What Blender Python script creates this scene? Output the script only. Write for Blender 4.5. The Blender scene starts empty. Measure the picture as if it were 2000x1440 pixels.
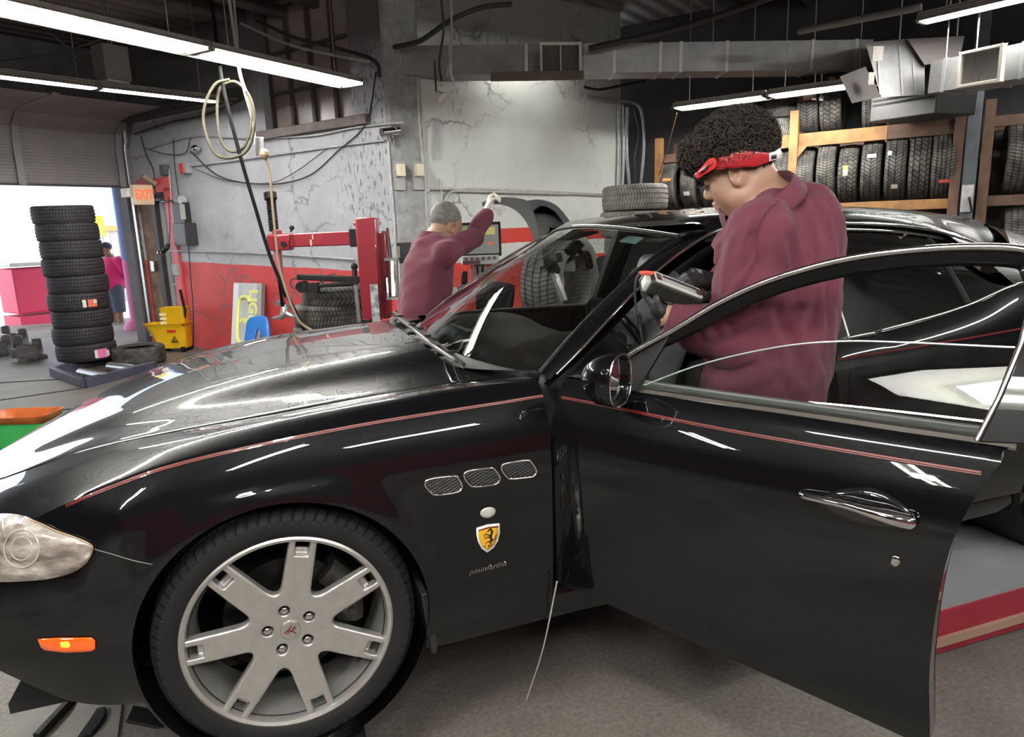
import bpy, bmesh, math, random
import numpy as np
from mathutils import Vector, Matrix
from mathutils.bvhtree import BVHTree

random.seed(7)
rng = np.random.default_rng(7)
sc = bpy.context.scene
COL = sc.collection

# ------------------------------------------------------------------ camera
# world: X runs along the black car (nose at -X), Y away from the camera,
# Z up; Z = 0 is where the car's tyres stand, the shop floor is 0.2 lower.
FOC = 1367.0
PITCH, ROLL, YAW = math.atan(280 / 1367.0), math.radians(2.0), -0.3316
CAM = np.array([0.03, -1.758, 1.363])
FLOOR = -0.2

def _cam_axes():
    cy, sy = math.cos(YAW), math.sin(YAW)
    fwd = np.array([-sy * math.cos(PITCH), cy * math.cos(PITCH), -math.sin(PITCH)])
    right = np.array([cy, sy, 0.0])
    down = np.cross(fwd, right)
    c, s = math.cos(ROLL), math.sin(ROLL)
    return np.array([c * right + s * down, -s * right + c * down, fwd])
CM = _cam_axes()

cam_data = bpy.data.cameras.new('camera')
cam_data.sensor_fit = 'HORIZONTAL'
cam_data.sensor_width = 36.0
cam_data.lens = FOC / 2000.0 * 36.0
cam_data.clip_start = 0.05
cam_data.clip_end = 200
cam = bpy.data.objects.new('camera', cam_data)
COL.objects.link(cam)
_m = Matrix.Identity(4)
for _i in range(3):
    _m[_i][0] = CM[0][_i]; _m[_i][1] = -CM[1][_i]; _m[_i][2] = -CM[2][_i]; _m[_i][3] = CAM[_i]
cam.matrix_world = _m
sc.camera = cam

# ------------------------------------------------------------------ world, sun, exposure
world = bpy.data.worlds.new('world')
sc.world = world
world.use_nodes = True
_bg = world.node_tree.nodes['Background']
_bg.inputs[0].default_value = (0.86, 0.92, 1.0, 1)
_bg.inputs[1].default_value = 1.25
sun_d = bpy.data.lights.new('sun', 'SUN')
sun_d.energy = 1.3
sun_d.angle = 0.02
sun = bpy.data.objects.new('sun', sun_d)
COL.objects.link(sun)
sun.rotation_euler = (math.radians(38), math.radians(-28), 0)
sun.location = (-6, 20, 12)
vs = sc.view_settings
sc.display_settings.display_device = 'sRGB'
vs.view_transform = 'Standard'
vs.look = 'None'
vs.exposure = 1.4
vs.gamma = 1.0
vs.use_curve_mapping = False
sc.cycles.max_bounces = 8
sc.cycles.glossy_bounces = 5
sc.cycles.transparent_max_bounces = 16
sc.cycles.caustics_reflective = False
sc.cycles.caustics_refractive = False
sc.cycles.sample_clamp_indirect = 6.0

# ------------------------------------------------------------------ places: from a line of sight and a known plane to a point
def ray(p):
    return np.array([(p[0] - 1000.0) / FOC, (p[1] - 720.0) / FOC, 1.0]) @ CM
def on_y(p, Y):
    d = ray(p); return CAM + d * ((Y - CAM[1]) / d[1])
def on_z(p, Z):
    d = ray(p); return CAM + d * ((Z - CAM[2]) / d[2])
def on_plane(p, q, n):
    d = ray(p); n = np.asarray(n, float); return CAM + d * (np.dot(np.asarray(q) - CAM, n) / np.dot(d, n))
def at_depth(p, t):
    return CAM + ray(p) * t
def V(a):
    return Vector((float(a[0]), float(a[1]), float(a[2])))
def unit(a):
    a = np.asarray(a, float); return a / np.linalg.norm(a)

# ------------------------------------------------------------------ tagging
def tag(o, label=None, cat=None, group=None, kind=None):
    if label: o['label'] = label
    if cat: o['category'] = cat
    if group: o['group'] = group
    if kind: o['kind'] = kind
    return o
def thing(name, label, cat, loc=(0, 0, 0), group=None, rz=0.0):
    o = bpy.data.objects.new(name, None)
    COL.objects.link(o)
    o.empty_display_size = 0.1
    o.location = V(loc)
    o.rotation_euler = (0, 0, rz)
    return tag(o, label, cat, group)
def dup(root, loc=None, rot=None, label=None, group=None, scale=None):
    r = root.copy(); COL.objects.link(r)
    if loc is not None: r.location = V(loc)
    if rot is not None: r.rotation_euler = rot
    if scale is not None: r.scale = scale
    if label: r['label'] = label
    if group: r['group'] = group
    for ch in list(root.children):
        c = ch.copy(); COL.objects.link(c); c.parent = r
        for g in list(ch.children):
            d = g.copy(); COL.objects.link(d); d.parent = c
    return r

# ------------------------------------------------------------------ mesh builder
class MB:
    """Collects shapes into one mesh, in the coordinates of the parent."""
    def __init__(s):
        s.v = []; s.f = []
    def add(s, verts, faces):
        o = len(s.v)
        s.v.extend([tuple(float(c) for c in v) for v in verts])
        s.f.extend([tuple(i + o for i in f) for f in faces])
        return s
    def box(s, c, size, R=None):
        hx, hy, hz = size[0] / 2, size[1] / 2, size[2] / 2
        vs_ = np.array([(x, y, z) for x in (-hx, hx) for y in (-hy, hy) for z in (-hz, hz)])
        if R is not None: vs_ = vs_ @ np.asarray(R).T
        vs_ = vs_ + np.asarray(c)
        return s.add(vs_, [(0, 1, 3, 2), (4, 6, 7, 5), (0, 4, 5, 1), (2, 3, 7, 6), (0, 2, 6, 4), (1, 5, 7, 3)])
    def bar(s, a, b, w, h, up=(0, 0, 1)):
        """box from a to b, w across, h along 'up'"""
        a = np.asarray(a, float); b = np.asarray(b, float)
        x = unit(b - a); u = np.asarray(up, float)
        y = np.cross(u, x)
        if np.linalg.norm(y) < 1e-6: y = np.cross((0, 1, 0), x)
        y = unit(y); z = np.cross(x, y)
        return s.box((a + b) / 2, (np.linalg.norm(b - a), w, h), np.stack([x, y, z], 1))
    def cyl(s, a, b, r0, r1=None, n=16, cap=True):
        r1 = r0 if r1 is None else r1
        return s.tube([a, b], [r0, r1], n, cap)
    def tube(s, pts, r, n=8, cap=True):
        P = np.asarray(pts, float); m = len(P)
        rr = np.full(m, r, float) if np.isscalar(r) else np.asarray(r, float)
        T = np.zeros_like(P)
        T[1:-1] = P[2:] - P[:-2]; T[0] = P[1] - P[0]; T[-1] = P[-1] - P[-2]
        T /= np.maximum(np.linalg.norm(T, axis=1)[:, None], 1e-9)
        u = np.array([0, 0, 1.0]) if abs(T[0][2]) < .9 else np.array([1.0, 0, 0])
        x = unit(np.cross(u, T[0])); vs_ = []
        ang = np.arange(n) * 2 * math.pi / n
        for i in range(m):
            x = x - T[i] * np.dot(x, T[i]); x = unit(x); y = np.cross(T[i], x)
            vs_.extend(P[i] + rr[i] * (np.cos(a) * x + np.sin(a) * y) for a in ang)
        fs = [(i * n + j, i * n + (j + 1) % n, (i + 1) * n + (j + 1) % n, (i + 1) * n + j) for i in range(m - 1) for j in range(n)]
        if cap:
            fs.append(tuple(range(n - 1, -1, -1))); fs.append(tuple((m - 1) * n + j for j in range(n)))
        return s.add(vs_, fs)
    def lathe(s, prof, c=(0, 0, 0), axis=(0, 0, 1), n=32, closed=False, a0=0.0, a1=2 * math.pi):
        """prof: (radius, height) pairs about axis through c"""
        ax = unit(axis); u = np.array([0, 0, 1.0]) if abs(ax[2]) < .9 else np.array([1.0, 0, 0])
        x = unit(np.cross(u, ax)); y = np.cross(ax, x); c = np.asarray(c, float)
        full = abs(a1 - a0 - 2 * math.pi) < 1e-6
        k = n if full else n + 1
        vs_ = []
        for j in range(k):
            a = a0 + (a1 - a0) * j / n
            d = math.cos(a) * x + math.sin(a) * y
            vs_.extend(c + r * d + h * ax for r, h in prof)
        m = len(prof); fs = []
        for j in range(n):
            j2 = (j + 1) % k
            for i in range(m if closed else m - 1):
                i2 = (i + 1) % m
                fs.append((j * m + i, j2 * m + i, j2 * m + i2, j * m + i2))
        return s.add(vs_, fs)
    def grid(s, G, wrap_u=False, wrap_v=False, flip=False):
        G = np.asarray(G, float); a, b = G.shape[:2]
        fs = []
        for i in range(a if wrap_u else a - 1):
            for j in range(b if wrap_v else b - 1):
                q = (i * b + j, ((i + 1) % a) * b + j, ((i + 1) % a) * b + (j + 1) % b, i * b + (j + 1) % b)
                fs.append(q[::-1] if flip else q)
        return s.add(G.reshape(-1, 3), fs)
    def ell(s, c, r, R=None, nu=16, nv=10):
        vs_ = []
        for i in range(nv + 1):
            t = math.pi * i / nv
            for j in range(nu):
                p = 2 * math.pi * j / nu
                vs_.append((r[0] * math.sin(t) * math.cos(p), r[1] * math.sin(t) * math.sin(p), r[2] * math.cos(t)))
        vs_ = np.array(vs_)
        if R is not None: vs_ = vs_ @ np.asarray(R).T
        vs_ = vs_ + np.asarray(c)
        fs = [(i * nu + j, (i + 1) * nu + j, (i + 1) * nu + (j + 1) % nu, i * nu + (j + 1) % nu) for i in range(nv) for j in range(nu)]
        return s.add(vs_, fs)
    def prism(s, poly, o, x, y, d):
        """polygon in the (x, y) frame at o, pushed along d"""
        o = np.asarray(o, float); x = np.asarray(x, float); y = np.asarray(y, float); d = np.asarray(d, float)
        n = len(poly)
        a = [o + p[0] * x + p[1] * y for p in poly]
        vs_ = a + [p + d for p in a]
        fs = [tuple(range(n - 1, -1, -1)), tuple(range(n, 2 * n))] + [(i, (i + 1) % n, n + (i + 1) % n, n + i) for i in range(n)]
        return s.add(vs_, fs)
    def build(s, name, mat, parent=None, smooth=30, sub=0, bevel=0.0, solid=0.0, offset=-1.0):
        me = bpy.data.meshes.new(name)
        me.from_pydata(s.v, [], s.f)
        bm = bmesh.new(); bm.from_mesh(me)
        bmesh.ops.remove_doubles(bm, verts=bm.verts, dist=1e-6)
        bmesh.ops.recalc_face_normals(bm, faces=bm.faces)
        if smooth is not None:
            lim = math.radians(smooth)
            for f in bm.faces: f.smooth = True
            for e in bm.edges:
                if len(e.link_faces) == 2 and e.calc_face_angle(0) > lim: e.smooth = False
        bm.to_mesh(me); bm.free()
        o = bpy.data.objects.new(name, me)
        COL.objects.link(o)
        if mat is not None:
            for m_ in (mat if isinstance(mat, (list, tuple)) else [mat]): me.materials.append(m_)
        if parent is not None: o.parent = parent
        if bevel:
            b = o.modifiers.new('bevel', 'BEVEL'); b.width = bevel; b.segments = 2; b.limit_method = 'ANGLE'; b.angle_limit = math.radians(40)
            b.harden_normals = False
        if solid:
            b = o.modifiers.new('solid', 'SOLIDIFY'); b.thickness = solid; b.offset = offset
        if sub:
            b = o.modifiers.new('sub', 'SUBSURF'); b.levels = sub; b.render_levels = sub
        return o

def crom(pts, n, closed=False):
    """Catmull-Rom through pts, n samples"""
    P = np.asarray(pts, float)
    if closed: P = np.vstack([P[-1], P, P[0], P[1]])
    else: P = np.vstack([2 * P[0] - P[1], P, 2 * P[-1] - P[-2]])
    m = len(P) - 3
    out = []
    for t in (np.linspace(0, m, n, endpoint=not closed)):
        i = min(int(t), m - 1); u = t - i
        a, b, c, d = P[i], P[i + 1], P[i + 2], P[i + 3]
        out.append(0.5 * ((2 * b) + (-a + c) * u + (2 * a - 5 * b + 4 * c - d) * u * u + (-a + 3 * b - 3 * c + d) * u ** 3))
    return np.array(out)
def smooth_fn(xs, ys):
    """monotone-ish cubic through (xs, ys)"""
    xs = np.asarray(xs, float); ys = np.asarray(ys, float)
    d = np.diff(ys) / np.diff(xs); m = np.zeros_like(ys)
    m[0], m[-1] = d[0], d[-1]
    for i in range(1, len(xs) - 1):
        m[i] = 0 if d[i - 1] * d[i] < 0 else (d[i - 1] + d[i]) / 2
    def f(x):
        x = np.clip(x, xs[0], xs[-1]); i = int(np.clip(np.searchsorted(xs, x) - 1, 0, len(xs) - 2))
        h = xs[i + 1] - xs[i]; t = (x - xs[i]) / h
        return ((2 * t ** 3 - 3 * t * t + 1) * ys[i] + (t ** 3 - 2 * t * t + t) * h * m[i] + (-2 * t ** 3 + 3 * t * t) * ys[i + 1] + (t ** 3 - t * t) * h * m[i + 1])
    return f

# ------------------------------------------------------------------ materials
MATS = {}
def mat(name, color=(.5, .5, .5), rough=.5, metal=0.0, spec=.5, coat=0.0, coat_rough=.03, emit=None, emit_s=0.0, noise=0.0, nscale=6.0, bump=0.0, bscale=40.0, color2=None, trans=0.0, sheen=0.0, sss=0.0, rough_var=0.0):
    if name in MATS: return MATS[name]
    m = bpy.data.materials.new(name); m.use_nodes = True
    nt = m.node_tree; b = nt.nodes['Principled BSDF']
    b.inputs['Base Color'].default_value = (*color, 1)
    b.inputs['Roughness'].default_value = rough
    b.inputs['Metallic'].default_value = metal
    b.inputs['Specular IOR Level'].default_value = spec
    b.inputs['Coat Weight'].default_value = coat
    b.inputs['Coat Roughness'].default_value = coat_rough
    if sheen: b.inputs['Sheen Weight'].default_value = sheen
    if sss:
        b.inputs['Subsurface Weight'].default_value = sss
        b.inputs['Subsurface Radius'].default_value = (.01, .004, .002)
        b.inputs['Subsurface Scale'].default_value = 1.0
    if trans: b.inputs['Transmission Weight'].default_value = trans
    if emit is not None:
        b.inputs['Emission Color'].default_value = (*emit, 1); b.inputs['Emission Strength'].default_value = emit_s
    if noise or bump or rough_var:
        tc = nt.nodes.new('ShaderNodeTexCoord')
        if noise or rough_var:
            n1 = nt.nodes.new('ShaderNodeTexNoise'); n1.inputs['Scale'].default_value = nscale; n1.inputs['Detail'].default_value = 6; n1.inputs['Roughness'].default_value = .6
            nt.links.new(tc.outputs['Object'], n1.inputs['Vector'])
            ramp = nt.nodes.new('ShaderNodeMapRange'); ramp.inputs[1].default_value = .32; ramp.inputs[2].default_value = .68
            nt.links.new(n1.outputs['Fac'], ramp.inputs[0])
        if noise:
            mx = nt.nodes.new('ShaderNodeMix'); mx.data_type = 'RGBA'
            c2 = color2 if color2 is not None else tuple(max(0, c * (1 - noise)) for c in color)
            mx.inputs[6].default_value = (*color, 1); mx.inputs[7].default_value = (*c2, 1)
            if color2 is not None:
                mm = nt.nodes.new('ShaderNodeMath'); mm.operation = 'MULTIPLY'; mm.inputs[1].default_value = noise
                nt.links.new(ramp.outputs[0], mm.inputs[0]); nt.links.new(mm.outputs[0], mx.inputs[0])
            else: nt.links.new(ramp.outputs[0], mx.inputs[0])
            nt.links.new(mx.outputs[2], b.inputs['Base Color'])
        if rough_var:
            mr = nt.nodes.new('ShaderNodeMapRange'); mr.inputs[3].default_value = max(0, rough - rough_var); mr.inputs[4].default_value = min(1, rough + rough_var)
            nt.links.new(ramp.outputs[0], mr.inputs[0]); nt.links.new(mr.outputs[0], b.inputs['Roughness'])
        if bump:
            n2 = nt.nodes.new('ShaderNodeTexNoise'); n2.inputs['Scale'].default_value = bscale; n2.inputs['Detail'].default_value = 5
            nt.links.new(tc.outputs['Object'], n2.inputs['Vector'])
            bp = nt.nodes.new('ShaderNodeBump'); bp.inputs['Strength'].default_value = bump; bp.inputs['Distance'].default_value = .01
            nt.links.new(n2.outputs['Fac'], bp.inputs['Height']); nt.links.new(bp.outputs[0], b.inputs['Normal'])
    MATS[name] = m
    return m
def glass(name, tint=(.8, .85, .83), refl=1.0, rough=0.0):
    """thin pane: clear, tinted, with a mirror-like reflection that grows at grazing angles"""
    m = bpy.data.materials.new(name); m.use_nodes = True
    nt = m.node_tree; nt.nodes.clear()
    out = nt.nodes.new('ShaderNodeOutputMaterial'); mix = nt.nodes.new('ShaderNodeMixShader')
    tr = nt.nodes.new('ShaderNodeBsdfTransparent'); tr.inputs[0].default_value = (*tint, 1)
    gl = nt.nodes.new('ShaderNodeBsdfGlossy'); gl.inputs['Roughness'].default_value = rough
    fr = nt.nodes.new('ShaderNodeFresnel'); fr.inputs['IOR'].default_value = 1.5
    mul = nt.nodes.new('ShaderNodeMath'); mul.operation = 'MULTIPLY'; mul.inputs[1].default_value = 1.7 * refl; mul.use_clamp = True
    nt.links.new(fr.outputs[0], mul.inputs[0]); nt.links.new(mul.outputs[0], mix.inputs[0])
    nt.links.new(tr.outputs[0], mix.inputs[1]); nt.links.new(gl.outputs[0], mix.inputs[2])
    nt.links.new(mix.outputs[0], out.inputs[0])
    return m

M_PAINT = mat('car_paint', (.0028, .0031, .0042), rough=.3, spec=.06, coat=1.0, coat_rough=.015)
M_BLACK = mat('black_plastic', (.007, .007, .0075), rough=.5, spec=.3, bump=.1, bscale=300)
M_RUBBER = mat('black_rubber', (.016, .016, .017), rough=.65)
M_CHROME = mat('chrome', (.72, .72, .73), rough=.08, metal=1)
M_STEEL = mat('steel', (.45, .45, .45), rough=.35, metal=1, noise=.3, nscale=20)
M_DARK = mat('dark_void', (.006, .006, .006), rough=.9)
M_WHITE = mat('white_paint', (.75, .74, .70), rough=.5, noise=.15, nscale=12)
# ------------------------------------------------------------------ implicit surfaces (one continuous skin from blended volumes)
def sdf_mesh(fn, lo, hi, h):
    lo = np.asarray(lo, float); hi = np.asarray(hi, float)
    n = np.maximum(np.ceil((hi - lo) / h).astype(int) + 1, 4)
    ax = [lo[i] + h * np.arange(n[i]) for i in range(3)]
    D = np.empty(tuple(n), np.float32)
    YY, ZZ = np.meshgrid(ax[1], ax[2], indexing='ij')
    step = max(1, 400000 // (n[1] * n[2]))
    for i in range(0, n[0], step):
        xs = ax[0][i:i + step]
        P = np.empty((len(xs), n[1], n[2], 3))
        P[..., 0] = xs[:, None, None]; P[..., 1] = YY[None]; P[..., 2] = ZZ[None]
        D[i:i + step] = fn(P.reshape(-1, 3)).reshape(len(xs), n[1], n[2])
    S = D < 0
    cs = np.zeros(tuple(n - 1), np.int8)
    for a in (0, 1):
        for b in (0, 1):
            for c in (0, 1):
                cs += S[a:n[0] - 1 + a, b:n[1] - 1 + b, c:n[2] - 1 + c]
    act = np.argwhere((cs > 0) & (cs < 8))
    idx = -np.ones(tuple(n - 1), np.int64); idx[act[:, 0], act[:, 1], act[:, 2]] = np.arange(len(act))
    acc = np.zeros((len(act), 3)); cnt = np.zeros(len(act))
    cor = [(a, b, c) for a in (0, 1) for b in (0, 1) for c in (0, 1)]
    for p in cor:
        for k in range(3):
            if p[k]: continue
            q = list(p); q[k] = 1
            d0 = D[act[:, 0] + p[0], act[:, 1] + p[1], act[:, 2] + p[2]]
            d1 = D[act[:, 0] + q[0], act[:, 1] + q[1], act[:, 2] + q[2]]
            m = (d0 < 0) != (d1 < 0)
            t = np.where(m, d0 / np.where(m, d0 - d1, 1), 0)
            pos = np.tile(np.array(p, float), (len(act), 1)); pos[:, k] = t
            acc[m] += pos[m]; cnt[m] += 1
    Vt = lo + (act + acc / cnt[:, None]) * h
    F = []
    for k in range(3):
        u, w = (k + 1) % 3, (k + 2) % 3
        sl0 = [slice(None)] * 3; sl1 = [slice(None)] * 3
        sl0[k] = slice(0, n[k] - 1); sl1[k] = slice(1, n[k])
        A = S[tuple(sl0)]; B = S[tuple(sl1)]
        e = np.argwhere(A != B)
        e = e[(e[:, u] > 0) & (e[:, w] > 0) & (e[:, u] < n[u] - 1) & (e[:, w] < n[w] - 1)]
        ins = A[e[:, 0], e[:, 1], e[:, 2]]
        def cell(du, dw):
            c = e.copy(); c[:, u] += du; c[:, w] += dw
            return idx[c[:, 0], c[:, 1], c[:, 2]]
        q = np.stack([cell(-1, -1), cell(0, -1), cell(0, 0), cell(-1, 0)], 1)
        q[~ins] = q[~ins][:, ::-1]
        F.append(q)
    return Vt, np.concatenate(F)
def smin(a, b, k):
    if k <= 0: return np.minimum(a, b)
    h = np.clip(.5 + .5 * (b - a) / k, 0, 1)
    return b * (1 - h) + a * h - k * h * (1 - h)
def smax(a, b, k):
    return -smin(-a, -b, k)
def d_cap(P, a, b, ra, rb):
    a = np.asarray(a, float); b = np.asarray(b, float); ab = b - a
    t = np.clip(((P - a) @ ab) / np.dot(ab, ab), 0, 1)
    return np.linalg.norm(P - a - t[:, None] * ab, axis=1) - (ra + (rb - ra) * t)
def d_chain(P, pts, rs, k=0.0):
    d = None
    for i in range(len(pts) - 1):
        c = d_cap(P, pts[i], pts[i + 1], rs[i], rs[i + 1])
        d = c if d is None else smin(d, c, k)
    return d
def d_ell(P, c, r, R=None):
    q = P - np.asarray(c)
    if R is not None: q = q @ np.asarray(R)
    r = np.asarray(r, float)
    k0 = np.linalg.norm(q / r, axis=1); k1 = np.linalg.norm(q / (r * r), axis=1)
    return k0 * (k0 - 1) / np.maximum(k1, 1e-9)
def d_box(P, c, b, R=None, r=0.0):
    q = P - np.asarray(c)
    if R is not None: q = q @ np.asarray(R)
    q = np.abs(q) - (np.asarray(b) - r)
    return np.linalg.norm(np.maximum(q, 0), axis=1) + np.minimum(q.max(1), 0) - r
def rot_xyz(ax, ay, az):
    return np.array(Matrix.Rotation(az, 3, 'Z') @ Matrix.Rotation(ay, 3, 'Y') @ Matrix.Rotation(ax, 3, 'X'))
def blob(name, fn, lo, hi, h, m, parent=None):
    v, f = sdf_mesh(fn, lo, hi, h)
    me = bpy.data.meshes.new(name)
    me.from_pydata(v.tolist(), [], f.tolist())
    me.polygons.foreach_set('use_smooth', np.ones(len(me.polygons), bool))
    me.update()
    o = bpy.data.objects.new(name, me); COL.objects.link(o)
    for q in (m if isinstance(m, (list, tuple)) else [m]): me.materials.append(q)
    if parent is not None: o.parent = parent
    return o
# ================================================================== the black car
YC = 0.93                                     # centre line
car = thing('car', 'black four-door sports saloon with its front door swung open, red pinstripe', 'car', (0, 0, 0))

f_ys = smooth_fn([-.97, -.955, -.93, -.88, -.8, -.7, -.6, -.5, -.4, -.2, 0, .4, .8, 1.3, 1.9, 2.7, 3.3, 3.8, 4.05], [.93, .68, .5, .36, .245, .165, .11, .08, .062, .050, .046, .048, .050, .047, .045, .04, .05, .12, .25])
f_yo = smooth_fn([-1.0, -.985, -.96, -.91, -.83, -.72, -.6, -.5, -.4, -.25, 0, .3, .745, 1.3, 1.9, 2.7, 3.3, 3.8, 4.05], [.93, .68, .47, .32, .2, .115, .058, .024, .006, -.006, -.012, -.006, 0, -.004, -.004, -.012, .01, .09, .24])
f_zs = smooth_fn([-.97, -.9, -.8, -.7, -.6, -.48, -.37, -.25, -.03, .26, .42, .63, .75, 1.3, 1.8, 2.3, 2.8, 3.4, 4.05], [.55, .565, .60, .645, .692, .748, .788, .822, .853, .873, .878, .884, .888, .880, .885, .905, .93, .94, .90])
f_zc = smooth_fn([-.97, -.9, -.8, -.7, -.6, -.48, -.37, -.25, -.03, .29, .58, .8], [.575, .60, .64, .682, .725, .775, .812, .845, .880, .905, .916, .918])
f_yh = smooth_fn([-.97, -.85, -.75, -.66, -.48, -.28, -.03, .3, .55, .8], [.93, .70, .52, .42, .33, .27, .24, .225, .22, .18])
f_zh = smooth_fn([-.97, -.85, -.75, -.66, -.48, -.28, -.03, .31, .55, .8], [.60, .66, .70, .742, .806, .842, .868, .897, .910, .914])
f_zr = smooth_fn([-.97, -.85, -.7, -.5, -.25, 0, .3, .55], [.62, .68, .748, .822, .885, .925, .955, .972])

def side_profile(X, t):
    """t 0..1 from rocker bottom to the pinstripe: inset from the widest line, height"""
    zs = f_zs(X); zb = f_zb(X)
    return zb + (zs - zb) * t
f_zb = smooth_fn([-1.0, -.8, -.7, -.6, -.53, -.41, -.3, .3, .38, .75, 1.3, 1.9, 2.7, 3.4, 4.05], [.40, .39, .365, .30, .25, .213, .21, .19, .165, .175, .18, .18, .19, .22, .3])
_ins = smooth_fn([.16, .21, .28, .36, .46, .6, .71, .77, .81, .85, .888], [.10, .05, .022, .010, .004, 0, .002, .007, .015, .031, .050])

def side_point(X, z):
    zs = f_zs(X)
    if X > -.35:
        zz = z + (.888 - zs) * max(0.0, min(1.0, (z - .5) / max(zs - .5, .05)))
        Y = f_yo(X) + _ins(zz) * (1 if z > .5 else 1) + (f_ys(X) - .05) * max(0, (zz - .8) / .088)
    else:
        k = max(0, min(1, (z - .42) / (zs - .42)))
        k2 = max(0, min(1, (.42 - z) / .25))
        Y = f_yo(X) + (f_ys(X) - f_yo(X)) * k ** 1.9 + .06 * k2 ** 2
        if X > -.45:
            w = (-.35 - X) / .1
            zz = z + (.888 - zs) * max(0.0, min(1.0, (z - .5) / max(zs - .5, .05)))
            Y = w * Y + (1 - w) * (f_yo(X) + _ins(zz) + (f_ys(X) - .05) * max(0, (zz - .8) / .088))
    return (X, Y, z)
ARC_C, ARC_R = (0.0, .338), .368
def arch_flare(X, z):
    d = math.hypot(X - ARC_C[0], z - ARC_C[1])
    return -.012 * math.exp(-((d - ARC_R) / .05) ** 2) if z < .74 else -.012 * math.exp(-((d - ARC_R) / .03) ** 2)

def mirror(G):
    G = np.array(G, float); G[..., 1] = 2 * YC - G[..., 1]; return G
def cut_arch(name, G, m, keep, both=False, arch=(ARC_C, ARC_R), thick=0.0):
    """grid G -> mesh, faces inside the wheel arch removed and the edge pulled onto the arch circle"""
    G = np.array(G, float); a, b = G.shape[:2]
    d = np.hypot(G[..., 0] - arch[0][0], G[..., 2] - arch[0][1])
    ins = d < arch[1]
    Gm = G.copy()
    dirx = (G[..., 0] - arch[0][0]) / np.maximum(d, 1e-6); dirz = (G[..., 2] - arch[0][1]) / np.maximum(d, 1e-6)
    near = ins & (d > arch[1] - .03)
    Gm[..., 0] = np.where(near, arch[0][0] + dirx * arch[1], Gm[..., 0]); Gm[..., 2] = np.where(near, arch[0][1] + dirz * arch[1], Gm[..., 2])
    hard = ins & ~near
    mb = MB(); fs = []
    for i in range(a - 1):
        for j in range(b - 1):
            q = [(i, j), (i + 1, j), (i + 1, j + 1), (i, j + 1)]
            if any(hard[p] for p in q): continue
            if all(ins[p] for p in q): continue
            if not keep(*np.mean([G[p] for p in q], axis=0)): continue
            fs.append(tuple(p[0] * b + p[1] for p in q))
    for M_ in ((Gm, mirror(Gm)) if both else (Gm,)):
        used = sorted({i for f in fs for i in f}); mp = {k: n for n, k in enumerate(used)}
        flat = M_.reshape(-1, 3)
        mb.add([flat[k] for k in used], [tuple(mp[i] for i in f) for f in fs])
    return mb

# ---- front fenders and bumper: one grid from the nose to the door seam
XS = np.concatenate([np.array([-.97, -.968, -.962, -.952, -.938, -.918, -.89, -.86, -.83, -.80, -.77, -.74, -.71]), np.arange(-.69, .742, .012), [.7445]])
NZ = 58
GA = []
for X in XS:
    zb, zs = f_zb(X), f_zs(X); row = []
    for k in range(NZ):
        z = zb + (zs - zb) * k / (NZ - 1)
        p = list(side_point(X, z)); p[1] += arch_flare(X, z); row.append(p)
    # over the crown to the hood line
    P0 = row[-1]; yh, zh, zc, ys = f_yh(X), f_zh(X), f_zc(X), f_ys(X)
    c = crom([row[-3], P0, (X, ys + (yh - ys) * .30, zc - .004), (X, ys + (yh - ys) * .62, (zc * .5 + zh * .5) + .002), (X, yh, zh)], 25)
    row += [tuple(q) for q in c[7:]]
    GA.append(row)
GA = np.array(GA)
def zseam(X):
    return .645 + (X + .43) * (-.36) if X > -.43 else .645 + (-.43 - X) * .12
is_bumper = lambda x, y, z: x < -.26 and z < zseam(x)
bump = cut_arch('front_bumper', GA, M_PAINT, is_bumper, both=True)
front_bumper = bump.build('front_bumper', M_PAINT, car, smooth=40)
fend = cut_arch('front_fender', GA, M_PAINT, lambda x, y, z: not is_bumper(x, y, z))
front_fender = fend.build('front_fender', M_PAINT, car, smooth=40)
fend2 = MB(); fend2.add(mirror(np.array(fend.v)), fend.f)
fend2.build('front_fender', M_PAINT, car, smooth=40)
# bvh of the near flank for everything that lies on it
def bvh_of(G):
    G = np.asarray(G); a, b = G.shape[:2]
    vv = [Vector(p) for p in G.reshape(-1, 3)]
    ff = [(i * b + j, (i + 1) * b + j, (i + 1) * b + j + 1, i * b + j + 1) for i in range(a - 1) for j in range(b - 1)]
    return BVHTree.FromPolygons(vv, ff)
BV_A = bvh_of(GA)
# oval grille with upright bars in the nose
def nose_x(y, z, off):
    h = BV_A.ray_cast(Vector((-2, y if y <= YC else 2 * YC - y, z)), Vector((1, 0, 0)))[0]
    return (h.x if h else -.95) - off
gb = MB(); ring = []
for a in np.linspace(0, 2 * math.pi, 48):
    y, z = YC + .40 * math.cos(a), .47 + .085 * math.sin(a); ring.append((nose_x(y, z, .006), y, z))
gb.tube(ring, .011, 8, cap=False); grl = gb.build('grille', M_CHROME, car, smooth=80)
gb = MB(); gb.add([(x - .001, y, z) for x, y, z in ring[:-1]], [tuple(range(47))]); gb.build('grille_mouth', M_DARK, grl)
for k in range(13):
    y = YC - .36 + .06 * k; hz = .085 * math.sqrt(max(0, 1 - ((y - YC) / .40) ** 2)); gb = MB(); gb.bar((nose_x(y, .47, .012), y, .47 - hz), (nose_x(y, .47, .012), y, .47 + hz), .012, .02, up=(1, 0, 0)); gb.build('grille_bar', M_CHROME, grl)
def skin_hit(p, bv, off):
    """the point where the line of sight p meets a body panel, lifted 'off' above it"""
    d = Vector(ray(p)).normalized()
    h, n, i, t = bv.ray_cast(Vector(CAM), d)
    if h is None: return None
    if n.dot(d) > 0: n = -n
    return h + n * off
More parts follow.
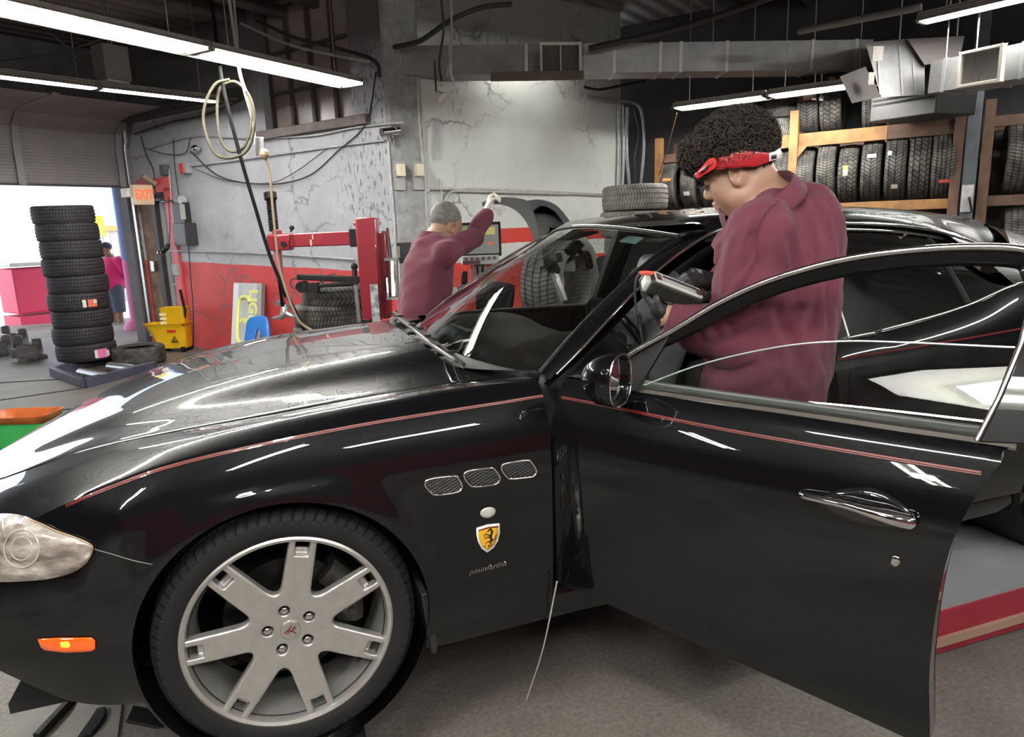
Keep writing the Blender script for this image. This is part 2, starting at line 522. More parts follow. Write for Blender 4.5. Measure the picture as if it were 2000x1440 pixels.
def poly_fill(poly, h):
    """triangulated interior of a 2-D outline, points about h apart -> (pts, faces)"""
    bm = bmesh.new()
    P = []
    n = len(poly)
    for i in range(n):
        a, b = np.array(poly[i], float), np.array(poly[(i + 1) % n], float)
        k = max(1, int(np.linalg.norm(b - a) / h))
        for j in range(k): P.append(a + (b - a) * j / k)
    vs_ = [bm.verts.new((p[0], p[1], 0)) for p in P]
    f = bm.faces.new(vs_)
    bmesh.ops.triangulate(bm, faces=[f])
    for _ in range(2):
        long_e = [e for e in bm.edges if e.calc_length() > 1.6 * h and not e.is_boundary]
        if not long_e: break
        bmesh.ops.subdivide_edges(bm, edges=long_e, cuts=1)
        bmesh.ops.triangulate(bm, faces=[f for f in bm.faces if len(f.verts) > 3])
    bm.verts.index_update()
    pts = [(v.co.x, v.co.y) for v in bm.verts]; fs = [tuple(v.index for v in f.verts) for f in bm.faces]
    bm.free()
    return pts, fs
def patch(name, poly, m, parent, bv, off=.002, h=6, thick=.0015, xf=None, mb_only=False, dome=0.0):
    """a thin plate with the outline 'poly' lying on a body panel"""
    pts, fs = poly_fill(poly, h)
    P3 = [skin_hit(p, bv, off) for p in pts]
    ok = [p for p in P3 if p is not None]
    if not ok: return None
    cen = sum(ok, Vector()) / len(ok)
    P3 = [p if p is not None else cen for p in P3]
    if dome:
        pc = np.mean(poly, axis=0); rm = max(np.hypot(*(np.array(p) - pc)) for p in poly)
        for i, p in enumerate(pts):
            r = min(1, np.hypot(*(np.array(p) - pc)) / rm)
            q = skin_hit(p, bv, off + dome * (1 - r * r))
            if q is not None: P3[i] = q
    mb = MB(); mb.add(P3, fs)
    if xf is not None: mb.v = [tuple(xf @ Vector(v)) for v in mb.v]
    if mb_only: return mb
    o = mb.build(name, m, parent, smooth=50)
    if thick:
        s = o.modifiers.new('solid', 'SOLIDIFY'); s.thickness = thick; s.offset = 0
    return o
def skin_line(pts_px, bv, off, n):
    c = crom(pts_px, n)
    out = []
    for p in c:
        q = skin_hit(p, bv, off)
        if q is not None: out.append(np.array(q))
    return out

M_RED = mat('stripe_red', (.15, .013, .011), rough=.35, coat=.6)
# ---- pinstripe along the fender (two fine lines)
def stripe_on(fnY, fnZ, xs, name, parent, dz=0.0, xf=None):
    mb = MB()
    for o_, w in ((.0026, .0017), (-.0014, .0010)):
        rows = []
        for X in xs:
            z = fnZ(X) + dz
            a = np.array(fnY(X, z + o_ + w)); b = np.array(fnY(X, z + o_ - w))
            a[1] -= .0012; b[1] -= .0012; a[2] += .0004
            rows.append([a, b])
        mb.grid(rows)
    if xf is not None: mb.v = [tuple(xf @ Vector(v)) for v in mb.v]
    return mb.build(name, M_RED, parent)
def fender_stripe_pt(X, z):
    p = list(side_point(X, z)); p[1] += arch_flare(X, z); return p
stripe_on(fender_stripe_pt, lambda X: f_zs(X) - .006, np.linspace(-.47, .742, 90), 'pinstripe', front_fender)

# ---- hood
XH = np.concatenate([np.array([-.965, -.955, -.94, -.92, -.90]), np.linspace(-.87, .50, 64)])
GH = []
def hood_rear(Y):
    u = (YC - min(Y, 2 * YC - Y)) / .71
    return .505 + .035 * u ** 2 + .20 * u ** 6
for i, X in enumerate(XH):
    yh, zh, zr = f_yh(X), f_zh(X), f_zr(X)
    w = YC - yh
    near = [(yh + .003, zh - .012), (yh + .005, zh + .001), (yh + .10 * w, zh + .006 + .02 * (zr - zh)), (yh + .24 * w, zh + .30 * (zr - zh) + .003), (yh + .40 * w, zh + .80 * (zr - zh) + .004), (yh + .55 * w, zr + .003), (yh + .8 * w, zr + .008), (YC, zr + .010)]
    near += [(2 * YC - y, z) for y, z in near[-2::-1]]
    c = crom([(X, y, z) for y, z in near], 71)
    k = max(0, (X - .1) / .4) if X > .1 else 0
    for q in c:                                           # rear rows follow the curved trailing edge
        q[0] += k ** 2 * (hood_rear(q[1]) - .50)
    GH.append(c)
mb = MB(); mb.grid(GH)
last = np.array(GH[-1]); dn = last.copy(); dn[:, 2] -= .02; dn[:, 0] -= .004
mb.grid([last, dn])
first = np.array(GH[0]); dn = first.copy(); dn[:, 2] -= .02
mb.grid([first, dn])
hood = mb.build('hood', M_PAINT, car, smooth=50)
# rear sliver of the fender beside the hood / cowl
# mud flap behind the near front wheel
mb = MB(); mb.prism([(.352, .36), (.372, .36), (.392, .20), (.386, .165), (.372, .17)], (0, .025, 0), (1, 0, 0), (0, 0, 1), (0, .17, 0)); mb.build('mud_flap', M_RUBBER, car, bevel=.004)
# ---- dark tub under the panels so gaps read black
mb = MB()
Xs = np.linspace(-.85, 3.9, 40); rows = []
for X in Xs:
    zt = f_zh(X) - .03 if X < .5 else .86
    yi = max(f_yo(min(max(X, -.9), 3.9)) + .03, f_ys(min(X, 3.9)) + .02, (f_yh(X) - .05 if X < .5 else 0))
    rows.append([(X, yi, zt), (X, 2 * YC - yi, zt)])
mb.grid([r for r in rows if r[0][0] < .62])
mb.build('inner_panel', M_DARK, car)
# underbody
mb = MB()
mb.box((1.6, YC, .19), (4.6, 1.5, .03))
mb.box((-.05, YC, .40), (1.3, 1.05, .35))
mb.build('underbody', M_DARK, car)
# ---- wheelhouse liner
def wheelhouse(X0, parent):
    for y0, y1 in ((.012, .36), (2 * YC - .012, 2 * YC - .36)):
        mb = MB(); mb.lathe([(ARC_R + .001, y0), (ARC_R + .02, y0 + (.03 if y1 > y0 else -.03)), (ARC_R + .02, y1), (.05, y1)], (X0, 0, ARC_C[1]), (0, 1, 0), 48)
        mb.build('wheelhouse', M_BLACK, parent, smooth=40)
wheelhouse(0.0, car)
# lower black front lip and inner intake behind the bumper edge
mb = MB()
pl = [(-.42, .05), (-.55, .07), (-.66, .12), (-.76, .19), (-.86, .31), (-.93, .47), (-.96, .7), (-.965, .93)]
pl = pl + [(x, 2 * YC - y) for x, y in pl[-2::-1]]
c = crom([(x, y, 0) for x, y in pl], 60)
rows = []
for q in c:
    rows.append([(q[0] + .05, q[1] + (.03 if q[1] < YC else -.03), f_zb(max(q[0], -.99)) + .02), (q[0] + .04, q[1] + (.02 if q[1] < YC else -.02), .33), (q[0] + .05, q[1] + (.05 if q[1] < YC else -.05), .275), (q[0] + .07, q[1] + (.06 if q[1] < YC else -.06), .265), (q[0] + .25, q[1] * .8 + .2 * YC, .265)])
mb.grid(rows)
mb.build('front_lip', M_BLACK, car, smooth=50)
# ---- headlamp
def glass_mat_solid(name, color, rough=.05, alpha=.5):
    return None
M_LAMP = glass('lamp_glass', (.93, .92, .88), 1.0, .03)
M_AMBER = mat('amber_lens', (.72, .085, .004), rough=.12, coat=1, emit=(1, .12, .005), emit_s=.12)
lampo = [(0, 1008), (40, 1010), (75, 1020), (110, 1036), (150, 1050), (178, 1062), (182, 1074), (174, 1092), (155, 1110), (120, 1124), (70, 1132), (0, 1134), (-60, 1128), (-80, 1060), (-50, 1010)]
lampo = [tuple(p) for p in crom(lampo, 60, closed=True)]
def haze_mat():
    m = bpy.data.materials.new('lamp_haze'); m.use_nodes = True
    nt = m.node_tree; b = nt.nodes['Principled BSDF']
    tc = nt.nodes.new('ShaderNodeTexCoord'); n = nt.nodes.new('ShaderNodeTexNoise'); n.inputs['Scale'].default_value = 14; n.inputs['Detail'].default_value = 5
    mp = nt.nodes.new('ShaderNodeMapping'); mp.inputs['Scale'].default_value = (1, 1, 2.2)
    nt.links.new(tc.outputs['Object'], mp.inputs['Vector']); nt.links.new(mp.outputs[0], n.inputs['Vector'])
    cr = nt.nodes.new('ShaderNodeValToRGB')
    cr.color_ramp.elements[0].position = .35; cr.color_ramp.elements[0].color = (.11, .095, .085, 1)
    cr.color_ramp.elements[1].position = .68; cr.color_ramp.elements[1].color = (.52, .50, .47, 1)
    e = cr.color_ramp.elements.new(.52); e.color = (.30, .255, .225, 1)
    nt.links.new(n.outputs['Fac'], cr.inputs[0]); nt.links.new(cr.outputs[0], b.inputs['Base Color'])
    b.inputs['Roughness'].default_value = .3; b.inputs['Coat Weight'].default_value = 1; b.inputs['Coat Roughness'].default_value = .03
    bp = nt.nodes.new('ShaderNodeBump'); bp.inputs['Strength'].default_value = .5; bp.inputs['Distance'].default_value = .02
    nt.links.new(n.outputs['Fac'], bp.inputs['Height']); nt.links.new(bp.outputs[0], b.inputs['Normal'])
    return m
hl = patch('headlamp', lampo, haze_mat(), car, BV_A, off=.004, h=9, thick=.002, dome=.008)
hl['label'] = 'hazy yellowed headlamp lens'
hl2 = MB(); hl2.add([(v.co.x, 2 * YC - v.co.y, v.co.z) for v in hl.data.vertices], [tuple(f_.vertices) for f_ in hl.data.polygons]); hl2.build('headlamp', hl.data.materials[0], car, smooth=50)
def px_tube(name, pxs, bv, r, m, parent, off=.002, n=60, closed=False, xf=None):
    if closed: pxs = list(pxs) + [pxs[0]]
    pts = skin_line(pxs, bv, off, n) if not closed else [np.array(q) for q in (skin_hit(p, bv, off) for p in crom(pxs[:-1], n, closed=True)) if q is not None]
    mb = MB()
    if closed: pts.append(pts[0])
    mb.tube(pts, r, 6)
    if xf is not None: mb.v = [tuple(xf @ Vector(v)) for v in mb.v]
    return mb.build(name, m, parent, smooth=80)
M_LRIM = mat('lamp_seal', (.35, .24, .14), rough=.4)
px_tube('lamp_seal', lampo[::3], BV_A, .0022, M_LRIM, hl, .004, 70, closed=True)
# reflector bowl seen through the lens: a raised bright ring and a fluted side
q = skin_hit((50, 1070), BV_A, .013); nrm = (skin_hit((50, 1070), BV_A, .03) - q).normalized()
for r_, t_ in ((.044, .0022), (.027, .0016)):
    mb = MB(); mb.lathe([(r_ - t_, 0), (r_, t_ * .6), (r_ + t_, 0)], q, nrm, 32)
    mb.build('lamp_bowl', mat('lamp_bowl', (.45, .42, .38), rough=.3, coat=1, noise=.4, nscale=25), hl)
# ---- side marker and seams
mk = [(76, 1247), (120, 1244), (180, 1244), (187, 1250), (187, 1266), (180, 1270), (130, 1272), (90, 1268), (82, 1262)]
mm_ = patch('side_marker', mk, M_AMBER, front_bumper, BV_A, off=.003, h=8, thick=.003, dome=.002)
mm_['label'] = 'amber side marker lens'
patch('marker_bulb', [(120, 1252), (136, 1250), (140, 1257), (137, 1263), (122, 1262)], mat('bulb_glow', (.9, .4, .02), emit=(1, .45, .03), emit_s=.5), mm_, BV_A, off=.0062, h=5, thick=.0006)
px_tube('panel_seam', [(184, 1073), (220, 1083), (260, 1095), (298, 1103)], BV_A, .0011, mat('seam_grey', (.2, .2, .2), rough=.4), front_bumper, .0, 30)
# ---- three side vents: chrome surround and black mesh
M_VENT = mat('vent_black', (.003, .003, .003), rough=.6); M_WIRE = mat('vent_wire', (.03, .03, .032), rough=.35)
vents = [[(830, 947), (838, 936), (880, 930), (893, 932), (902, 948), (898, 958), (882, 963), (852, 966), (842, 962)],
         [(906, 930), (914, 920), (955, 914), (966, 917), (976, 932), (972, 943), (958, 947), (926, 950), (916, 945)],
         [(979, 916), (987, 905), (1028, 899), (1038, 903), (1047, 918), (1043, 929), (1030, 932), (998, 935), (989, 930)]]
for o_ in vents:
    oc = crom(o_, 40, closed=True)
    vm = patch('side_vent', [tuple(p) for p in oc], M_VENT, front_fender, BV_A, off=.0015, h=7, thick=.001)
    from mathutils.geometry import intersect_point_tri_2d as _ipt
    cv_ = oc.mean(0); mb = MB()
    def in_(p_): return any(_ipt(Vector(p_), Vector(cv_), Vector(oc[k_]), Vector(oc[(k_ + 1) % len(oc)])) for k_ in range(len(oc)))
    for sl in (.62, -.62):
        for b0 in np.arange(-70, 71, 6.2):
            run = [np.array((cv_[0] + x_, cv_[1] + b0 + sl * x_)) for x_ in np.arange(-40, 41, 2.0)]
            run = [q_ for q_ in run if in_(q_)]
            if len(run) > 1: mb.tube([np.array(skin_hit(q_, BV_A, .0026)) for q_ in (run[0], run[-1])], .0008, 4)
    mb.build('vent_mesh', M_WIRE, vm, smooth=None)
    px_tube('vent_surround', [tuple(p) for p in oc[::2]], BV_A, .0034, M_CHROME, vm, .003, 60, closed=True)
# ---- oval repeater lamp, shield and script
ov = [(952 + 15 * math.cos(a), 1000 + 10.5 * math.sin(a) - 2 * math.cos(a)) for a in np.linspace(0, 2 * math.pi, 24, endpoint=False)]
patch('repeater_lamp', ov, mat('clear_lens', (.55, .54, .50), rough=.2, coat=1, bump=.6, bscale=500), front_fender, BV_A, off=.003, h=4, thick=.002, dome=.004)
sh = [(930, 1031), (952, 1024), (975, 1022), (976, 1040), (972, 1056), (964, 1069), (951, 1079), (940, 1071), (933, 1058), (930, 1044)]
def inset(poly, k):
    c = np.mean(poly, axis=0); return [tuple(c + (np.array(p) - c) * k) for p in poly]
M_SHW = mat('badge_white', (.8, .8, .78), rough=.3, coat=1)
M_SHY = mat('badge_yellow', (.75, .40, .02), rough=.3, coat=1)
M_BADGE_K = mat('badge_black', (.01, .01, .01), rough=.3)
bdg = patch('shield_badge', sh, M_SHW, front_fender, BV_A, off=.002, h=5, thick=.002)
bdg['label'] = 'yellow shield badge with a black rearing horse'
ys_ = inset(sh, .84)
patch('shield_field', ys_, M_SHY, bdg, BV_A, off=.0036, h=5, thick=.0006)
patch('shield_stripe', [(934, 1034), (953, 1028), (972, 1026.5), (972, 1029.5), (953, 1031), (934, 1037)], M_RED, bdg, BV_A, off=.0042, h=5, thick=.0004)
mb = MB()
for pts_, w_ in (([(956.5, 1032), (954, 1035), (950.5, 1038.5)], (3, 3.4, 1.6)), ([(956, 1031), (959.5, 1037), (959, 1042), (957, 1047)], (2, 4, 4.6, 6)), ([(957, 1044), (958, 1050), (960.5, 1055)], (5.5, 5.2, 6)), ([(955, 1045), (949.5, 1042.5), (945.5, 1044), (945, 1047.5)], (3, 2, 1.6, 1.5)), ([(955.5, 1048.5), (949, 1049), (945.5, 1052.5)], (3, 2, 1.5)),
                ([(960, 1054), (956.5, 1059), (959, 1062.5), (955, 1065.5), (952.5, 1066)], (4.5, 3, 1.8, 1.8, 1.4)), ([(960.5, 1054), (955, 1056.5), (950.5, 1058), (946.5, 1061.5)], (3.6, 2.6, 1.8, 1.5)), ([(962, 1053.5), (966, 1052.5), (967, 1046.5), (969, 1042)], (1.8, 2, 2, 1.2)), ([(958, 1031), (961, 1035), (962, 1040)], (1, 2, 1))):
    c = crom(pts_, 12); ww = np.interp(np.linspace(0, 1, 12), np.linspace(0, 1, len(w_)), w_); tg_ = np.gradient(c, axis=0); nn_ = np.stack([-tg_[:, 1], tg_[:, 0]], 1); nn_ /= np.linalg.norm(nn_, axis=1)[:, None]
    mb.grid([[skin_hit(c[k_] + nn_[k_] * ww[k_] * .46, BV_A, .0044), skin_hit(c[k_] - nn_[k_] * ww[k_] * .46, BV_A, .0044)] for k_ in range(12)])
mb.build('horse_emblem', M_BADGE_K, bdg, smooth=None)
def px_text(name, txt, p0, p1, size, m, parent, bv, off=.002, shear=.3, thick=.0012, xf=None, extra=None):
    """lettering set along the sight lines p0 -> p1 on a panel"""
    cu = bpy.data.curves.new('t', 'FONT'); cu.body = txt; cu.size = 1; cu.shear = shear; cu.resolution_u = 2
    to = bpy.data.objects.new('t', cu); COL.objects.link(to)
    me = to.to_mesh(); vv = [tuple(v.co) for v in me.vertices]; ff = [tuple(p.vertices) for p in me.polygons]
    to.to_mesh_clear(); bpy.data.objects.remove(to); bpy.data.curves.remove(cu)
    wmax = max(v[0] for v in vv)
    d = np.array(p1, float) - np.array(p0, float); L = np.linalg.norm(d); e = d / L; nrm_ = np.array([e[1], -e[0]])
    P3 = []
    for v in vv:
        q = np.array(p0) + e * v[0] / wmax * L + nrm_ * v[1] * size
        P3.append(skin_hit(q, bv, off))
    mb = MB(); mb.add(P3, ff)
    if xf is not None: mb.v = [tuple(xf @ Vector(v)) for v in mb.v]
    o = mb.build(name, m, parent, smooth=None)
    s = o.modifiers.new('solid', 'SOLIDIFY'); s.thickness = thick; s.offset = 0
    return o
px_text('script_badge', 'pininfarina', (915, 1123), (990, 1103), 14, M_CHROME, front_fender, BV_A, .002, .5)
px_text('shield_letters', 'S F', (944, 1069.5), (957, 1066.5), 7, M_BADGE_K, bdg, BV_A, .0042, .3, .0003)

# ---- windscreen, roof, pillars
M_WS = glass('windscreen_glass', (.80, .87, .84), 1.0)
M_WIN = glass('side_glass', (.72, .78, .76), 1.15)
M_TINT = glass('tinted_glass', (.36, .38, .38), 1.3)
def arc_row(p_corner, p_mid, n, y0):
    """row across the car: corner (x, y, z) to mid (x, YC, z), mirrored"""
    r = []
    for i in range(n):
        u = -1 + 2 * i / (n - 1)                      # -1 near .. 1 far
        k = abs(u) ** 2.2
        y = YC + u * (YC - p_corner[1])
        r.append((p_mid[0] + (p_corner[0] - p_mid[0]) * k, y, p_mid[2] + (p_corner[2] - p_mid[2]) * abs(u) ** 2))
    return r
NW = 41
ws_b = arc_row((.775, .155, .925), (.630, YC, .925), NW, 0)
ws_t = arc_row((1.375, .345, 1.302), (1.285, YC, 1.345), NW, 0)
rows = []
for k in range(15):
    t = k / 14
    rows.append([tuple(np.array(a) * (1 - t) + np.array(b) * t + np.array([-.012, 0, .02]) * 4 * t * (1 - t)) for a, b in zip(ws_b, ws_t)])
GW = np.array(rows)
mb = MB(); mb.grid(GW); windscreen = mb.build('windscreen', M_WS, car, smooth=80)
BV_W = bvh_of(GW)
def edge_band(name, lines, r, m, parent):
    mb = MB()
    for l in lines: mb.tube(l, r, 8)
    return mb.build(name, m, parent, smooth=80)
edge_band('windscreen_seal', [GW[-1] + [0, 0, .003], GW[:, 0], GW[:, -1]], .006, M_BLACK, windscreen)
edge_band('windscreen_trim', [GW[-1] + [.004, 0, .009]], .003, M_CHROME, windscreen)

# roof side rail (outer line of the door frames), near side
rail = np.array([(.79, .125, .905), (.93, .145, 1.01), (1.10, .175, 1.142), (1.29, .215, 1.256), (1.48, .25, 1.330), (1.70, .27, 1.348), (1.98, .275, 1.332), (2.25, .275, 1.314), (2.50, .28, 1.277), (2.72, .29, 1.215), (2.95, .30, 1.12), (3.10, .30, 1.04)])
RL = crom(rail, 61)
def roof_line(p):
    """from a rail point to the roof skin above it"""
    return p
roof_top = smooth_fn([1.285, 1.45, 1.7, 1.95, 2.3, 2.7, 3.06], [1.348, 1.378, 1.402, 1.410, 1.402, 1.380, 1.342])
rows = []
for X in np.linspace(1.29, 3.06, 37):
    zr_ = roof_top(X)
    # edge height from the rail
    i = int(np.argmin(abs(RL[:, 0] - max(X, 1.40)))); er = RL[i]
    xe = X if X > 1.40 else X
    near = [(er[1] + .012, er[2] + .018), (er[1] + .05, er[2] + .036), (er[1] + .16, er[2] * .35 + zr_ * .65 + .008), (er[1] + .36, zr_ - .008), (YC, zr_)]
    near += [(2 * YC - y, z) for y, z in near[-2::-1]]
    c = crom([(X, y, z) for y, z in near], 49)
    if X < 1.5:                                        # front edge curves with the screen
        w = (1.5 - X) / .21
        for q in c: q[0] += w * .09 * (abs(q[1] - YC) / .58) ** 2.2
    rows.append(c)
mb = MB(); mb.grid(rows); roof = mb.build('roof', M_PAINT, car, smooth=60)
# headliner below the roof
R2 = np.array(rows); R2 = R2[2:-2, 4:-4].copy(); R2[..., 2] -= .035
mb = MB(); mb.grid(R2); mb.build('headliner', mat('headliner', (.10, .095, .09), rough=.9), car)
# pillars + roof rails: A pillar, roof rail and C pillar in one swept panel, both sides
def sweep_panel(inner, outer, bulge, m):
    rows = []
    for a, b in zip(inner, outer):
        a = np.array(a); b = np.array(b); mid = (a + b) / 2 + bulge
        rows.append(crom([a, mid, b], 7))
    return np.array(rows)
# A pillar outer face: between the screen edge and the door frame line
N_ = 24
scr = np.array([GW[int(round(t * 14)), 0] for t in np.linspace(0, 1, N_)])
scr = np.array([np.array([np.interp(t, np.linspace(0, 1, 15), GW[:, 0, k]) for k in range(3)]) for t in np.linspace(0, 1, N_)])
rl = np.array([np.array([np.interp(x, RL[:, 0], RL[:, k]) for k in range(3)]) for x in np.linspace(.795, 1.455, N_)])
A = sweep_panel(scr, rl, np.array([0, -.006, .006]), M_PAINT)
for nm, G in (('near', A), ('far', mirror(A))):
    mb = MB(); mb.grid(G); mb.grid(G + np.array([.012, .0 if nm == 'near' else 0, -.035]))
    mb.grid([G[:, -1], G[:, -1] + np.array([.012, .05 if nm == 'near' else -.05, -.03])])
    mb.build('a_pillar', M_PAINT, car, smooth=60)
# rail above the doors (paint) and bright strip
i0 = int(np.argmin(abs(RL[:, 0] - 1.40)))
for sgn in (0, 1):
    f = (lambda G: mirror(G)) if sgn else (lambda G: np.array(G, float))
    up = RL[i0:] + np.array([0, .012, .018])
    G = f([RL[i0:] + np.array([0, -.004, 0]), RL[i0:] + np.array([0, .002, .012]), up])
    mb = MB(); mb.grid(G)
    mb.grid(f([RL[i0:] + np.array([0, -.004, 0]), RL[i0:] + np.array([0, .02, -.02]), RL[i0:] + np.array([0, .06, -.02])]))
    mb.build('roof_rail', M_PAINT, car, smooth=60)
edge_band('drip_trim', [RL[1:-2] + np.array([0, -.006, .0])], .006, M_CHROME, car)

# ---- cowl and wipers
mb = MB()
hr = np.array([(hood_rear(y) + .004, y, .925) for y in np.linspace(.2, 2 * YC - .2, NW)])
wb = np.array(ws_b)
mb.grid([hr, hr * .65 + wb * .35 + [0, 0, -.025], hr * .3 + wb * .7 + [0, 0, -.018], wb + [0, 0, -.004]])
mb.build('cowl', M_BLACK, car, smooth=60)
M_WIPER = mat('wiper_satin', (.20, .20, .20), rough=.3, coat=.5)
def wiper(piv, knee, tip, b0, b1):
    mb = MB()
    mb.cyl(np.array(piv) - [0, 0, .02], np.array(piv) + [0, 0, .018], .016, .013, 14)
    mb.bar(piv, knee, .02, .014); mb.bar(knee, tip, .011, .011)
    arm = mb.build('wiper', M_WIPER, car, bevel=.002)
    m2 = MB(); m2.bar(b0, b1, .012, .006); m2.bar(np.array(b0) + [0, 0, -.008], np.array(b1) + [0, 0, -.008], .004, .012)
    for t in (.2, .5, .8):
        p = np.array(b0) * (1 - t) + np.array(b1) * t
        m2.box(p + [0, 0, .006], (.03, .014, .01))
    m2.build('wiper_blade', M_BLACK, arm)
def wsp(u, v, off=.018):
    """point on the windscreen: u near..far, v bottom..top"""
    i = u * (NW - 1); j = v * 14
    i0, j0 = min(int(i), NW - 2), min(int(j), 13); a, b = i - i0, j - j0
    p = GW[j0, i0] * (1 - a) * (1 - b) + GW[j0, i0 + 1] * a * (1 - b) + GW[j0 + 1, i0] * (1 - a) * b + GW[j0 + 1, i0 + 1] * a * b
    return p + np.array([-.5, 0, .86]) * off
wiper(on_z((806, 664), .945), on_z((822, 660), .965), on_z((886, 702), .957), on_z((806, 632), .965), on_z((906, 712), .948))
wiper(on_z((768, 628), .95), on_z((776, 620), .97), on_z((838, 668), .965), on_z((768, 610), .975), on_z((856, 676), .958))
# hood hinge/washer bits in the well
for y in (.62, .80, 1.15): mb = MB(); mb.box((.585, y, .928), (.04, .04, .016)); mb.build('washer_jet', M_BLACK, car, bevel=.004)
# ---- wheel: seven-spoke alloy
TYRE_R = .338
RIM_R = .267
def spoke_sdf(P):
    # wheel frame: x,z in the wheel plane, y outward = -; disc face at y = 0
    x, y, z = P[:, 0], P[:, 1], P[:, 2]
    r = np.hypot(x, z); a = np.arctan2(z, x)
    face = -.006 + .020 * np.clip((.26 - r) / .26, 0, 1) ** 1.5       # spokes dish slightly towards the hub
    d2 = np.abs(r - .03) - .052                                       # hub disc
    best = d2
    slot = np.full(len(P), 9.0)
    for k in range(7):
        t = SP0 + k * 2 * math.pi / 7
        u = x * math.cos(t) + z * math.sin(t); w = -x * math.sin(t) + z * math.cos(t)
        half = .0395 - .004 * np.clip(u / .25, 0, 1)
        ds = np.maximum(np.abs(w) - half, np.maximum(.02 - u, u - .262))
        best = smin(best, ds, .035)
        q0 = np.abs(u - .252) - .040; q1 = np.abs(w) - .017
        ds = np.minimum(np.maximum(q0, q1), 0) + np.hypot(np.maximum(q0 + .012, 0), np.maximum(q1 + .012, 0)) - .012
        slot = np.minimum(slot, np.maximum(q0 + .0, q1))
    th = .032
    dep = np.abs(y - (face + th / 2)) - th / 2
    d = smax(best, dep, .008)
    # pockets
    pk = smax(slot, (y - (face + .020)), .004)
    d = smax(d, -pk, .005)
    thru = smax(np.maximum(slot, r - .247), .0 * y + (np.abs(y) - .2), .003)
    thru = np.maximum(thru, .228 - r)
    d = smax(d, -thru, .004)
    for k in range(5):
        t = LUG0 + k * 2 * math.pi / 5
        hl_ = np.hypot(x - .057 * math.cos(t), z - .057 * math.sin(t)) - .0145
        d = smax(d, -np.maximum(hl_, y - (face + .022)), .002)
    return d
SP0 = math.radians(90 - 12.5)
LUG0 = math.radians(90 + 10)
M_ALLOY = mat('alloy_silver', (.52, .51, .485), rough=.36, metal=.75, noise=.14, nscale=30, rough_var=.08)
M_TYRE = None
def tyre_material(name, base=(.018, .018, .019), kind=0, wear=0.0, R=.33, dusty=None):
    """rubber whose tread blocks are cut by cross grooves round the tyre's own axis (local Y)"""
    m = bpy.data.materials.new(name); m.use_nodes = True
    nt = m.node_tree; b = nt.nodes['Principled BSDF']; N = nt.nodes.new; L = nt.links.new
    b.inputs['Roughness'].default_value = .62; b.inputs['Specular IOR Level'].default_value = .25
    tc = N('ShaderNodeTexCoord'); sp = N('ShaderNodeSeparateXYZ'); L(tc.outputs['Object'], sp.inputs[0])
    at = N('ShaderNodeMath'); at.operation = 'ARCTAN2'; L(sp.outputs['X'], at.inputs[0]); L(sp.outputs['Z'], at.inputs[1])
    def math_(op, a, b_=None, v=None):
        n = N('ShaderNodeMath'); n.operation = op
        if hasattr(a, 'links'): L(a, n.inputs[0])
        else: n.inputs[0].default_value = a
        if b_ is not None:
            if hasattr(b_, 'links'): L(b_, n.inputs[1])
            else: n.inputs[1].default_value = b_
        return n.outputs[0]
    n_blk = (72, 56, 40, 64)[kind]
    ph = math_('MULTIPLY', at.outputs[0], n_blk)
    zz = math_('MULTIPLY', math_('ABSOLUTE', sp.outputs['Y']), (60, 95, 150, 40)[kind])
    if kind == 2:
        zz = math_('MULTIPLY', math_('SINE', math_('MULTIPLY', sp.outputs['Y'], 90)), 1.6)
    wv = math_('SINE', math_('ADD', ph, zz))
    rr = math_('SQRT', math_('ADD', math_('MULTIPLY', sp.outputs['X'], sp.outputs['X']), math_('MULTIPLY', sp.outputs['Z'], sp.outputs['Z'])))
    tread = N('ShaderNodeMapRange'); tread.inputs[1].default_value = R - .035; tread.inputs[2].default_value = R - .012; L(rr, tread.inputs[0])
    cut = N('ShaderNodeMapRange'); cut.inputs[1].default_value = .62; cut.inputs[2].default_value = .86; L(wv, cut.inputs[0])
    h = math_('MULTIPLY', cut.outputs[0], tread.outputs[0])
    inv = math_('SUBTRACT', 1.0, h)
    bp = N('ShaderNodeBump'); bp.inputs['Strength'].default_value = .9 - wear * .6; bp.inputs['Distance'].default_value = .006
    L(inv, bp.inputs['Height']); L(bp.outputs[0], b.inputs['Normal'])
    nz = N('ShaderNodeTexNoise'); nz.inputs['Scale'].default_value = 9; nz.inputs['Detail'].default_value = 5; L(tc.outputs['Object'], nz.inputs['Vector'])
    mx = N('ShaderNodeMix'); mx.data_type = 'RGBA'; mx.inputs[6].default_value = (*base, 1)
    d2 = dusty if dusty is not None else tuple(c * 1.7 for c in base)
    mx.inputs[7].default_value = (*d2, 1)
    mf = N('ShaderNodeMapRange'); mf.inputs[1].default_value = .3; mf.inputs[2].default_value = .75; L(nz.outputs['Fac'], mf.inputs[0])
    if dusty is not None: L(math_('MULTIPLY', mf.outputs[0], math_('ADD', math_('MULTIPLY', tread.outputs[0], .7), .3)), mx.inputs[0])
    else: L(mf.outputs[0], mx.inputs[0])
    mk = N('ShaderNodeMix'); mk.data_type = 'RGBA'; mk.inputs[7].default_value = (base[0] * .35, base[1] * .35, base[2] * .35, 1)
    L(mx.outputs[2], mk.inputs[6]); L(math_('MULTIPLY', h, .85), mk.inputs[0])
    L(mk.outputs[2], b.inputs['Base Color'])
    return m
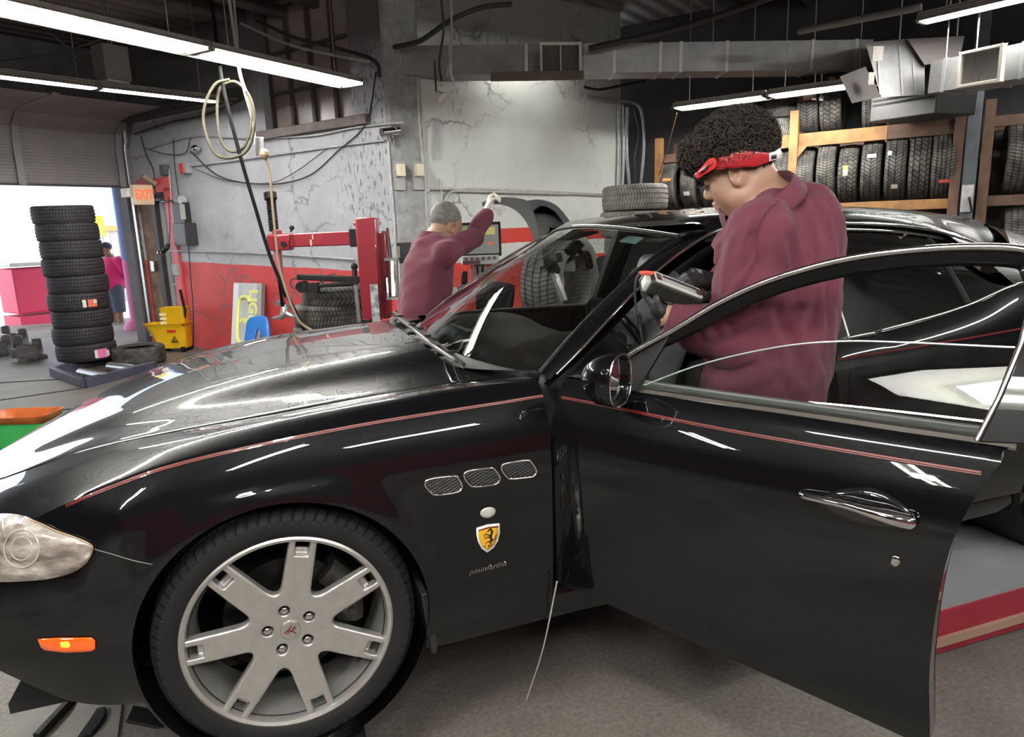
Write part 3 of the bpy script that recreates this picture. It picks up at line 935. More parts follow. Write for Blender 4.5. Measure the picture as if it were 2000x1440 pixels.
def tyre_profile(R, W, rim, grooves=4):
    """(radius, axial) round the section, open at the bead"""
    h = W / 2; s = []
    s += [(rim - .006, -h * .74), (rim + .002, -h * .82), (rim + (R - rim) * .25, -h * .96), (rim + (R - rim) * .5, -h), (rim + (R - rim) * .72, -h * .985), (R - .022, -h * .94), (R - .010, -h * .86)]
    w2 = h * .80; gw = .0045; ys = np.linspace(-w2 * .72, w2 * .72, grooves)
    def rad(y): return R - .006 * (y / w2) ** 2
    pts = [-w2]
    for g in ys:
        s += [(rad(g - gw * 1.6), g - gw * 1.6), (rad(g) - .008, g - gw), (rad(g) - .008, g + gw), (rad(g + gw * 1.6), g + gw * 1.6)]
    s += [(R - .010, h * .86), (R - .022, h * .94), (rim + (R - rim) * .72, h * .985), (rim + (R - rim) * .5, h), (rim + (R - rim) * .25, h * .96), (rim + .002, h * .82), (rim - .006, h * .74)]
    inner = [(rim + .004, h * .66), (rim + (R - rim) * .45, h * .84), (R - .03, h * .76), (R - .018, h * .3), (R - .018, -h * .3), (R - .03, -h * .76), (rim + (R - rim) * .45, -h * .84), (rim + .004, -h * .66)]
    return s + inner
def build_wheel(name, c, parent, steer=0.0):
    w = MB()
    w.lathe([(r, y) for r, y in tyre_profile(TYRE_R, .235, .252)], (0, 0, 0), (0, 1, 0), 96, closed=True)
    root = w.build(name, tyre_material('car_tyre', (.009, .009, .0095), 0, R=TYRE_R), parent, smooth=50)
    root.location = V(c)
    v, f = sdf_mesh(spoke_sdf, (-.27, -.02, -.27), (.27, .075, .27), .0032)
    b = MB(); b.add(v, f)
    rim_prof = [(.2675, -.103), (.2675, -.109), (.262, -.112), (.254, -.108), (.250, -.098), (.246, -.07), (.236, -.05), (.232, .02), (.236, .06), (.25, .09), (.262, .105)]
    # shift so that the spokes sit just inside the lip
    spokes = MB(); spokes.add(v + np.array([0, -.098, 0]), f)
    sp_ = spokes.build('alloy_rim', M_ALLOY, root, smooth=60)
    lip = MB(); lip.lathe(rim_prof, (0, 0, 0), (0, 1, 0), 96)
    lip.build('rim_barrel', M_ALLOY, root, smooth=35)
    cap = MB(); cap.lathe([(0, -.0935), (.024, -.0930), (.0255, -.0905), (.0265, -.085)], (0, 0, 0), (0, 1, 0), 40)
    cap.build('hub_cap', mat('hub_cap_silver', (.6, .59, .57), rough=.22, metal=.9), root, smooth=40)
    # red trident-like figure on the cap
    em = MB()
    for a, b2 in (((-.016, -.006), (-.004, .003)), ((-.004, .003), (.004, .012)), ((-.004, .003), (.002, -.004)), ((.002, -.004), (.012, .010)), ((.004, -.002), (.013, -.011)), ((-.003, .001), (-.008, -.010)), ((.004, .002), (.014, .005))):
        em.bar((a[0], -.0945, a[1]), (b2[0], -.0945, b2[1]), .0026, .001, up=(0, 1, 0))
    em.build('cap_emblem', M_RED, root)
    for k in range(5):
        t = LUG0 + k * 2 * math.pi / 5
        x, z = .057 * math.cos(t), .057 * math.sin(t)
        n = MB(); n.cyl((x, -.062, z), (x, -.088, z), .0098, .0098, 6); n.ell((x, -.088, z), (.0085, .004, .0085))
        n.lathe([(.0102, -.07), (.0142, -.078), (.0142, -.07)], (x, 0, z), (0, 1, 0), 20)
        n.build('lug_nut', M_CHROME, root, smooth=30)
    br = MB(); br.lathe([(.0, -.02), (.09, -.02), (.095, -.01), (.168, -.01), (.168, .018), (.09, .018)], (0, 0, 0), (0, 1, 0), 64)
    br.build('brake_disc', mat('brake_disc', (.04, .04, .04), rough=.4, metal=.8, noise=.5, nscale=20), root, smooth=35)
    ca = MB()
    rows = []
    for a in np.linspace(math.radians(-12), math.radians(48), 14):
        d = np.array([math.cos(a), 0, math.sin(a)])
        rows.append([d * .125 + [0, .03, 0], d * .125 + [0, -.035, 0], d * .15 + [0, -.05, 0], d * .178 + [0, -.05, 0], d * .198 + [0, -.03, 0], d * .198 + [0, .03, 0]])
    ca.grid(rows, wrap_v=True); ca.add(rows[0], [(0, 1, 2, 3, 4, 5)]); ca.add(rows[-1], [(5, 4, 3, 2, 1, 0)])
    for a in (-.02, .32, .62):
        d = np.array([math.cos(a), 0, math.sin(a)]) * .165
        ca.cyl(d + [0, -.05, 0], d + [0, -.058, 0], .012, .010, 10)
    ca.build('brake_caliper', mat('caliper_grey', (.07, .068, .065), rough=.45, metal=.5, noise=.4, nscale=30), root, smooth=40)
    vl = MB(); t = math.radians(-38); d = np.array([math.cos(t), 0, math.sin(t)])
    vl.tube([d * .236 + [0, -.055, 0], d * .222 + [0, -.075, 0], d * .212 + [0, -.090, 0]], [.005, .0045, .004], 8); vl.cyl(d * .212 + [0, -.089, 0], d * .207 + [0, -.097, 0], .0055, .0055, 8)
    vl.build('tyre_valve', M_BLACK, root)
    return root
wh = build_wheel('front_wheel', (0, .112, TYRE_R), car)
def copy_wheel(loc, rz):
    r = wh.copy(); COL.objects.link(r); r.location = V(loc); r.rotation_euler = (0, 0, rz); r.parent = car
    for ch in wh.children:
        c = ch.copy(); COL.objects.link(c); c.parent = r
    return r
r_ = copy_wheel((0, 2 * YC - .112, TYRE_R), math.pi)
r_ = copy_wheel((3.064, .14, TYRE_R), 0); r_.name = 'rear_wheel'
r_ = copy_wheel((3.064, 2 * YC - .14, TYRE_R), math.pi); r_.name = 'rear_wheel'
# ---- rear door, sill, rear quarter (near side), mirrored for the far side
belt_z = smooth_fn([.75, 1.03, 1.75, 1.80, 2.05, 2.42, 2.65, 2.8, 3.2, 4.05], [.925, .925, .92, .935, .96, 1.016, 1.075, 1.08, 1.04, .98])
def side_col(X, z0, z1, n):
    return [np.array(side_point(X, z)) for z in np.linspace(z0, z1, n)]
def belt_pt(X):
    return np.array((X, f_ys(X) + .035 + (.012 if X > 2 else 0), belt_z(X)))
def full_col(X, z0, nz=46):
    col = side_col(X, z0, f_zs(X), nz)
    b = belt_pt(X)
    mid = np.array([X, col[-1][1] + .010, (col[-1][2] + b[2]) / 2 + .004])
    return np.array(col + [mid, b])
XR = np.concatenate([np.arange(1.775, 2.72, .025), [2.735]])
GRD = np.array([full_col(X, .285) for X in XR])
REAR_C = ((3.064, .338), .368)
def rear_keep(x, y, z): return True
mbd = cut_arch('rear_door', GRD, M_PAINT, lambda x, y, z: True, arch=REAR_C)
for mirrored in (False, True):
    m_ = MB(); m_.add(mirror(np.array(mbd.v)) if mirrored else mbd.v, mbd.f)
    edge = mirror(GRD[0]) if mirrored else GRD[0]
    s_ = -1 if mirrored else 1
    m_.grid([edge, edge + np.array([.004, .05 * s_, 0])])
    rd = m_.build('rear_door', M_PAINT, car, smooth=45)
    if not mirrored: rear_door = rd
# crisp character line low on the rear door shoulder
def on_side(X, z): return side_point(X, z)
stripe_on(on_side, lambda X: f_zs(X) + .004, np.linspace(1.79, 2.72, 40), 'pinstripe', rear_door)
edge_band('belt_trim', [np.array([belt_pt(X) + [0, .002, .004] for X in np.linspace(1.785, 2.70, 40)])], .0065, M_CHROME, rear_door)
# rear quarter to the tail
XQ = np.concatenate([np.arange(2.742, 4.0, .03), [4.03]])
GQ = np.array([full_col(X, f_zb(X) if X > 3.4 else .22) for X in XQ])
mbq = cut_arch('rear_quarter', GQ, M_PAINT, lambda x, y, z: True, arch=REAR_C, both=True)
# deck and tail
rows = []
for X in XQ:
    b = belt_pt(X); w = 2 * YC - 2 * b[1]
    rows.append([b, b + [0, .04, .015], b + [0, .12, .025], (X, YC, belt_z(X) + .035), (X, 2 * YC - b[1] - .12, b[2] + .025), (X, 2 * YC - b[1] - .04, b[2] + .015), (X, 2 * YC - b[1], b[2])])
mbq.grid(rows)
e = np.array([GQ[-1], mirror(GQ[-1])]); mbq.grid([e[0], e[0] * [1, .5, 1] + [.06, YC * .5, 0], e[1] * [1, .5, 1] + [.06, YC * .5, 0], e[1]])
mbq.build('rear_quarter', M_PAINT, car, smooth=45)
wheelhouse(3.064, car)
# sill under the doors
for sgn in (0, 1):
    rows = []
    for X in np.linspace(.36, 2.75, 40):
        zb = f_zb(X); rows.append([(X, .16, zb), (X, .10, zb - .008), (X, .045, zb + .012), (X, .028, zb + .05), (X, .034, .290), (X, .06, .315), (X, .16, .33)])
    mb = MB(); mb.grid(mirror(rows) if sgn else rows); mb.build('sill', M_PAINT, car, smooth=45)
# C pillar, rear window
cp_o = RL[int(np.argmin(abs(RL[:, 0] - 2.5))):]
n_ = len(cp_o)
lo_ = np.array([belt_pt(x) for x in np.linspace(2.66, 3.72, n_)])
for sgn in (0, 1):
    G = np.array([cp_o, (cp_o + lo_) / 2 + [0, -.01, .01], lo_])
    mb = MB(); mb.grid(mirror(G) if sgn else G); 
    up = np.array([np.array([3.03 + .69 * t, .42 - .14 * t, 1.27 - .19 * t]) for t in np.linspace(0, 1, n_)])
    top = cp_o + [0, .012, .018]
    G2 = np.array([lo_, lo_ * .5 + up * .5 + [0, -.01, .02], up]); mb.grid(mirror(G2) if sgn else G2)
    mb.build('c_pillar', M_PAINT, car, smooth=60)
rw_t = arc_row((3.03, .42, 1.27), (3.06, YC, 1.342), 21, 0); rw_b = arc_row((3.72, .28, 1.08), (3.86, YC, 1.13), 21, 0)
mb = MB(); mb.grid([rw_t, rw_b]); mb.build('rear_window', M_TINT, car)
# rear door window: dark tinted pane with a bright upper frame; B and C posts
def win_outline():
    top = np.array([np.array([np.interp(x, RL[:, 0], RL[:, k]) for k in range(3)]) for x in np.linspace(1.80, 2.66, 24)]) + [0, .008, -.026]
    bot = np.array([belt_pt(x) + [0, .006, .006] for x in np.linspace(1.80, 2.66, 24)])
    return top, bot
wt, wb_ = win_outline()
k = np.linspace(0, 1, 24)[:, None]
wt[-4:, 2] = np.minimum(wt[-4:, 2], np.linspace(wt[-4, 2], wb_[-1, 2] + .05, 4))
for sgn in (0, 1):
    G = np.array([wb_ * (1 - t) + wt * t + [0, -.006 * 4 * t * (1 - t), 0] for t in np.linspace(0, 1, 9)])
    mb = MB(); mb.grid(mirror(G) if sgn else G)
    pane = mb.build('rear_door_glass', M_TINT if not sgn else M_WIN, car, smooth=80)
    if not sgn:
        edge_band('window_trim', [wt + [0, -.008, .004]], .006, M_CHROME, pane)
        m2 = MB(); a = G[:, 2] + np.array([0, -.005, 0]); m2.tube([G[i, 2] + [.0, -.005, 0] for i in range(9)], .004, 6)
        m2.build('division_bar', mat('bright_bar', (.8, .8, .78), rough=.3, metal=.3), pane)
        m3 = MB(); d_ = G[:, 17] + np.array([0, .004, 0]); m3.tube(d_, .012, 8); m3.build('quarter_light_bar', M_BLACK, pane)
# posts (B) both sides
for sgn in (0, 1):
    p = np.array([belt_pt(1.78) + [0, .03, -.6], belt_pt(1.78) + [0, .02, 0], np.array([np.interp(1.83, RL[:, 0], RL[:, k]) for k in range(3)]) + [0, .03, -.02]])
    if sgn: p = mirror(p[None])[0]
    mb = MB()
    for a, b in zip(p[:-1], p[1:]): mb.bar(a, b, .05, .11, up=(1, 0, 0))
    mb.build('b_pillar', M_BLACK, car, bevel=.008)

# ---- front door, far side (closed) with its open window
XD = np.linspace(.75, 1.77, 36)
GD = np.array([full_col(X, .31 - .06 * (X - .75)) for X in XD])
mb = MB(); mb.grid(mirror(GD)); Gi = mirror(GD) + np.array([0, -.06, 0]); mb.grid(Gi[:, 10:])
fd = mb.build('far_front_door', M_PAINT, car, smooth=45)
edge_band('belt_trim', [mirror(np.array([belt_pt(x) + [0, .072, .008] for x in np.linspace(.92, 1.76, 20)])[None])[0]], .007, mat('bright_trim', (.7, .72, .70), rough=.25, metal=.4), fd)

# ---- front door, near side: built closed about its hinge, then swung open
HINGE = np.array([.768, .028, 0.0])
OPEN = math.radians(-59)
XF = Matrix.Rotation(OPEN, 4, 'Z')
door_e = None
rear_r = smooth_fn([.20, .25, .45, .60, .71, .79, .85, .92], [.972, .978, .968, .972, .984, 1.004, 1.028, 1.066])
nz, nx = 54, 44
GF = []
for j in range(nx):
    u = j / (nx - 1)
    zb0 = .316 - .068 * u - .02 * u ** 3
    col = []
    for k in range(nz):
        t = k / (nz - 1)
        X0 = .77; 
        z = zb0 + (f_zs(.77 + u) - zb0) * t
        X = .770 + u * (rear_r(z) + HINGE[0] - .770)
        p = np.array(side_point(X, min(z, f_zs(X))))
        if z < .42: p[1] += .0
        col.append(p)
    b = belt_pt(.770 + u * (rear_r(.92) + HINGE[0] - .77)); b[2] = .926 - .008 * u
    col.append(np.array([col[-1][0], col[-1][1] + .012, (col[-1][2] + b[2]) / 2 + .004])); col.append(b)
    GF.append(np.array(col))
GF = np.array(GF)
GFl = GF - HINGE
mb = MB(); mb.grid(GFl)
inner = GFl + np.array([0, .055, 0]); inner[:, 0, 2] += .01
for e_ in ((GFl[0], inner[0]), (GFl[-1], inner[-1]), (GFl[:, 0], inner[:, 0])): mb.grid([e_[0], e_[1]])
door = mb.build('front_door', M_PAINT, car, smooth=45)
door.location = V(HINGE); door.rotation_euler = (0, 0, OPEN)
mb = MB(); inn = inner.copy(); inn[:, :, 1] += .02 * np.sin(np.linspace(0, math.pi, nz + 2))[None, :]
mb.grid(inn); mb.grid([inn[:, -1], GFl[:, -1] + [0, .02, .0]])
mb.build('door_card', mat('door_card', (.03, .03, .032), rough=.6), door, smooth=50)
HV = Vector(HINGE)
XFD = Matrix.Translation(HV) @ XF
XFI = XFD.inverted()
# opened skin for sight-line placement
GFo = np.array([[np.array(XFD @ Vector(p)) for p in r] for r in GFl])
BV_D = bvh_of(GFo)
# pinstripe on the door: same height line
def door_pt(X, z):
    return side_point(X, z)
mbS = MB()
for o_, w in ((.0026, .0017), (-.0014, .0010)):
    rows = []
    for u in np.linspace(.012, .985, 60):
        z = f_zs(.77 + u) - .010 - .012 * u
        X = .770 + u * (rear_r(z) + HINGE[0] - .770)
        a = np.array(side_point(X, z + o_ + w)) - HINGE; b = np.array(side_point(X, z + o_ - w)) - HINGE
        a[1] -= .0014; b[1] -= .0014; rows.append([a, b])
    mbS.grid(rows)
mbS.build('pinstripe', M_RED, door)
# window frame: front edge up along the pillar, over the top and down the rear post
def frame_off(z): return .035 + .19 * max(0, (z - .92) / .37) ** .9
fo = [(.10, .905), (.185, 1.002), (.31, 1.085), (.42, 1.158), (.54, 1.216), (.70, 1.264), (.86, 1.286), (1.0, 1.288), (1.055, 1.272), (1.078, 1.235)]
FO = crom(fo, 60)
FOp = np.array([(r, frame_off(z), z) for r, z in FO])
tg = np.gradient(FOp, axis=0); tg /= np.linalg.norm(tg, axis=1)[:, None]
nr = np.stack([tg[:, 2], np.zeros(len(tg)), -tg[:, 0]], 1); nr /= np.linalg.norm(nr, axis=1)[:, None]
W_ = np.interp(np.linspace(0, 1, 60), [0, .15, .3, .6, 1], [.012, .03, .042, .046, .046])[:, None]
mb = MB()
o_ = FOp; i_ = FOp + nr * W_
inY = np.array([0, .035, 0]); oY = np.array([0, .010, 0])
rows = [o_, (o_ * .8 + i_ * .2) + [0, -.006, 0], (o_ * .45 + i_ * .55) + [0, -.004, 0], i_ + oY, i_ + inY, o_ + inY + [0, .005, 0]]
mb.grid(np.array(rows), wrap_u=True)
# rear post
rp_t, rp_b = np.array([1.062, frame_off(1.20), 1.20]), np.array([1.045, frame_off(.93), .925])
fr = mb.build('window_frame', mat('frame_black', (.004, .004, .005), rough=.3, spec=.1, coat=.35), door, smooth=40)
mb = MB()
mb.tube(FOp[2:] + [0, -.010, 0] + nr[2:] * .004, .0075, 10)
mb.build('frame_trim', mat('frame_chrome', (.62, .61, .59), rough=.16, metal=1), fr, smooth=80)
mb = MB()
pp = [(1.005, .915), (1.03, 1.0), (1.052, 1.10), (1.06, 1.26), (1.085, 1.24), (1.10, 1.15), (1.105, 1.05), (1.095, .925)]
mb.prism([(p[0], p[1]) for p in pp], (0, 0, 0), (1, 0, 0), (0, 0, 1), (0, .03, 0))
mb.v = [(x, y + frame_off(z) - .006, z) for x, y, z in mb.v]
mb.build('rear_post', M_PAINT, fr, bevel=.004)
mb = MB(); mb.tube([(1.003, frame_off(.925) - .008, .918), (1.028, frame_off(1.0) - .008, 1.0), (1.05, frame_off(1.1) - .008, 1.10), (1.058, frame_off(1.2) - .008, 1.2)], .006, 8)
mb.build('post_trim', mat('frame_chrome', (.62, .61, .59)), fr, smooth=80)
# mirror sail panel
mb = MB(); mb.prism([(.105, .905), (.19, 1.0), (.215, 1.012), (.30, 1.07), (.245, .92)], (0, 0, 0), (1, 0, 0), (0, 0, 1), (0, .02, 0))
mb.v = [(x, y + frame_off(z), z) for x, y, z in mb.v]
mb.build('sail_panel', M_BLACK, fr, bevel=.004)
# side glass, wound part-way down
gtop = crom([(.235, .925), (.40, 1.0), (.58, 1.055), (.72, 1.078), (.85, 1.085), (.97, 1.088), (1.04, 1.09)], 40)
mb = MB()
rows = []
for r, z in gtop:
    rows.append([(r, frame_off(zz) + .012, zz) for zz in np.linspace(.90, z, 8)])
mb.grid(rows)
mb.grid([[np.array(q[-1]) + [0, -.002, 0] for q in rows], [np.array(q[-1]) + [0, .002, .001] for q in rows]])
dg = mb.build('door_glass', M_WIN, door, smooth=80)
mb = MB(); mb.tube([np.array(q[-1]) for q in rows], .0022, 6); mb.build('glass_edge', mat('glass_edge', (.35, .42, .40), rough=.2, coat=1), dg)
# bright belt strip: two ribs and a dark slot
mb = MB()
bl = np.array([GFl[j, -1] for j in range(nx)])
bl = np.array([np.array([np.interp(x, bl[:, 0], bl[:, k]) for k in range(3)]) for x in np.linspace(.20, 1.072, 40)])
mb.grid([bl + [0, -.008, -.012], bl + [0, -.014, -.006], bl + [0, -.014, .004], bl + [0, -.006, .010], bl + [0, .004, .011]])
bt = mb.build('belt_trim', mat('belt_satin', (.55, .55, .54), rough=.2, metal=1), door, smooth=35)
mb = MB(); mb.grid([bl + [0, .004, .010], bl + [0, .006, .020], bl + [0, .014, .022], bl + [0, .018, .010]]); mb.build('belt_seal', mat('seal_grey', (.16, .16, .155), rough=.4, coat=.4), bt, smooth=40)
# key lock
def xfi_patch(name, poly, m, parent, off, h, thick, dome=0.0):
    return patch(name, poly, m, parent, BV_D, off, h, thick, xf=XFI, dome=dome)
lk = [(1749 + 10 * math.cos(a), 1095 + 10.5 * math.sin(a)) for a in np.linspace(0, 2 * math.pi, 20, endpoint=False)]
xfi_patch('key_lock', lk, M_CHROME, door, .003, 5, .003, dome=.002)
# handle: dark scoop and a bright tapered grip
sc_ = [(1600, 975), (1640, 956), (1700, 953), (1745, 972), (1780, 1000), (1790, 1020), (1760, 1030), (1700, 1026), (1650, 1012), (1615, 992)]
xfi_patch('handle_scoop', [tuple(p) for p in crom(sc_, 40, closed=True)], mat('scoop_black', (.006, .006, .007), rough=.12, coat=1), door, .0018, 10, .001)
hp_ = []
for px_, off_ in (((1562, 963), .008), ((1580, 966), .020), ((1620, 973), .028), ((1660, 981), .032), ((1700, 992), .034), ((1740, 1003), .032), ((1772, 1013), .024), ((1794, 1021), .010)):
    hp_.append(np.array(XFI @ skin_hit(px_, BV_D, off_)))
HP = crom(hp_, 30)
rad = np.interp(np.linspace(0, 1, 30), [0, .05, .2, .5, .75, .92, 1], [.003, .0085, .0085, .0095, .016, .017, .006])
mb = MB(); mb.tube(HP, rad, 14)
mb.build('door_handle', M_CHROME, door, smooth=60)
# ---- door mirror: rounded shell open to the rear, glass set in it
DN = np.array([math.sin(OPEN), -math.cos(OPEN), 0])      # outward from the opened door
DD = np.array([math.cos(OPEN), math.sin(OPEN), 0])
mc = on_plane((1188, 741), HINGE + DN * .075, DN)       # centre of the shell, clear of the door
MDIR = unit(DD * .97 + DN * -.16)           # the way its glass looks (rearwards, a little outwards)
MUP = np.array([0, 0, 1.0]); MSD = unit(np.cross(MUP, MDIR))
MR = np.stack([MDIR, MSD, MUP], 1)
def shell_fn(P):
    q = (P - mc) @ MR
    # x: depth (+ to the glass), y: across, z: up
    w = .073; h = .066
    rr = np.sqrt((q[:, 1] / w) ** 2 + (q[:, 2] / h) ** 2)
    rr = (np.abs(q[:, 1] / w) ** 2.6 + np.abs(q[:, 2] / h) ** 2.6) ** (1 / 2.6)
    d = np.sqrt(rr ** 2 + (np.minimum(q[:, 0] - .02, 0) / .088) ** 2) - 1
    d = d * .06
    d = smax(d, q[:, 0] - .034, .008)
    cav = np.maximum((rr - .90) * .06, .014 - q[:, 0])
    d = smax(d, -cav, .003)
    stalk = d_cap(P, mc + MR @ np.array([-.02, 0, -.045]), mc - DN * .085 + DD * -.03 + [0, 0, -.07], .024, .017)
    return smin(d, stalk, .012)
v, f = sdf_mesh(shell_fn, mc - .19, mc + .19, .0045)
mb = MB(); mb.add([tuple(XFI @ Vector(p)) for p in v], f)
mir = mb.build('door_mirror', M_PAINT, door, smooth=70)
g = MB(); n_ = 36
ring = []
for k in range(n_):
    a = 2 * math.pi * k / n_
    ca, sa = math.cos(a), math.sin(a)
    rr = (abs(ca) ** 2.6 + abs(sa) ** 2.6) ** (-1 / 2.6)
    ring.append(mc + MR @ np.array([.018, .066 * rr * ca, .0595 * rr * sa]))
g.add([tuple(XFI @ Vector(p)) for p in ring], [tuple(range(n_))])
g.build('mirror_glass', mat('mirror_glass', (.75, .75, .78), rough=.02, metal=1), mir, smooth=None)
g = MB(); ring2 = [mc + (p - mc) * 1.0 + MR @ np.array([.016, 0, 0]) + (p - mc - MR @ np.array([.018, 0, 0])) * .09 for p in ring]; ring2.append(ring2[0])
g.tube([tuple(XFI @ Vector(p)) for p in ring2], .0025, 6)
g.build('mirror_rim', M_CHROME, mir, smooth=80)

# ---- cabin
M_LEATHER = mat('grey_leather', (.15, .155, .165), rough=.42, noise=.25, nscale=10, bump=.15, bscale=250)
M_LEATHER2 = mat('headrest_leather', (.30, .31, .34), rough=.45, bump=.1, bscale=250)
M_DASH = mat('dash_dark', (.018, .019, .019), rough=.38, bump=.08, bscale=400)
# dashboard: rises from the screen base, binnacle hood before the driver
def dash_fn(P):
    d = d_box(P, (.98, YC, .80), (.22, .74, .13), r=.07)
    d = smin(d, d_ell(P, (1.02, .47, .90), (.20, .22, .085)), .05)
    d = smin(d, d_ell(P, (1.02, 1.38, .875), (.22, .26, .06)), .06)
    return d
blob('dashboard', dash_fn, (.70, .1, .6), (1.28, 1.8, 1.02), .016, M_DASH, car)
for k in range(9):
    mb = MB(); mb.bar((.80 + .012 * k, 1.02, .936 - .002 * k), (.80 + .012 * k, 1.34, .934 - .002 * k), .004, .004); mb.build('demist_slat', mat('slat_grey', (.20, .22, .21), rough=.4), bpy.data.objects['dashboard'])
# floor and rear bulkhead, tunnel
mb = MB(); mb.box((1.75, YC, .28), (2.2, 1.6, .05)); mb.box((1.55, YC, .42), (1.3, .22, .26)); mb.box((2.95, YC, .62), (.06, 1.5, .75)); mb.box((.80, YC, .55), (.05, 1.5, .5))
mb.build('cabin_floor', mat('carpet_black', (.02, .02, .021), rough=.95), car, bevel=.01)
# steering wheel
sw_c = np.array([1.235, .50, .925]); sw_n = unit(np.array([.86, 0, .5]))
a_ = unit(np.cross((0, 1, 0), sw_n)); b_ = np.array([0, 1.0, 0])
ring = [sw_c + .185 * (math.cos(t) * a_ + math.sin(t) * b_) for t in np.linspace(0, 2 * math.pi, 48)]
mb = MB(); mb.tube(ring, .0155, 12, cap=False)
swo = mb.build('steering_wheel', mat('wheel_leather', (.02, .02, .021), rough=.3), car, smooth=80)
mb = MB(); mb.ell(sw_c - sw_n * .02, (.06, .075, .055))
for t in (math.pi / 2, -math.pi / 2, math.pi): mb.bar(sw_c - sw_n * .015, sw_c + .18 * (math.cos(t) * a_ + math.sin(t) * b_), .035, .012, up=sw_n)
mb.cyl(sw_c - sw_n * .02, sw_c - sw_n * .25, .04, .05)
mb.build('steering_spokes', M_DASH, swo, smooth=40)
mb = MB()
for s_ in (1, -1):
    mb.tube([sw_c - sw_n * .05 + b_ * s_ * .03, sw_c - sw_n * .055 + b_ * s_ * .11 + a_ * -.01, sw_c - sw_n * .05 + b_ * s_ * .17 + a_ * -.03], [.006, .007, .008], 8)
mb.build('column_stalk', M_CHROME, swo, smooth=60)
# seats
def seat(yc, X0, name='front_seat'):
    def fn(P):
        q = P.copy()
        # cushion
        d = d_box(P, (X0 + .02, yc, .46), (.25, .25, .09), r=.06)
        # back, leaning rearwards
        R = rot_xyz(0, math.radians(22), 0)
        bc = np.array([X0 + .36, yc, .70])
        l = (P - bc) @ R
        bx = d_box(P, bc, (.075, .245, .34), R, r=.06)
        bol = np.minimum(d_cap(P, bc + R @ np.array([-.07, -.20, -.25]), bc + R @ np.array([-.06, -.18, .20]), .06, .05), d_cap(P, bc + R @ np.array([-.07, .20, -.25]), bc + R @ np.array([-.06, .18, .20]), .06, .05))
        d = smin(d, smin(bx, bol, .04), .04)
        # fluted centre panel
        flut = .006 * np.abs(np.sin(l[:, 1] * math.pi / .052)) * (np.abs(l[:, 1]) < .14) * (l[:, 0] < 0)
        return d - flut
    o = blob(name, fn, (X0 - .3, yc - .32, .38), (X0 + .68, yc + .32, 1.2), .014, M_LEATHER, car)
    R = rot_xyz(0, math.radians(22), 0); hc = np.array([X0 + .36, yc, .70]) + R @ np.array([-.02, 0, .42])
    blob('headrest', lambda P: smax(d_box(P, hc, (.055, .135, .10), R, r=.05), -10 + 0 * P[:, 0], .01), hc - .22, hc + .22, .011, M_LEATHER2, o)
    m2 = MB()
    for s_ in (-.05, .05): m2.cyl(hc + R @ np.array([0, s_, -.16]), hc + R @ np.array([0, s_, -.05]), .006)
    m2.build('headrest_rod', M_CHROME, o)
    return o
seat(.50, .85); seat(1.36, 1.38)
def bench(P):
    d = d_box(P, (2.45, YC, .50), (.28, .62, .10), r=.06)
    R = rot_xyz(0, math.radians(24), 0)
    return smin(d, d_box(P, (2.78, YC, .80), (.08, .64, .30), R, r=.07), .05)
blob('rear_bench', bench, (2.1, .2, .35), (3.0, 1.66, 1.15), .022, M_LEATHER, car)
# interior mirror and its sensor box
mb = MB()
ic = on_y((1148, 508), .80)
R = rot_xyz(0, math.radians(-12), math.radians(-24))
def im(P): return d_box(P, ic, (.016, .095, .034), R, r=.014)
imo = blob('interior_mirror', im, ic - .14, ic + .14, .005, M_BLACK, car)
mb.bar(ic, ic + np.array([-.055, 0, .055]), .02, .02); mb.box(ic + np.array([-.06, 0, .05]), (.06, .07, .03), rot_xyz(0, math.radians(-40), 0)); mb.build('mirror_stem', M_BLACK, imo, bevel=.004)
mb = MB(); mb.box(on_y((1092, 503), .86), (.025, .06, .035), R); mb.build('toll_box', mat('toll_box', (.40, .42, .42), rough=.5), imo, bevel=.003)
mb = MB()
tp = [wsp(.115, .90, -.006), wsp(.185, .90, -.006), wsp(.185, .96, -.006), wsp(.115, .96, -.006)]
mb.add(tp, [(0, 1, 2, 3)]); o = mb.build('windscreen_tag', mat('tag_blue', (.45, .62, .66), rough=.4), windscreen, smooth=None); o.modifiers.new('s', 'SOLIDIFY').thickness = .002
# sun visors
mb = MB(); mb.box((1.40, .55, 1.305), (.14, .32, .012), rot_xyz(0, math.radians(-12), 0)); mb.box((1.40, 1.31, 1.305), (.14, .32, .012), rot_xyz(0, math.radians(-12), 0)); mb.build('sun_visor', mat('headliner'), car, bevel=.004)
# ================================================================== the shop
CEIL = 3.95
W0 = on_z((293, 667), FLOOR)                                    # foot of the garage door post
UB = np.array([.588, -.809, 0.0]); NB = np.array([.809, .588, 0.0])     # along / out through the left wall
def LW(p, off=0.0): return on_plane(p, W0 - NB * off, NB)        # point on the left wall (off = proud of it)
def GD_(p, off=0.0): return on_plane(p, W0 - (-UB) * off, UB)    # point on the garage door plane
def lw_pt(s, z, off=0.0): return np.array([W0[0], W0[1], 0]) + UB * s - NB * off + [0, 0, z]
CN = LW((775, 500)); S_END = float(np.dot(CN - W0, UB))
E1 = at_depth((1213, 400), 9.3); WD = unit((E1 - CN) * [1, 1, 0]); WN = np.array([WD[1], -WD[0], 0])   # white wall, WN faces the shop
if np.dot(WN, CAM - CN) < 0: WN = -WN
WLEN = float(np.linalg.norm((E1 - CN)[:2]))
def WW(p, off=0.0): return on_plane(p, CN + WN * off, WN)
RP = at_depth((1850, 395), 7.0)                                 # tyre rack front plane
def RK(p, off=0.0): return on_plane(p, RP - NB * off, NB)        # off = towards the shop
def rk_pt(s, z, off=0.0): return np.array([RP[0], RP[1], 0]) + UB * s - NB * off + [0, 0, z]

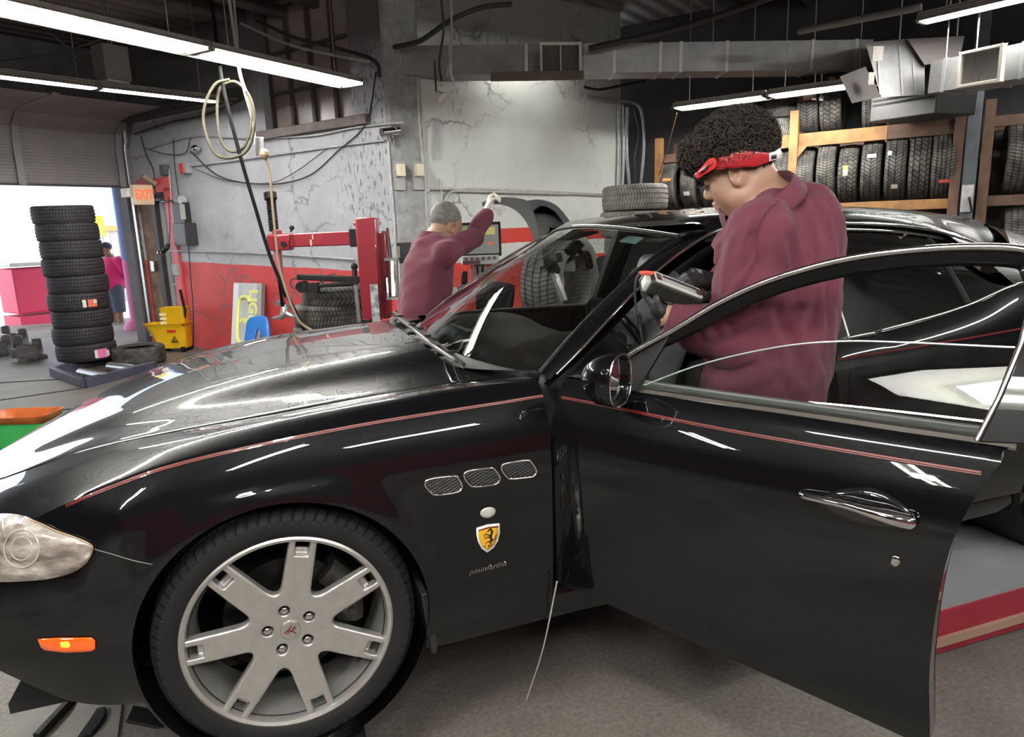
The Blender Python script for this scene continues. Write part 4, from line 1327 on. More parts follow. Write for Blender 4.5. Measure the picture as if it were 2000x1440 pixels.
def node_wall(name, kind):
    """painted rough masonry: colours by height, grime and relief by noise"""
    m = bpy.data.materials.new(name); m.use_nodes = True
    nt = m.node_tree; b = nt.nodes['Principled BSDF']; N = nt.nodes.new; L = nt.links.new
    tc = N('ShaderNodeTexCoord'); sp = N('ShaderNodeSeparateXYZ'); L(tc.outputs['Object'], sp.inputs[0])
    n1 = N('ShaderNodeTexNoise'); n1.inputs['Scale'].default_value = 1.3; n1.inputs['Detail'].default_value = 8; n1.inputs['Roughness'].default_value = .65; L(tc.outputs['Object'], n1.inputs['Vector'])
    n2 = N('ShaderNodeTexNoise'); n2.inputs['Scale'].default_value = 14; n2.inputs['Detail'].default_value = 6; n2.inputs['Roughness'].default_value = .7; L(tc.outputs['Object'], n2.inputs['Vector'])
    def mix(fac, a, b_):
        x = N('ShaderNodeMix'); x.data_type = 'RGBA'
        if isinstance(fac, float): x.inputs[0].default_value = fac
        else: L(fac, x.inputs[0])
        for i, v in ((6, a), (7, b_)):
            if isinstance(v, tuple): x.inputs[i].default_value = (*v, 1)
            else: L(v, x.inputs[i])
        return x.outputs[2]
    def rng_(src, a, b_, c=0.0, d=1.0):
        x = N('ShaderNodeMapRange'); x.inputs[1].default_value = a; x.inputs[2].default_value = b_; x.inputs[3].default_value = c; x.inputs[4].default_value = d; L(src, x.inputs[0]); return x.outputs[0]
    def ma(op, a, b_):
        x = N('ShaderNodeMath'); x.operation = op
        for i, v in ((0, a), (1, b_)):
            if isinstance(v, (int, float)): x.inputs[i].default_value = v
            else: L(v, x.inputs[i])
        return x.outputs[0]
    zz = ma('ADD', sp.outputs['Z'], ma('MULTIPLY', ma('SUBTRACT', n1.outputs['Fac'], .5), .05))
    if kind == 'left':
        grey = mix(rng_(n1.outputs['Fac'], .35, .7), (.47, .475, .51), (.34, .345, .38))
        grey = mix(rng_(n2.outputs['Fac'], .60, .72), grey, (.22, .22, .23))
        red = mix(rng_(n1.outputs['Fac'], .35, .7), (.62, .07, .07), (.52, .045, .05))
        c = mix(rng_(ma('SUBTRACT', zz, ma('MULTIPLY', sp.outputs['X'], -.028)), 1.055, 1.065), red, grey)
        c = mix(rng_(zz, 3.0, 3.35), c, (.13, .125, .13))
    elif kind == 'white':
        w = mix(rng_(n1.outputs['Fac'], .35, .7), (.68, .70, .665), (.55, .57, .545))
        w = mix(rng_(n2.outputs['Fac'], .63, .74), w, (.25, .26, .25))
        red = (.62, .05, .035)
        c = mix(rng_(zz, .96, .965), red, w)
        band = ma('MULTIPLY', rng_(zz, 1.15, 1.155), rng_(zz, 1.33, 1.325))
        c = mix(band, c, red)
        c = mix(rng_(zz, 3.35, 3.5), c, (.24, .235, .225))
    elif kind == 'dark':
        c = mix(rng_(n1.outputs['Fac'], .35, .7), (.055, .053, .058), (.03, .03, .033))
    else:
        c = mix(rng_(n1.outputs['Fac'], .35, .7), (.03, .03, .034), (.02, .02, .023))
        red = (.16, .016, .016)
        c = mix(rng_(zz, 1.0, 1.02), red, c)
    crk = None
    if kind in ('left', 'white'):
        def comb(v, f):
            x = N('ShaderNodeVectorMath'); x.operation = 'MULTIPLY_ADD'; L(n1.outputs['Color'], x.inputs[0]); x.inputs[1].default_value = (v, v, v); L(tc.outputs['Object'], x.inputs[2]); return x.outputs[0]
        vo = N('ShaderNodeTexVoronoi'); vo.feature = 'DISTANCE_TO_EDGE'; vo.inputs['Scale'].default_value = 1.1; L(comb(.9, 0), vo.inputs['Vector'])
        n3 = N('ShaderNodeTexNoise'); n3.inputs['Scale'].default_value = .8; n3.inputs['Detail'].default_value = 3; L(tc.outputs['Object'], n3.inputs['Vector'])
        crk = ma('MULTIPLY', rng_(vo.outputs['Distance'], .022, .004), rng_(n3.outputs['Fac'], .48, .58))
        c = mix(ma('MULTIPLY', crk, .75), c, (.12, .12, .12))
        mp = N('ShaderNodeMapping'); mp.inputs['Scale'].default_value = (26, 26, 9); L(tc.outputs['Object'], mp.inputs['Vector'])
        n4 = N('ShaderNodeTexNoise'); n4.inputs['Scale'].default_value = 1; n4.inputs['Detail'].default_value = 4; L(mp.outputs[0], n4.inputs['Vector'])
        reg = rng_(ma('ADD', sp.outputs['X'], ma('MULTIPLY', n3.outputs['Fac'], 1.2)), S_END + .05, S_END + .35) if kind == 'left' else rng_(n3.outputs['Fac'], .56, .62, 0, .7)
        reg = ma('MULTIPLY', reg, rng_(zz, 1.05, 1.15))
        pit = ma('MULTIPLY', rng_(n4.outputs['Fac'], .54, .62), reg)
        c = mix(ma('MULTIPLY', pit, .7), c, (.09, .09, .095)); crk = ma('ADD', crk, pit)
    L(c, b.inputs['Base Color'])
    b.inputs['Roughness'].default_value = .55 if kind in ('left', 'white') else .85
    bp = N('ShaderNodeBump'); bp.inputs['Strength'].default_value = .55; bp.inputs['Distance'].default_value = .03
    h = ma('ADD', n1.outputs['Fac'], ma('MULTIPLY', n2.outputs['Fac'], .35))
    if crk is not None: h = ma('SUBTRACT', h, ma('MULTIPLY', crk, .25))
    L(h, bp.inputs['Height']); L(bp.outputs[0], b.inputs['Normal'])
    return m
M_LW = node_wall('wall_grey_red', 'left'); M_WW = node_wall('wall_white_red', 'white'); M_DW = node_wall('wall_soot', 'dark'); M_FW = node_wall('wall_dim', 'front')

def wall_box(name, a, d, length, z0, z1, n, th, m, holes=()):
    """wall slab in its own frame: X along d, Y = -n (outwards), holes = (s0, s1, z0, z1)"""
    mb = MB()
    xs = sorted({0.0, length, *[h[0] for h in holes], *[h[1] for h in holes]}); zs = sorted({z0, z1, *[h[2] for h in holes], *[h[3] for h in holes]})
    for i in range(len(xs) - 1):
        for k in range(len(zs) - 1):
            cx, cz = (xs[i] + xs[i + 1]) / 2, (zs[k] + zs[k + 1]) / 2
            if any(h[0] < cx < h[1] and h[2] < cz < h[3] for h in holes): continue
            mb.box((cx, th / 2, cz), (xs[i + 1] - xs[i], th, zs[k + 1] - zs[k]))
    o = mb.build(name, m, None, smooth=None)
    x = np.array([d[0], d[1], 0]); y = -np.array([n[0], n[1], 0])
    M_ = Matrix.Identity(4)
    for i in range(3): M_[i][0] = x[i]; M_[i][1] = y[i]; M_[i][2] = (0, 0, 1)[i]
    M_[0][3], M_[1][3] = a[0], a[1]
    o.matrix_world = M_
    return tag(o, kind='structure')
win_s0, win_s1 = float(np.dot(LW((520, 257)) - W0, UB)), float(np.dot(LW((690, 226)) - W0, UB))
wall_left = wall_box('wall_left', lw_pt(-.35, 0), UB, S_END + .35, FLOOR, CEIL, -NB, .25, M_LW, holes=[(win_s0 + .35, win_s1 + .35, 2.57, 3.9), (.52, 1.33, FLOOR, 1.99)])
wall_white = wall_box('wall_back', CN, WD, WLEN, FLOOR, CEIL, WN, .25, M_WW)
bw0 = np.array([E1[0], E1[1], 0]) + WD * .1
rk_back = rk_pt(0, 0, -.95)
sB = float(np.dot(bw0 - rk_back, UB)); 
wall_box('wall_rack', rk_back + UB * (sB - .4), UB, 9.5, FLOOR, CEIL, -NB, .2, M_DW)
gd_w = 4.2
far_l = np.array([W0[0], W0[1], 0]) - NB * 0 
AX = NB                                                        # garage door wall runs back along -NB
wall_box('wall_garage', lw_pt(-.0, 0) - NB * 9.5 , AX, 9.5, FLOOR, CEIL, UB, .25, mat('wall_garage_grey', (.16, .15, .16), rough=.8, noise=.4, nscale=3), holes=[(9.5 - .20 - gd_w, 9.5 - .05, FLOOR, 2.85)])
wall_box('wall_front', (-12, -5.2, 0), (1, 0, 0), 24, FLOOR, CEIL, (0, 1, 0), .2, M_FW)
gl = lw_pt(0, 0) - NB * 9.5
wall_box('wall_side', (gl[0], -5.2, 0), (0, 1, 0), gl[1] + 5.2, FLOOR, CEIL, (1, 0, 0), .2, M_FW)
e_r = rk_back + UB * (sB - .4 + 9.5)
wall_box('wall_right', (e_r[0] - .1, -5.2, 0), (0, 1, 0), e_r[1] + 5.4, FLOOR, CEIL, (-1, 0, 0), .2, M_FW)

# floor: oily concrete
def floor_mat():
    m = bpy.data.materials.new('oily_concrete'); m.use_nodes = True
    nt = m.node_tree; b = nt.nodes['Principled BSDF']; N = nt.nodes.new; L = nt.links.new
    tc = N('ShaderNodeTexCoord')
    n1 = N('ShaderNodeTexNoise'); n1.inputs['Scale'].default_value = .9; n1.inputs['Detail'].default_value = 8; L(tc.outputs['Object'], n1.inputs['Vector'])
    n2 = N('ShaderNodeTexNoise'); n2.inputs['Scale'].default_value = 60; n2.inputs['Detail'].default_value = 4; L(tc.outputs['Object'], n2.inputs['Vector'])
    cr = N('ShaderNodeValToRGB'); e = cr.color_ramp.elements; e[0].position = .3; e[0].color = (.085, .072, .058, 1); e[1].position = .7; e[1].color = (.27, .25, .225, 1)
    L(n1.outputs['Fac'], cr.inputs[0])
    mx = N('ShaderNodeMix'); mx.data_type = 'RGBA'; mx.blend_type = 'MULTIPLY'; mx.inputs[0].default_value = .6; L(cr.outputs[0], mx.inputs[6])
    mr = N('ShaderNodeMapRange'); mr.inputs[1].default_value = .3; mr.inputs[2].default_value = .7; mr.inputs[3].default_value = .45; mr.inputs[4].default_value = 1.25; L(n2.outputs['Fac'], mr.inputs[0]); L(mr.outputs[0], mx.inputs[7])
    L(mx.outputs[2], b.inputs['Base Color'])
    r = N('ShaderNodeMapRange'); r.inputs[3].default_value = .35; r.inputs[4].default_value = .8; L(n1.outputs['Fac'], r.inputs[0]); L(r.outputs[0], b.inputs['Roughness'])
    bp = N('ShaderNodeBump'); bp.inputs['Strength'].default_value = .4; bp.inputs['Distance'].default_value = .006; L(n2.outputs['Fac'], bp.inputs['Height']); L(bp.outputs[0], b.inputs['Normal'])
    return m
mb = MB(); mb.box((0, 1.0, FLOOR - .1), (26, 26, .2)); fl = mb.build('floor', floor_mat(), None, smooth=None); tag(fl, kind='structure')
# ceiling: ribbed sooty deck
m = bpy.data.materials.new('sooty_deck'); m.use_nodes = True
nt = m.node_tree; b = nt.nodes['Principled BSDF']; b.inputs['Roughness'].default_value = .8
tc = nt.nodes.new('ShaderNodeTexCoord'); mp = nt.nodes.new('ShaderNodeMapping'); mp.inputs['Rotation'].default_value = (0, 0, -math.atan2(NB[1], NB[0]))
wv = nt.nodes.new('ShaderNodeTexWave'); wv.wave_type = 'BANDS'; wv.bands_direction = 'Y'; wv.inputs['Scale'].default_value = 1.3; wv.inputs['Distortion'].default_value = .6
nt.links.new(tc.outputs['Object'], mp.inputs['Vector']); nt.links.new(mp.outputs[0], wv.inputs['Vector'])
cr = nt.nodes.new('ShaderNodeValToRGB'); cr.color_ramp.elements[0].color = (.15, .14, .14, 1); cr.color_ramp.elements[1].color = (.24, .225, .22, 1)
nt.links.new(wv.outputs['Color'], cr.inputs[0]); nt.links.new(cr.outputs[0], b.inputs['Base Color'])
bp = nt.nodes.new('ShaderNodeBump'); bp.inputs['Strength'].default_value = .7; bp.inputs['Distance'].default_value = .03; nt.links.new(wv.outputs['Color'], bp.inputs['Height']); nt.links.new(bp.outputs[0], b.inputs['Normal'])
mb = MB(); mb.box((0, 3.2, CEIL + .1), (26, 22, .2)); ce = mb.build('ceiling', m, None, smooth=None); tag(ce, kind='structure')
M_BEAM = mat('beam_dark', (.085, .08, .08), rough=.8, noise=.4, nscale=5)
# timber along the head of the left wall and bundled pipes above the window
n_tr = 0
def trim(a, b_, w, h, m, name=None):
    global n_tr
    n_tr += 1
    mb = MB(); mb.bar(a, b_, w, h)
    return tag(mb.build('trim_%d' % n_tr, m, None, smooth=None, bevel=.006), kind='structure')
trim(lw_pt(-.1, 3.02, .08), lw_pt(3.0, 3.02, .08), .16, .12, M_BEAM)
trim(on_z((270, 80), 3.7), on_z((742, 118), 3.45) , .14, .16, M_BEAM)
for k in range(3):
    q = on_z((420 + 130 * k, 20), CEIL - .09) + np.array([0, 0, 0])
    trim(q - NB * 3.5, q + NB * 2.5, .10, .16, M_BEAM)
for k in range(4):
    q = at_depth((1250 + 230 * k, 40), 6.5); q[2] = CEIL - .12
    trim(q - NB * 4, q + NB * 3.5, .12, .2, M_BEAM)

# ---- the high window in the left wall: dull panes in dark bars
wn = tag(MB().box((0, 0, 0), (.001, .001, .001)).build('window_1', M_BEAM, None), kind='structure') if False else None
s0, s1, z0, z1 = win_s0, win_s1, 2.57, 3.9
mb = MB()
for s in np.linspace(s0, s1, 5): mb.bar(lw_pt(s, z0, -.12), lw_pt(s, z1, -.12), .05, .035, up=NB)
for z in (z0, 2.98, 3.42, z1): mb.bar(lw_pt(s0, z, -.12), lw_pt(s1, z, -.12), .05, .03)
win = tag(mb.build('window_1', M_BEAM, None, smooth=None), kind='structure')
mb = MB(); mb.add([lw_pt(s0, z0, -.15), lw_pt(s1, z0, -.15), lw_pt(s1, z1, -.15), lw_pt(s0, z1, -.15)], [(0, 1, 2, 3)])
mb.build('pane', mat('dull_pane', (.36, .30, .29), rough=.35, noise=.35, nscale=2.5), win, smooth=None)
mb = MB(); mb.bar(lw_pt(s0 - .1, z0 - .06, .03), lw_pt(s1 + .25, z0 - .06, .03), .10, .10); mb.build('window_sill', mat('sill_brown', (.20, .16, .15), rough=.7, noise=.4), win, smooth=None, bevel=.01)

# ---- fluorescent fixtures
M_TUBE = mat('lamp_tube', (1, 1, 1), emit=(1.0, .985, .93), emit_s=80.0)
M_REFL = mat('fixture_white', (.16, .165, .145), rough=.4)
M_HOUS = mat('fixture_outside', (.36, .33, .30), rough=.5, noise=.3, nscale=8)
def fixture(p0, p1, label, name='fluorescent_light', group=None, tubes=2, wing=.17, drop=.02, tm=None):
    p0 = np.array(p0, float); p1 = np.array(p1, float); c = (p0 + p1) / 2
    L = np.linalg.norm(p1 - p0); x = (p1 - p0) / L; y = np.cross((0, 0, 1), x); y = unit(y)
    t = thing(name, label, 'ceiling light', c, group)
    def P(u, v, w): return x * u + y * v + np.array([0, 0, w])
    mb = MB()
    for u0, u1 in ((-L / 2, L / 2),):
        prof = [(-wing, -drop), (-wing * .45, .02), (-.05, .05), (.05, .05), (wing * .45, .02), (wing, -drop)]
        a = np.array([[P(u, v, w) for v, w in prof] for u in (u0, u1)])
        prof2 = [(-wing + .004, -drop - .003), (-wing * .45 + .004, .014), (-.05, .042), (.05, .042), (wing * .45 - .004, .014), (wing - .004, -drop - .003)]
        bq = np.array([[P(u, v, w) for v, w in prof2] for u in (u0, u1)])
    h = MB(); h.grid(a); h.grid([a[:, 0], bq[:, 0]]); h.grid([a[:, -1], bq[:, -1]])
    h.build('housing', M_HOUS, t, smooth=None)
    r = MB(); r.grid(bq); r.build('reflector', M_REFL, t, smooth=None)
    for k in range(tubes):
        v = (k - (tubes - 1) / 2) * .10
        tb = MB(); tb.cyl(P(-L / 2 + .03, v, -.012), P(L / 2 - .03, v, -.012), .015, .015, 12)
        tb.build('tube', tm or M_TUBE, t, smooth=60)
    for s_ in (-1, 1):
        e = MB(); e.box(P(s_ * (L / 2 - .012), 0, .004), (.024, tubes * .10 + .03, .06), np.stack([x, y, (0, 0, 1)], 1)); e.build('end_socket', M_REFL, t, smooth=None)
    # hanger rods to the roof
    for s_ in (-.35, .35):
        g = MB(); g.cyl(P(s_ * L, 0, .05), P(s_ * L, 0, CEIL - c[2]), .005, .005, 6); g.build('hanger', M_STEEL, t)
    return t
Z1 = 2.62
a1 = on_z((692, 163), Z1); a2 = on_z((398, 97), Z1); dirL = unit(a2 - a1); L1 = np.linalg.norm(a2 - a1)
fixture(a2 + dirL * .02, a1, 'two-tube fluorescent light above the black hood, the one ending by the grey pillar')
fixture(a2 + dirL * (L1 + .03), a2 + dirL * .03, 'two-tube fluorescent light running out of the picture at top left')
fixture(a2 + dirL * (2 * L1 + .04), a2 + dirL * (L1 + .04), 'two-tube fluorescent light overhead before the garage door', 'fluorescent_light')
Z2 = 2.86
b1 = on_z((424, 196), Z2); b2 = on_z((192, 170), Z2); b3 = on_z((0, 146), Z2)
fixture(b2, b1, 'single-tube fluorescent light beside the hanging grey box, nearer the left wall', tubes=1, wing=.09)
fixture(b3 + (b3 - b2) * .35, b2 + (b3 - b2) * .02, 'single-tube fluorescent light over the garage door tracks', tubes=1, wing=.09)
Z3 = 2.55
c1 = on_z((1322, 210), Z3); c2 = on_z((1500, 186), Z3); d3 = unit(c2 - c1); 
fixture(c1, c2 - d3 * .01, 'two-tube fluorescent light before the tyre rack, above the head of the man in maroon')
fixture(c2 + d3 * .02, c2 + d3 * np.linalg.norm(c2 - c1), 'two-tube fluorescent light before the tyre rack, ending behind the duct')
Z4 = 2.85
e1 = on_z((1797, 40), Z4); e2 = on_z((2000, -8), Z4); d4 = unit(e2 - e1)
fixture(e1, e1 + d4 * 1.25, 'single-tube fluorescent light at top right above the white vent', tubes=1, wing=.09)
fixture(e1 + d4 * 1.3, e1 + d4 * 2.55, 'single-tube fluorescent light over the right of the shop', tubes=1, wing=.09)
q = np.array([-.42, -1.36, 2.72]); fixture(q - UB * .64, q + UB * .64, 'two-tube light nearly overhead of the photographer', wing=.12)
# added out-of-view lights that brighten the car's near side, ceiling and ducts
for i, (x, y) in enumerate(((-3.2, -2.6), (-.4, -3.3), (2.6, -2.8), (5.2, -2.4), (6.5, 1.0), (-2.6, -2.2), (-3.6, -.8), (1.2, -3.9))):
    q = np.array([x, y, 2.9]); d = unit(np.array([.85, .5, 0])) if i != 4 else unit(np.array([.2, 1, 0]))
    fixture(q - d * .65, q + d * .65, ['added two-tube fill light over the bay by the side wall', 'added two-tube fill light behind the photographer', 'added two-tube fill light over the open car door', 'added two-tube fill light over the tail of the black car', 'added two-tube fill light over the right-hand bay', 'added two-tube fill light left behind the photographer', 'added two-tube fill light over the nose of the black car', 'added two-tube fill light far behind the photographer'][i], wing=.06, drop=.0)

fixture(WW((965, 116), .30), WW((1120, 116), .34), 'two-tube light close to the white wall, behind the duct', tubes=1, tm=mat('lamp_tube_dim', (1, 1, 1), emit=(1, .985, .93), emit_s=13.0))
# ---- garage door: sections part-way up, bending into the roof tracks
def slat_mat():
    m = bpy.data.materials.new('door_slats'); m.use_nodes = True
    nt = m.node_tree; b = nt.nodes['Principled BSDF']; b.inputs['Roughness'].default_value = .6
    tc = nt.nodes.new('ShaderNodeTexCoord'); n = nt.nodes.new('ShaderNodeTexNoise'); n.inputs['Scale'].default_value = 2.2; n.inputs['Detail'].default_value = 5
    nt.links.new(tc.outputs['Object'], n.inputs['Vector'])
    cr = nt.nodes.new('ShaderNodeValToRGB'); cr.color_ramp.elements[0].color = (.20, .185, .195, 1); cr.color_ramp.elements[1].color = (.33, .305, .315, 1)
    nt.links.new(n.outputs['Fac'], cr.inputs[0]); nt.links.new(cr.outputs[0], b.inputs['Base Color'])
    return m
M_SLAT = slat_mat()
gz = GD_((120, 364))[2]
path = [(0.0, gz), (0.0, gz + .25), (0.0, gz + .5), (.06, gz + .74), (.25, gz + .90), (.50, gz + .94), (.85, gz + .95), (1.3, gz + .96)]
def gdp(t, off, z): return np.array([W0[0], W0[1], 0]) - NB * t + UB * off + [0, 0, z]
d2 = tag(MB().bar(gdp(.06, .05, gz + .01), gdp(gd_w + .2, .05, gz + .01), .05, .03).build('door_2', M_BEAM, None), kind='structure')
for (o0, z0_), (o1, z1_) in zip(path[:-1], path[1:]):
    mb = MB()
    a = np.array([gdp(.07, o0 + .06, z0_), gdp(gd_w + .15, o0 + .06, z0_)]); b_ = np.array([gdp(.07, o1 + .06, z1_), gdp(gd_w + .15, o1 + .06, z1_)])
    n_ = 6; rows = []
    nd = np.cross(NB, unit(b_[0] - a[0])); 
    for k in range(n_ + 1):
        t = k / n_
        for dt, dd in ((0, 0), (.04, .012), (.12, .012)):
            tt = t + dt / 1.0 * (1 / n_) * 4 * .5
            if tt <= 1: rows.append([a[0] * (1 - tt) + b_[0] * tt + nd * dd, a[1] * (1 - tt) + b_[1] * tt + nd * dd])
    mb.grid(rows)
    s_ = mb.build('door_section', M_SLAT, d2, smooth=None)
pth = np.array([gdp(0, o + .10, z) for o, z in path])
for t in (.12, 1.42, 2.7):
    mb = MB()
    for a, b_ in zip(pth[:-1], pth[1:]): mb.bar(a - NB * t, b_ - NB * t, .09, .03, up=UB if abs((b_ - a)[2]) > .1 else (0, 0, 1))
    mb.build('door_stile', mat('stile_grey', (.26, .25, .265), rough=.5), d2, bevel=.004)
mb = MB()
for t in (.02,):
    q = [gdp(t, .14, FLOOR + .1), gdp(t, .14, gz + .55)] + [gdp(t, .14 + o, z + .06) for o, z in path[4:]] + [gdp(t, 2.6, gz + 1.02)]
    for a, b_ in zip(q[:-1], q[1:]): mb.bar(a, b_, .06, .05, up=NB)
mb.build('door_track', M_STEEL, d2)
# timber post of the garage opening
trim(gdp(-.10, .0, FLOOR), gdp(-.10, .0, 2.9), .16, .22, mat('post_brown', (.14, .105, .085), rough=.8, noise=.5, nscale=6, bump=.4, bscale=30))
# ---- side door beside the exit sign
ds0, ds1 = .17, .98
fr = tag(MB().bar(lw_pt(ds0, 1.93, -.05), lw_pt(ds1, 1.93, -.05), .12, .12).build('door_1', mat('doorframe_dark', (.035, .033, .035), rough=.6), None, smooth=None), kind='structure')
mb = MB(); mb.box(lw_pt((ds0 + .34) / 1 - .17, .88, -.07), (.33, .08, 2.15), np.stack([UB, NB, (0, 0, 1)], 1)); mb.build('jamb_board', mat('old_timber', (.27, .175, .12), rough=.85, noise=.6, nscale=5, bump=.5, bscale=25), fr, smooth=None, bevel=.01)
mb = MB(); mb.box(lw_pt(.565, .88, -.06), (.10, .10, 2.15), np.stack([UB, NB, (0, 0, 1)], 1)); mb.build('door_frame', mat('doorframe_dark'), fr, smooth=None)
mb = MB(); mb.box(lw_pt(.80, .84, -.12), (.36, .03, 2.05), np.stack([UB, NB, (0, 0, 1)], 1)); mb.build('door_pane', mat('door_pane', (.30, .34, .35), rough=.2, noise=.3, nscale=4, coat=.6), fr, smooth=None)
mb = MB(); mb.box(lw_pt(.66, .84, -.10), (.07, .05, 2.05), np.stack([UB, NB, (0, 0, 1)], 1)); mb.box(lw_pt(.80, .68, -.10), (.36, .05, .03), np.stack([UB, NB, (0, 0, 1)], 1)); mb.build('door_stile', mat('door_alu', (.42, .43, .43), rough=.45), fr, smooth=None)
mb = MB(); mb.box(lw_pt(.40, .95, .0), (.10, .05, .16), np.stack([UB, NB, (0, 0, 1)], 1)); mb.build('latch_box', M_STEEL, fr, bevel=.008)
M_TRED = mat('trim_red', (.66, .10, .11), rough=.5, noise=.2)
mb = MB(); mb.box(lw_pt(1.06, .92, .015), (.17, .04, 2.24), np.stack([UB, NB, (0, 0, 1)], 1)); mb.box(lw_pt(.72, 2.08, .015), (.85, .04, .20), np.stack([UB, NB, (0, 0, 1)], 1)); mb.build('architrave', M_TRED, fr, smooth=None, bevel=.006)
def put(mb, name, m, parent, **kw):
    """build a part whose shapes were given in world places"""
    off = np.zeros(3); o = parent
    while o is not None:
        off = off + np.array(o.location); o = o.parent
    mb.v = [tuple(np.array(v) - off) for v in mb.v]
    return mb.build(name, m, parent, **kw)
def frame3(x, y=None, z=(0, 0, 1)):
    x = unit(x); z = np.asarray(z, float); y = unit(np.cross(z, x)); z = np.cross(x, y)
    return np.stack([x, y, z], 1)
BW = frame3(UB)                        # axes of the left wall: along, out through (+NB), up
M_GALV = mat('galvanised', (.44, .445, .45), rough=.42, metal=.55, noise=.3, nscale=4)
M_CABLE = mat('cable_dark', (.03, .03, .032), rough=.6)
M_PIPE = mat('conduit_grey', (.50, .50, .51), rough=.45, metal=.2, noise=.3, nscale=12)
M_GREYBOX = mat('box_grey', (.40, .40, .41), rough=.5, noise=.3, nscale=12)
M_TIMBER = mat('shelf_timber', (.30, .15, .052), rough=.75, noise=.8, nscale=7, color2=(.15, .07, .028))
M_TIMBER2 = mat('shelf_timber_dull', (.13, .075, .052), rough=.8, noise=.5, nscale=6)
M_LIFTRED = mat('machine_red', (.28, .009, .024), rough=.38, coat=.5, noise=.15, nscale=6)
M_YELLOW = mat('bucket_yellow', (.80, .47, .01), rough=.42, noise=.12, nscale=8)
FWD = CM[2]

# ---------------------------------------------------------------- tyres
TK = [tyre_material('tyre_rib', (.030, .030, .031), 0, R=.33, dusty=(.17, .16, .14)), tyre_material('tyre_zigzag', (.026, .026, .027), 1, R=.33, dusty=(.13, .125, .11)), tyre_material('tyre_block', (.022, .022, .023), 2, R=.33, dusty=(.15, .14, .12)), tyre_material('tyre_new', (.028, .026, .030), 3, R=.33)]
TK2 = tyre_material('tyre_dusty', (.13, .125, .115), 0, wear=.5, R=.33, dusty=(.30, .285, .26))
protos = {}
def tyre(kind, loc, rot, s, w, label, group, sticker=None):
    """standing or lying tyre; sticker = (angle, axial offset, size, colour material)"""
    key = kind
    if key not in protos:
        mb = MB(); mb.lathe(tyre_profile(.33, .235, .215, 4 if kind in ('rib', 'new', 'dusty') else 3), (0, 0, 0), (0, 1, 0), 64, closed=True)
        m = {'rib': TK[0], 'zigzag': TK[1], 'block': TK[2], 'new': TK[3], 'dusty': TK2}[kind]
        o = mb.build('tyre', m, None, smooth=45); protos[key] = o.data; 
    else:
        o = bpy.data.objects.new('tyre', protos[key]); COL.objects.link(o)
    o.location = V(loc); o.rotation_euler = rot; o.scale = (s, w, s)
    tag(o, label, 'tyre', group)
    for st in (sticker or []):
        a, y, (da, dy), m = st
        mb = MB(); mb.grid([[((.3335) * math.cos(t), y + yy, .3335 * math.sin(t)) for yy in (-dy / 2, dy / 2)] for t in np.linspace(a - da / 2, a + da / 2, 6)])
        k = mb.build('sticker', m, o, smooth=60)
    return o
M_STO = mat('sticker_orange', (.75, .27, .06), rough=.5); M_STW = mat('sticker_white', (.70, .66, .60), rough=.5, noise=.3, nscale=60); M_STP = mat('sticker_pink', (.78, .18, .42), rough=.5, noise=.3, nscale=40); M_STR = mat('sticker_red', (.62, .12, .08), rough=.5)
RZ = math.atan2(UB[1], UB[0]) - math.pi / 2
# tall stack by the garage door
base = on_z((172, 700), FLOOR + .10); dS = float(np.dot(base - CAM, FWD)); Rst = 52.0 * dS / 1367.0
hgt = float(at_depth((126, 404), dS * .985)[2] - base[2]) / 9
jit = [(-.02, 0), (-.005, .01), (.01, 0), (0, .0), (.02, .01), (.0, -.01), (.01, .01), (-.01, 0), (0, 0)]
names9 = ['topmost tyre of the tall stack by the garage door', 'second tyre from the top of the stack by the garage door', 'third tyre from the top of the stack by the garage door', 'fourth tyre from the top of the stack by the garage door', 'middle tyre of the nine stacked by the garage door', 'tyre with a small red and white label in the garage door stack', 'third tyre from the floor in the garage door stack', 'second tyre from the floor in the garage door stack', 'lowest tyre of the garage door stack, with a pink label']
ang_cam = math.atan2(CAM[1] - base[1], CAM[0] - base[0])
for i in range(9):
    z = base[2] + hgt * (8.5 - i)
    st = None
    off = .55
    if i == 5: st = [(-ang_cam - off - .12, .02, (.12, .10), M_STW), (-ang_cam - off + .14, .02, (.30, .10), M_STR), (-ang_cam - off + .24, .0, (.13, .05), M_STW)]
    if i == 8: st = [(-ang_cam - off + .0, .02, (.10, .11), M_STW), (-ang_cam - off + .20, .02, (.42, .12), M_STP), (-ang_cam - off + .42, .03, (.14, .08), M_STW)]
    t = tyre('new', base * [1, 1, 0] + [jit[i][0], jit[i][1], z], (math.radians(-90) + (math.radians(3) if i == 0 else 0), 0, 0), Rst / .33, hgt / .235 * 1.03, names9[i], 'tyres stacked by the garage door', None)
    for s_ in (st or []):
        # lying tyre: local X stays world X, local Z turns to world -Y
        a, y, (da, dy), m = s_
        wa = ang_cam + (a + ang_cam + off) + (.28)
        mb = MB(); mb.grid([[((.3335) * math.cos(q), y + yy, -.3335 * math.sin(q) * -1) for yy in (-dy / 2, dy / 2)] for q in np.linspace(wa - da / 2, wa + da / 2, 6)])
        mb.v = [(x, yy, z_ * (1 if True else -1)) for x, yy, z_ in mb.v]
        mb.build('sticker', m, t, smooth=60)
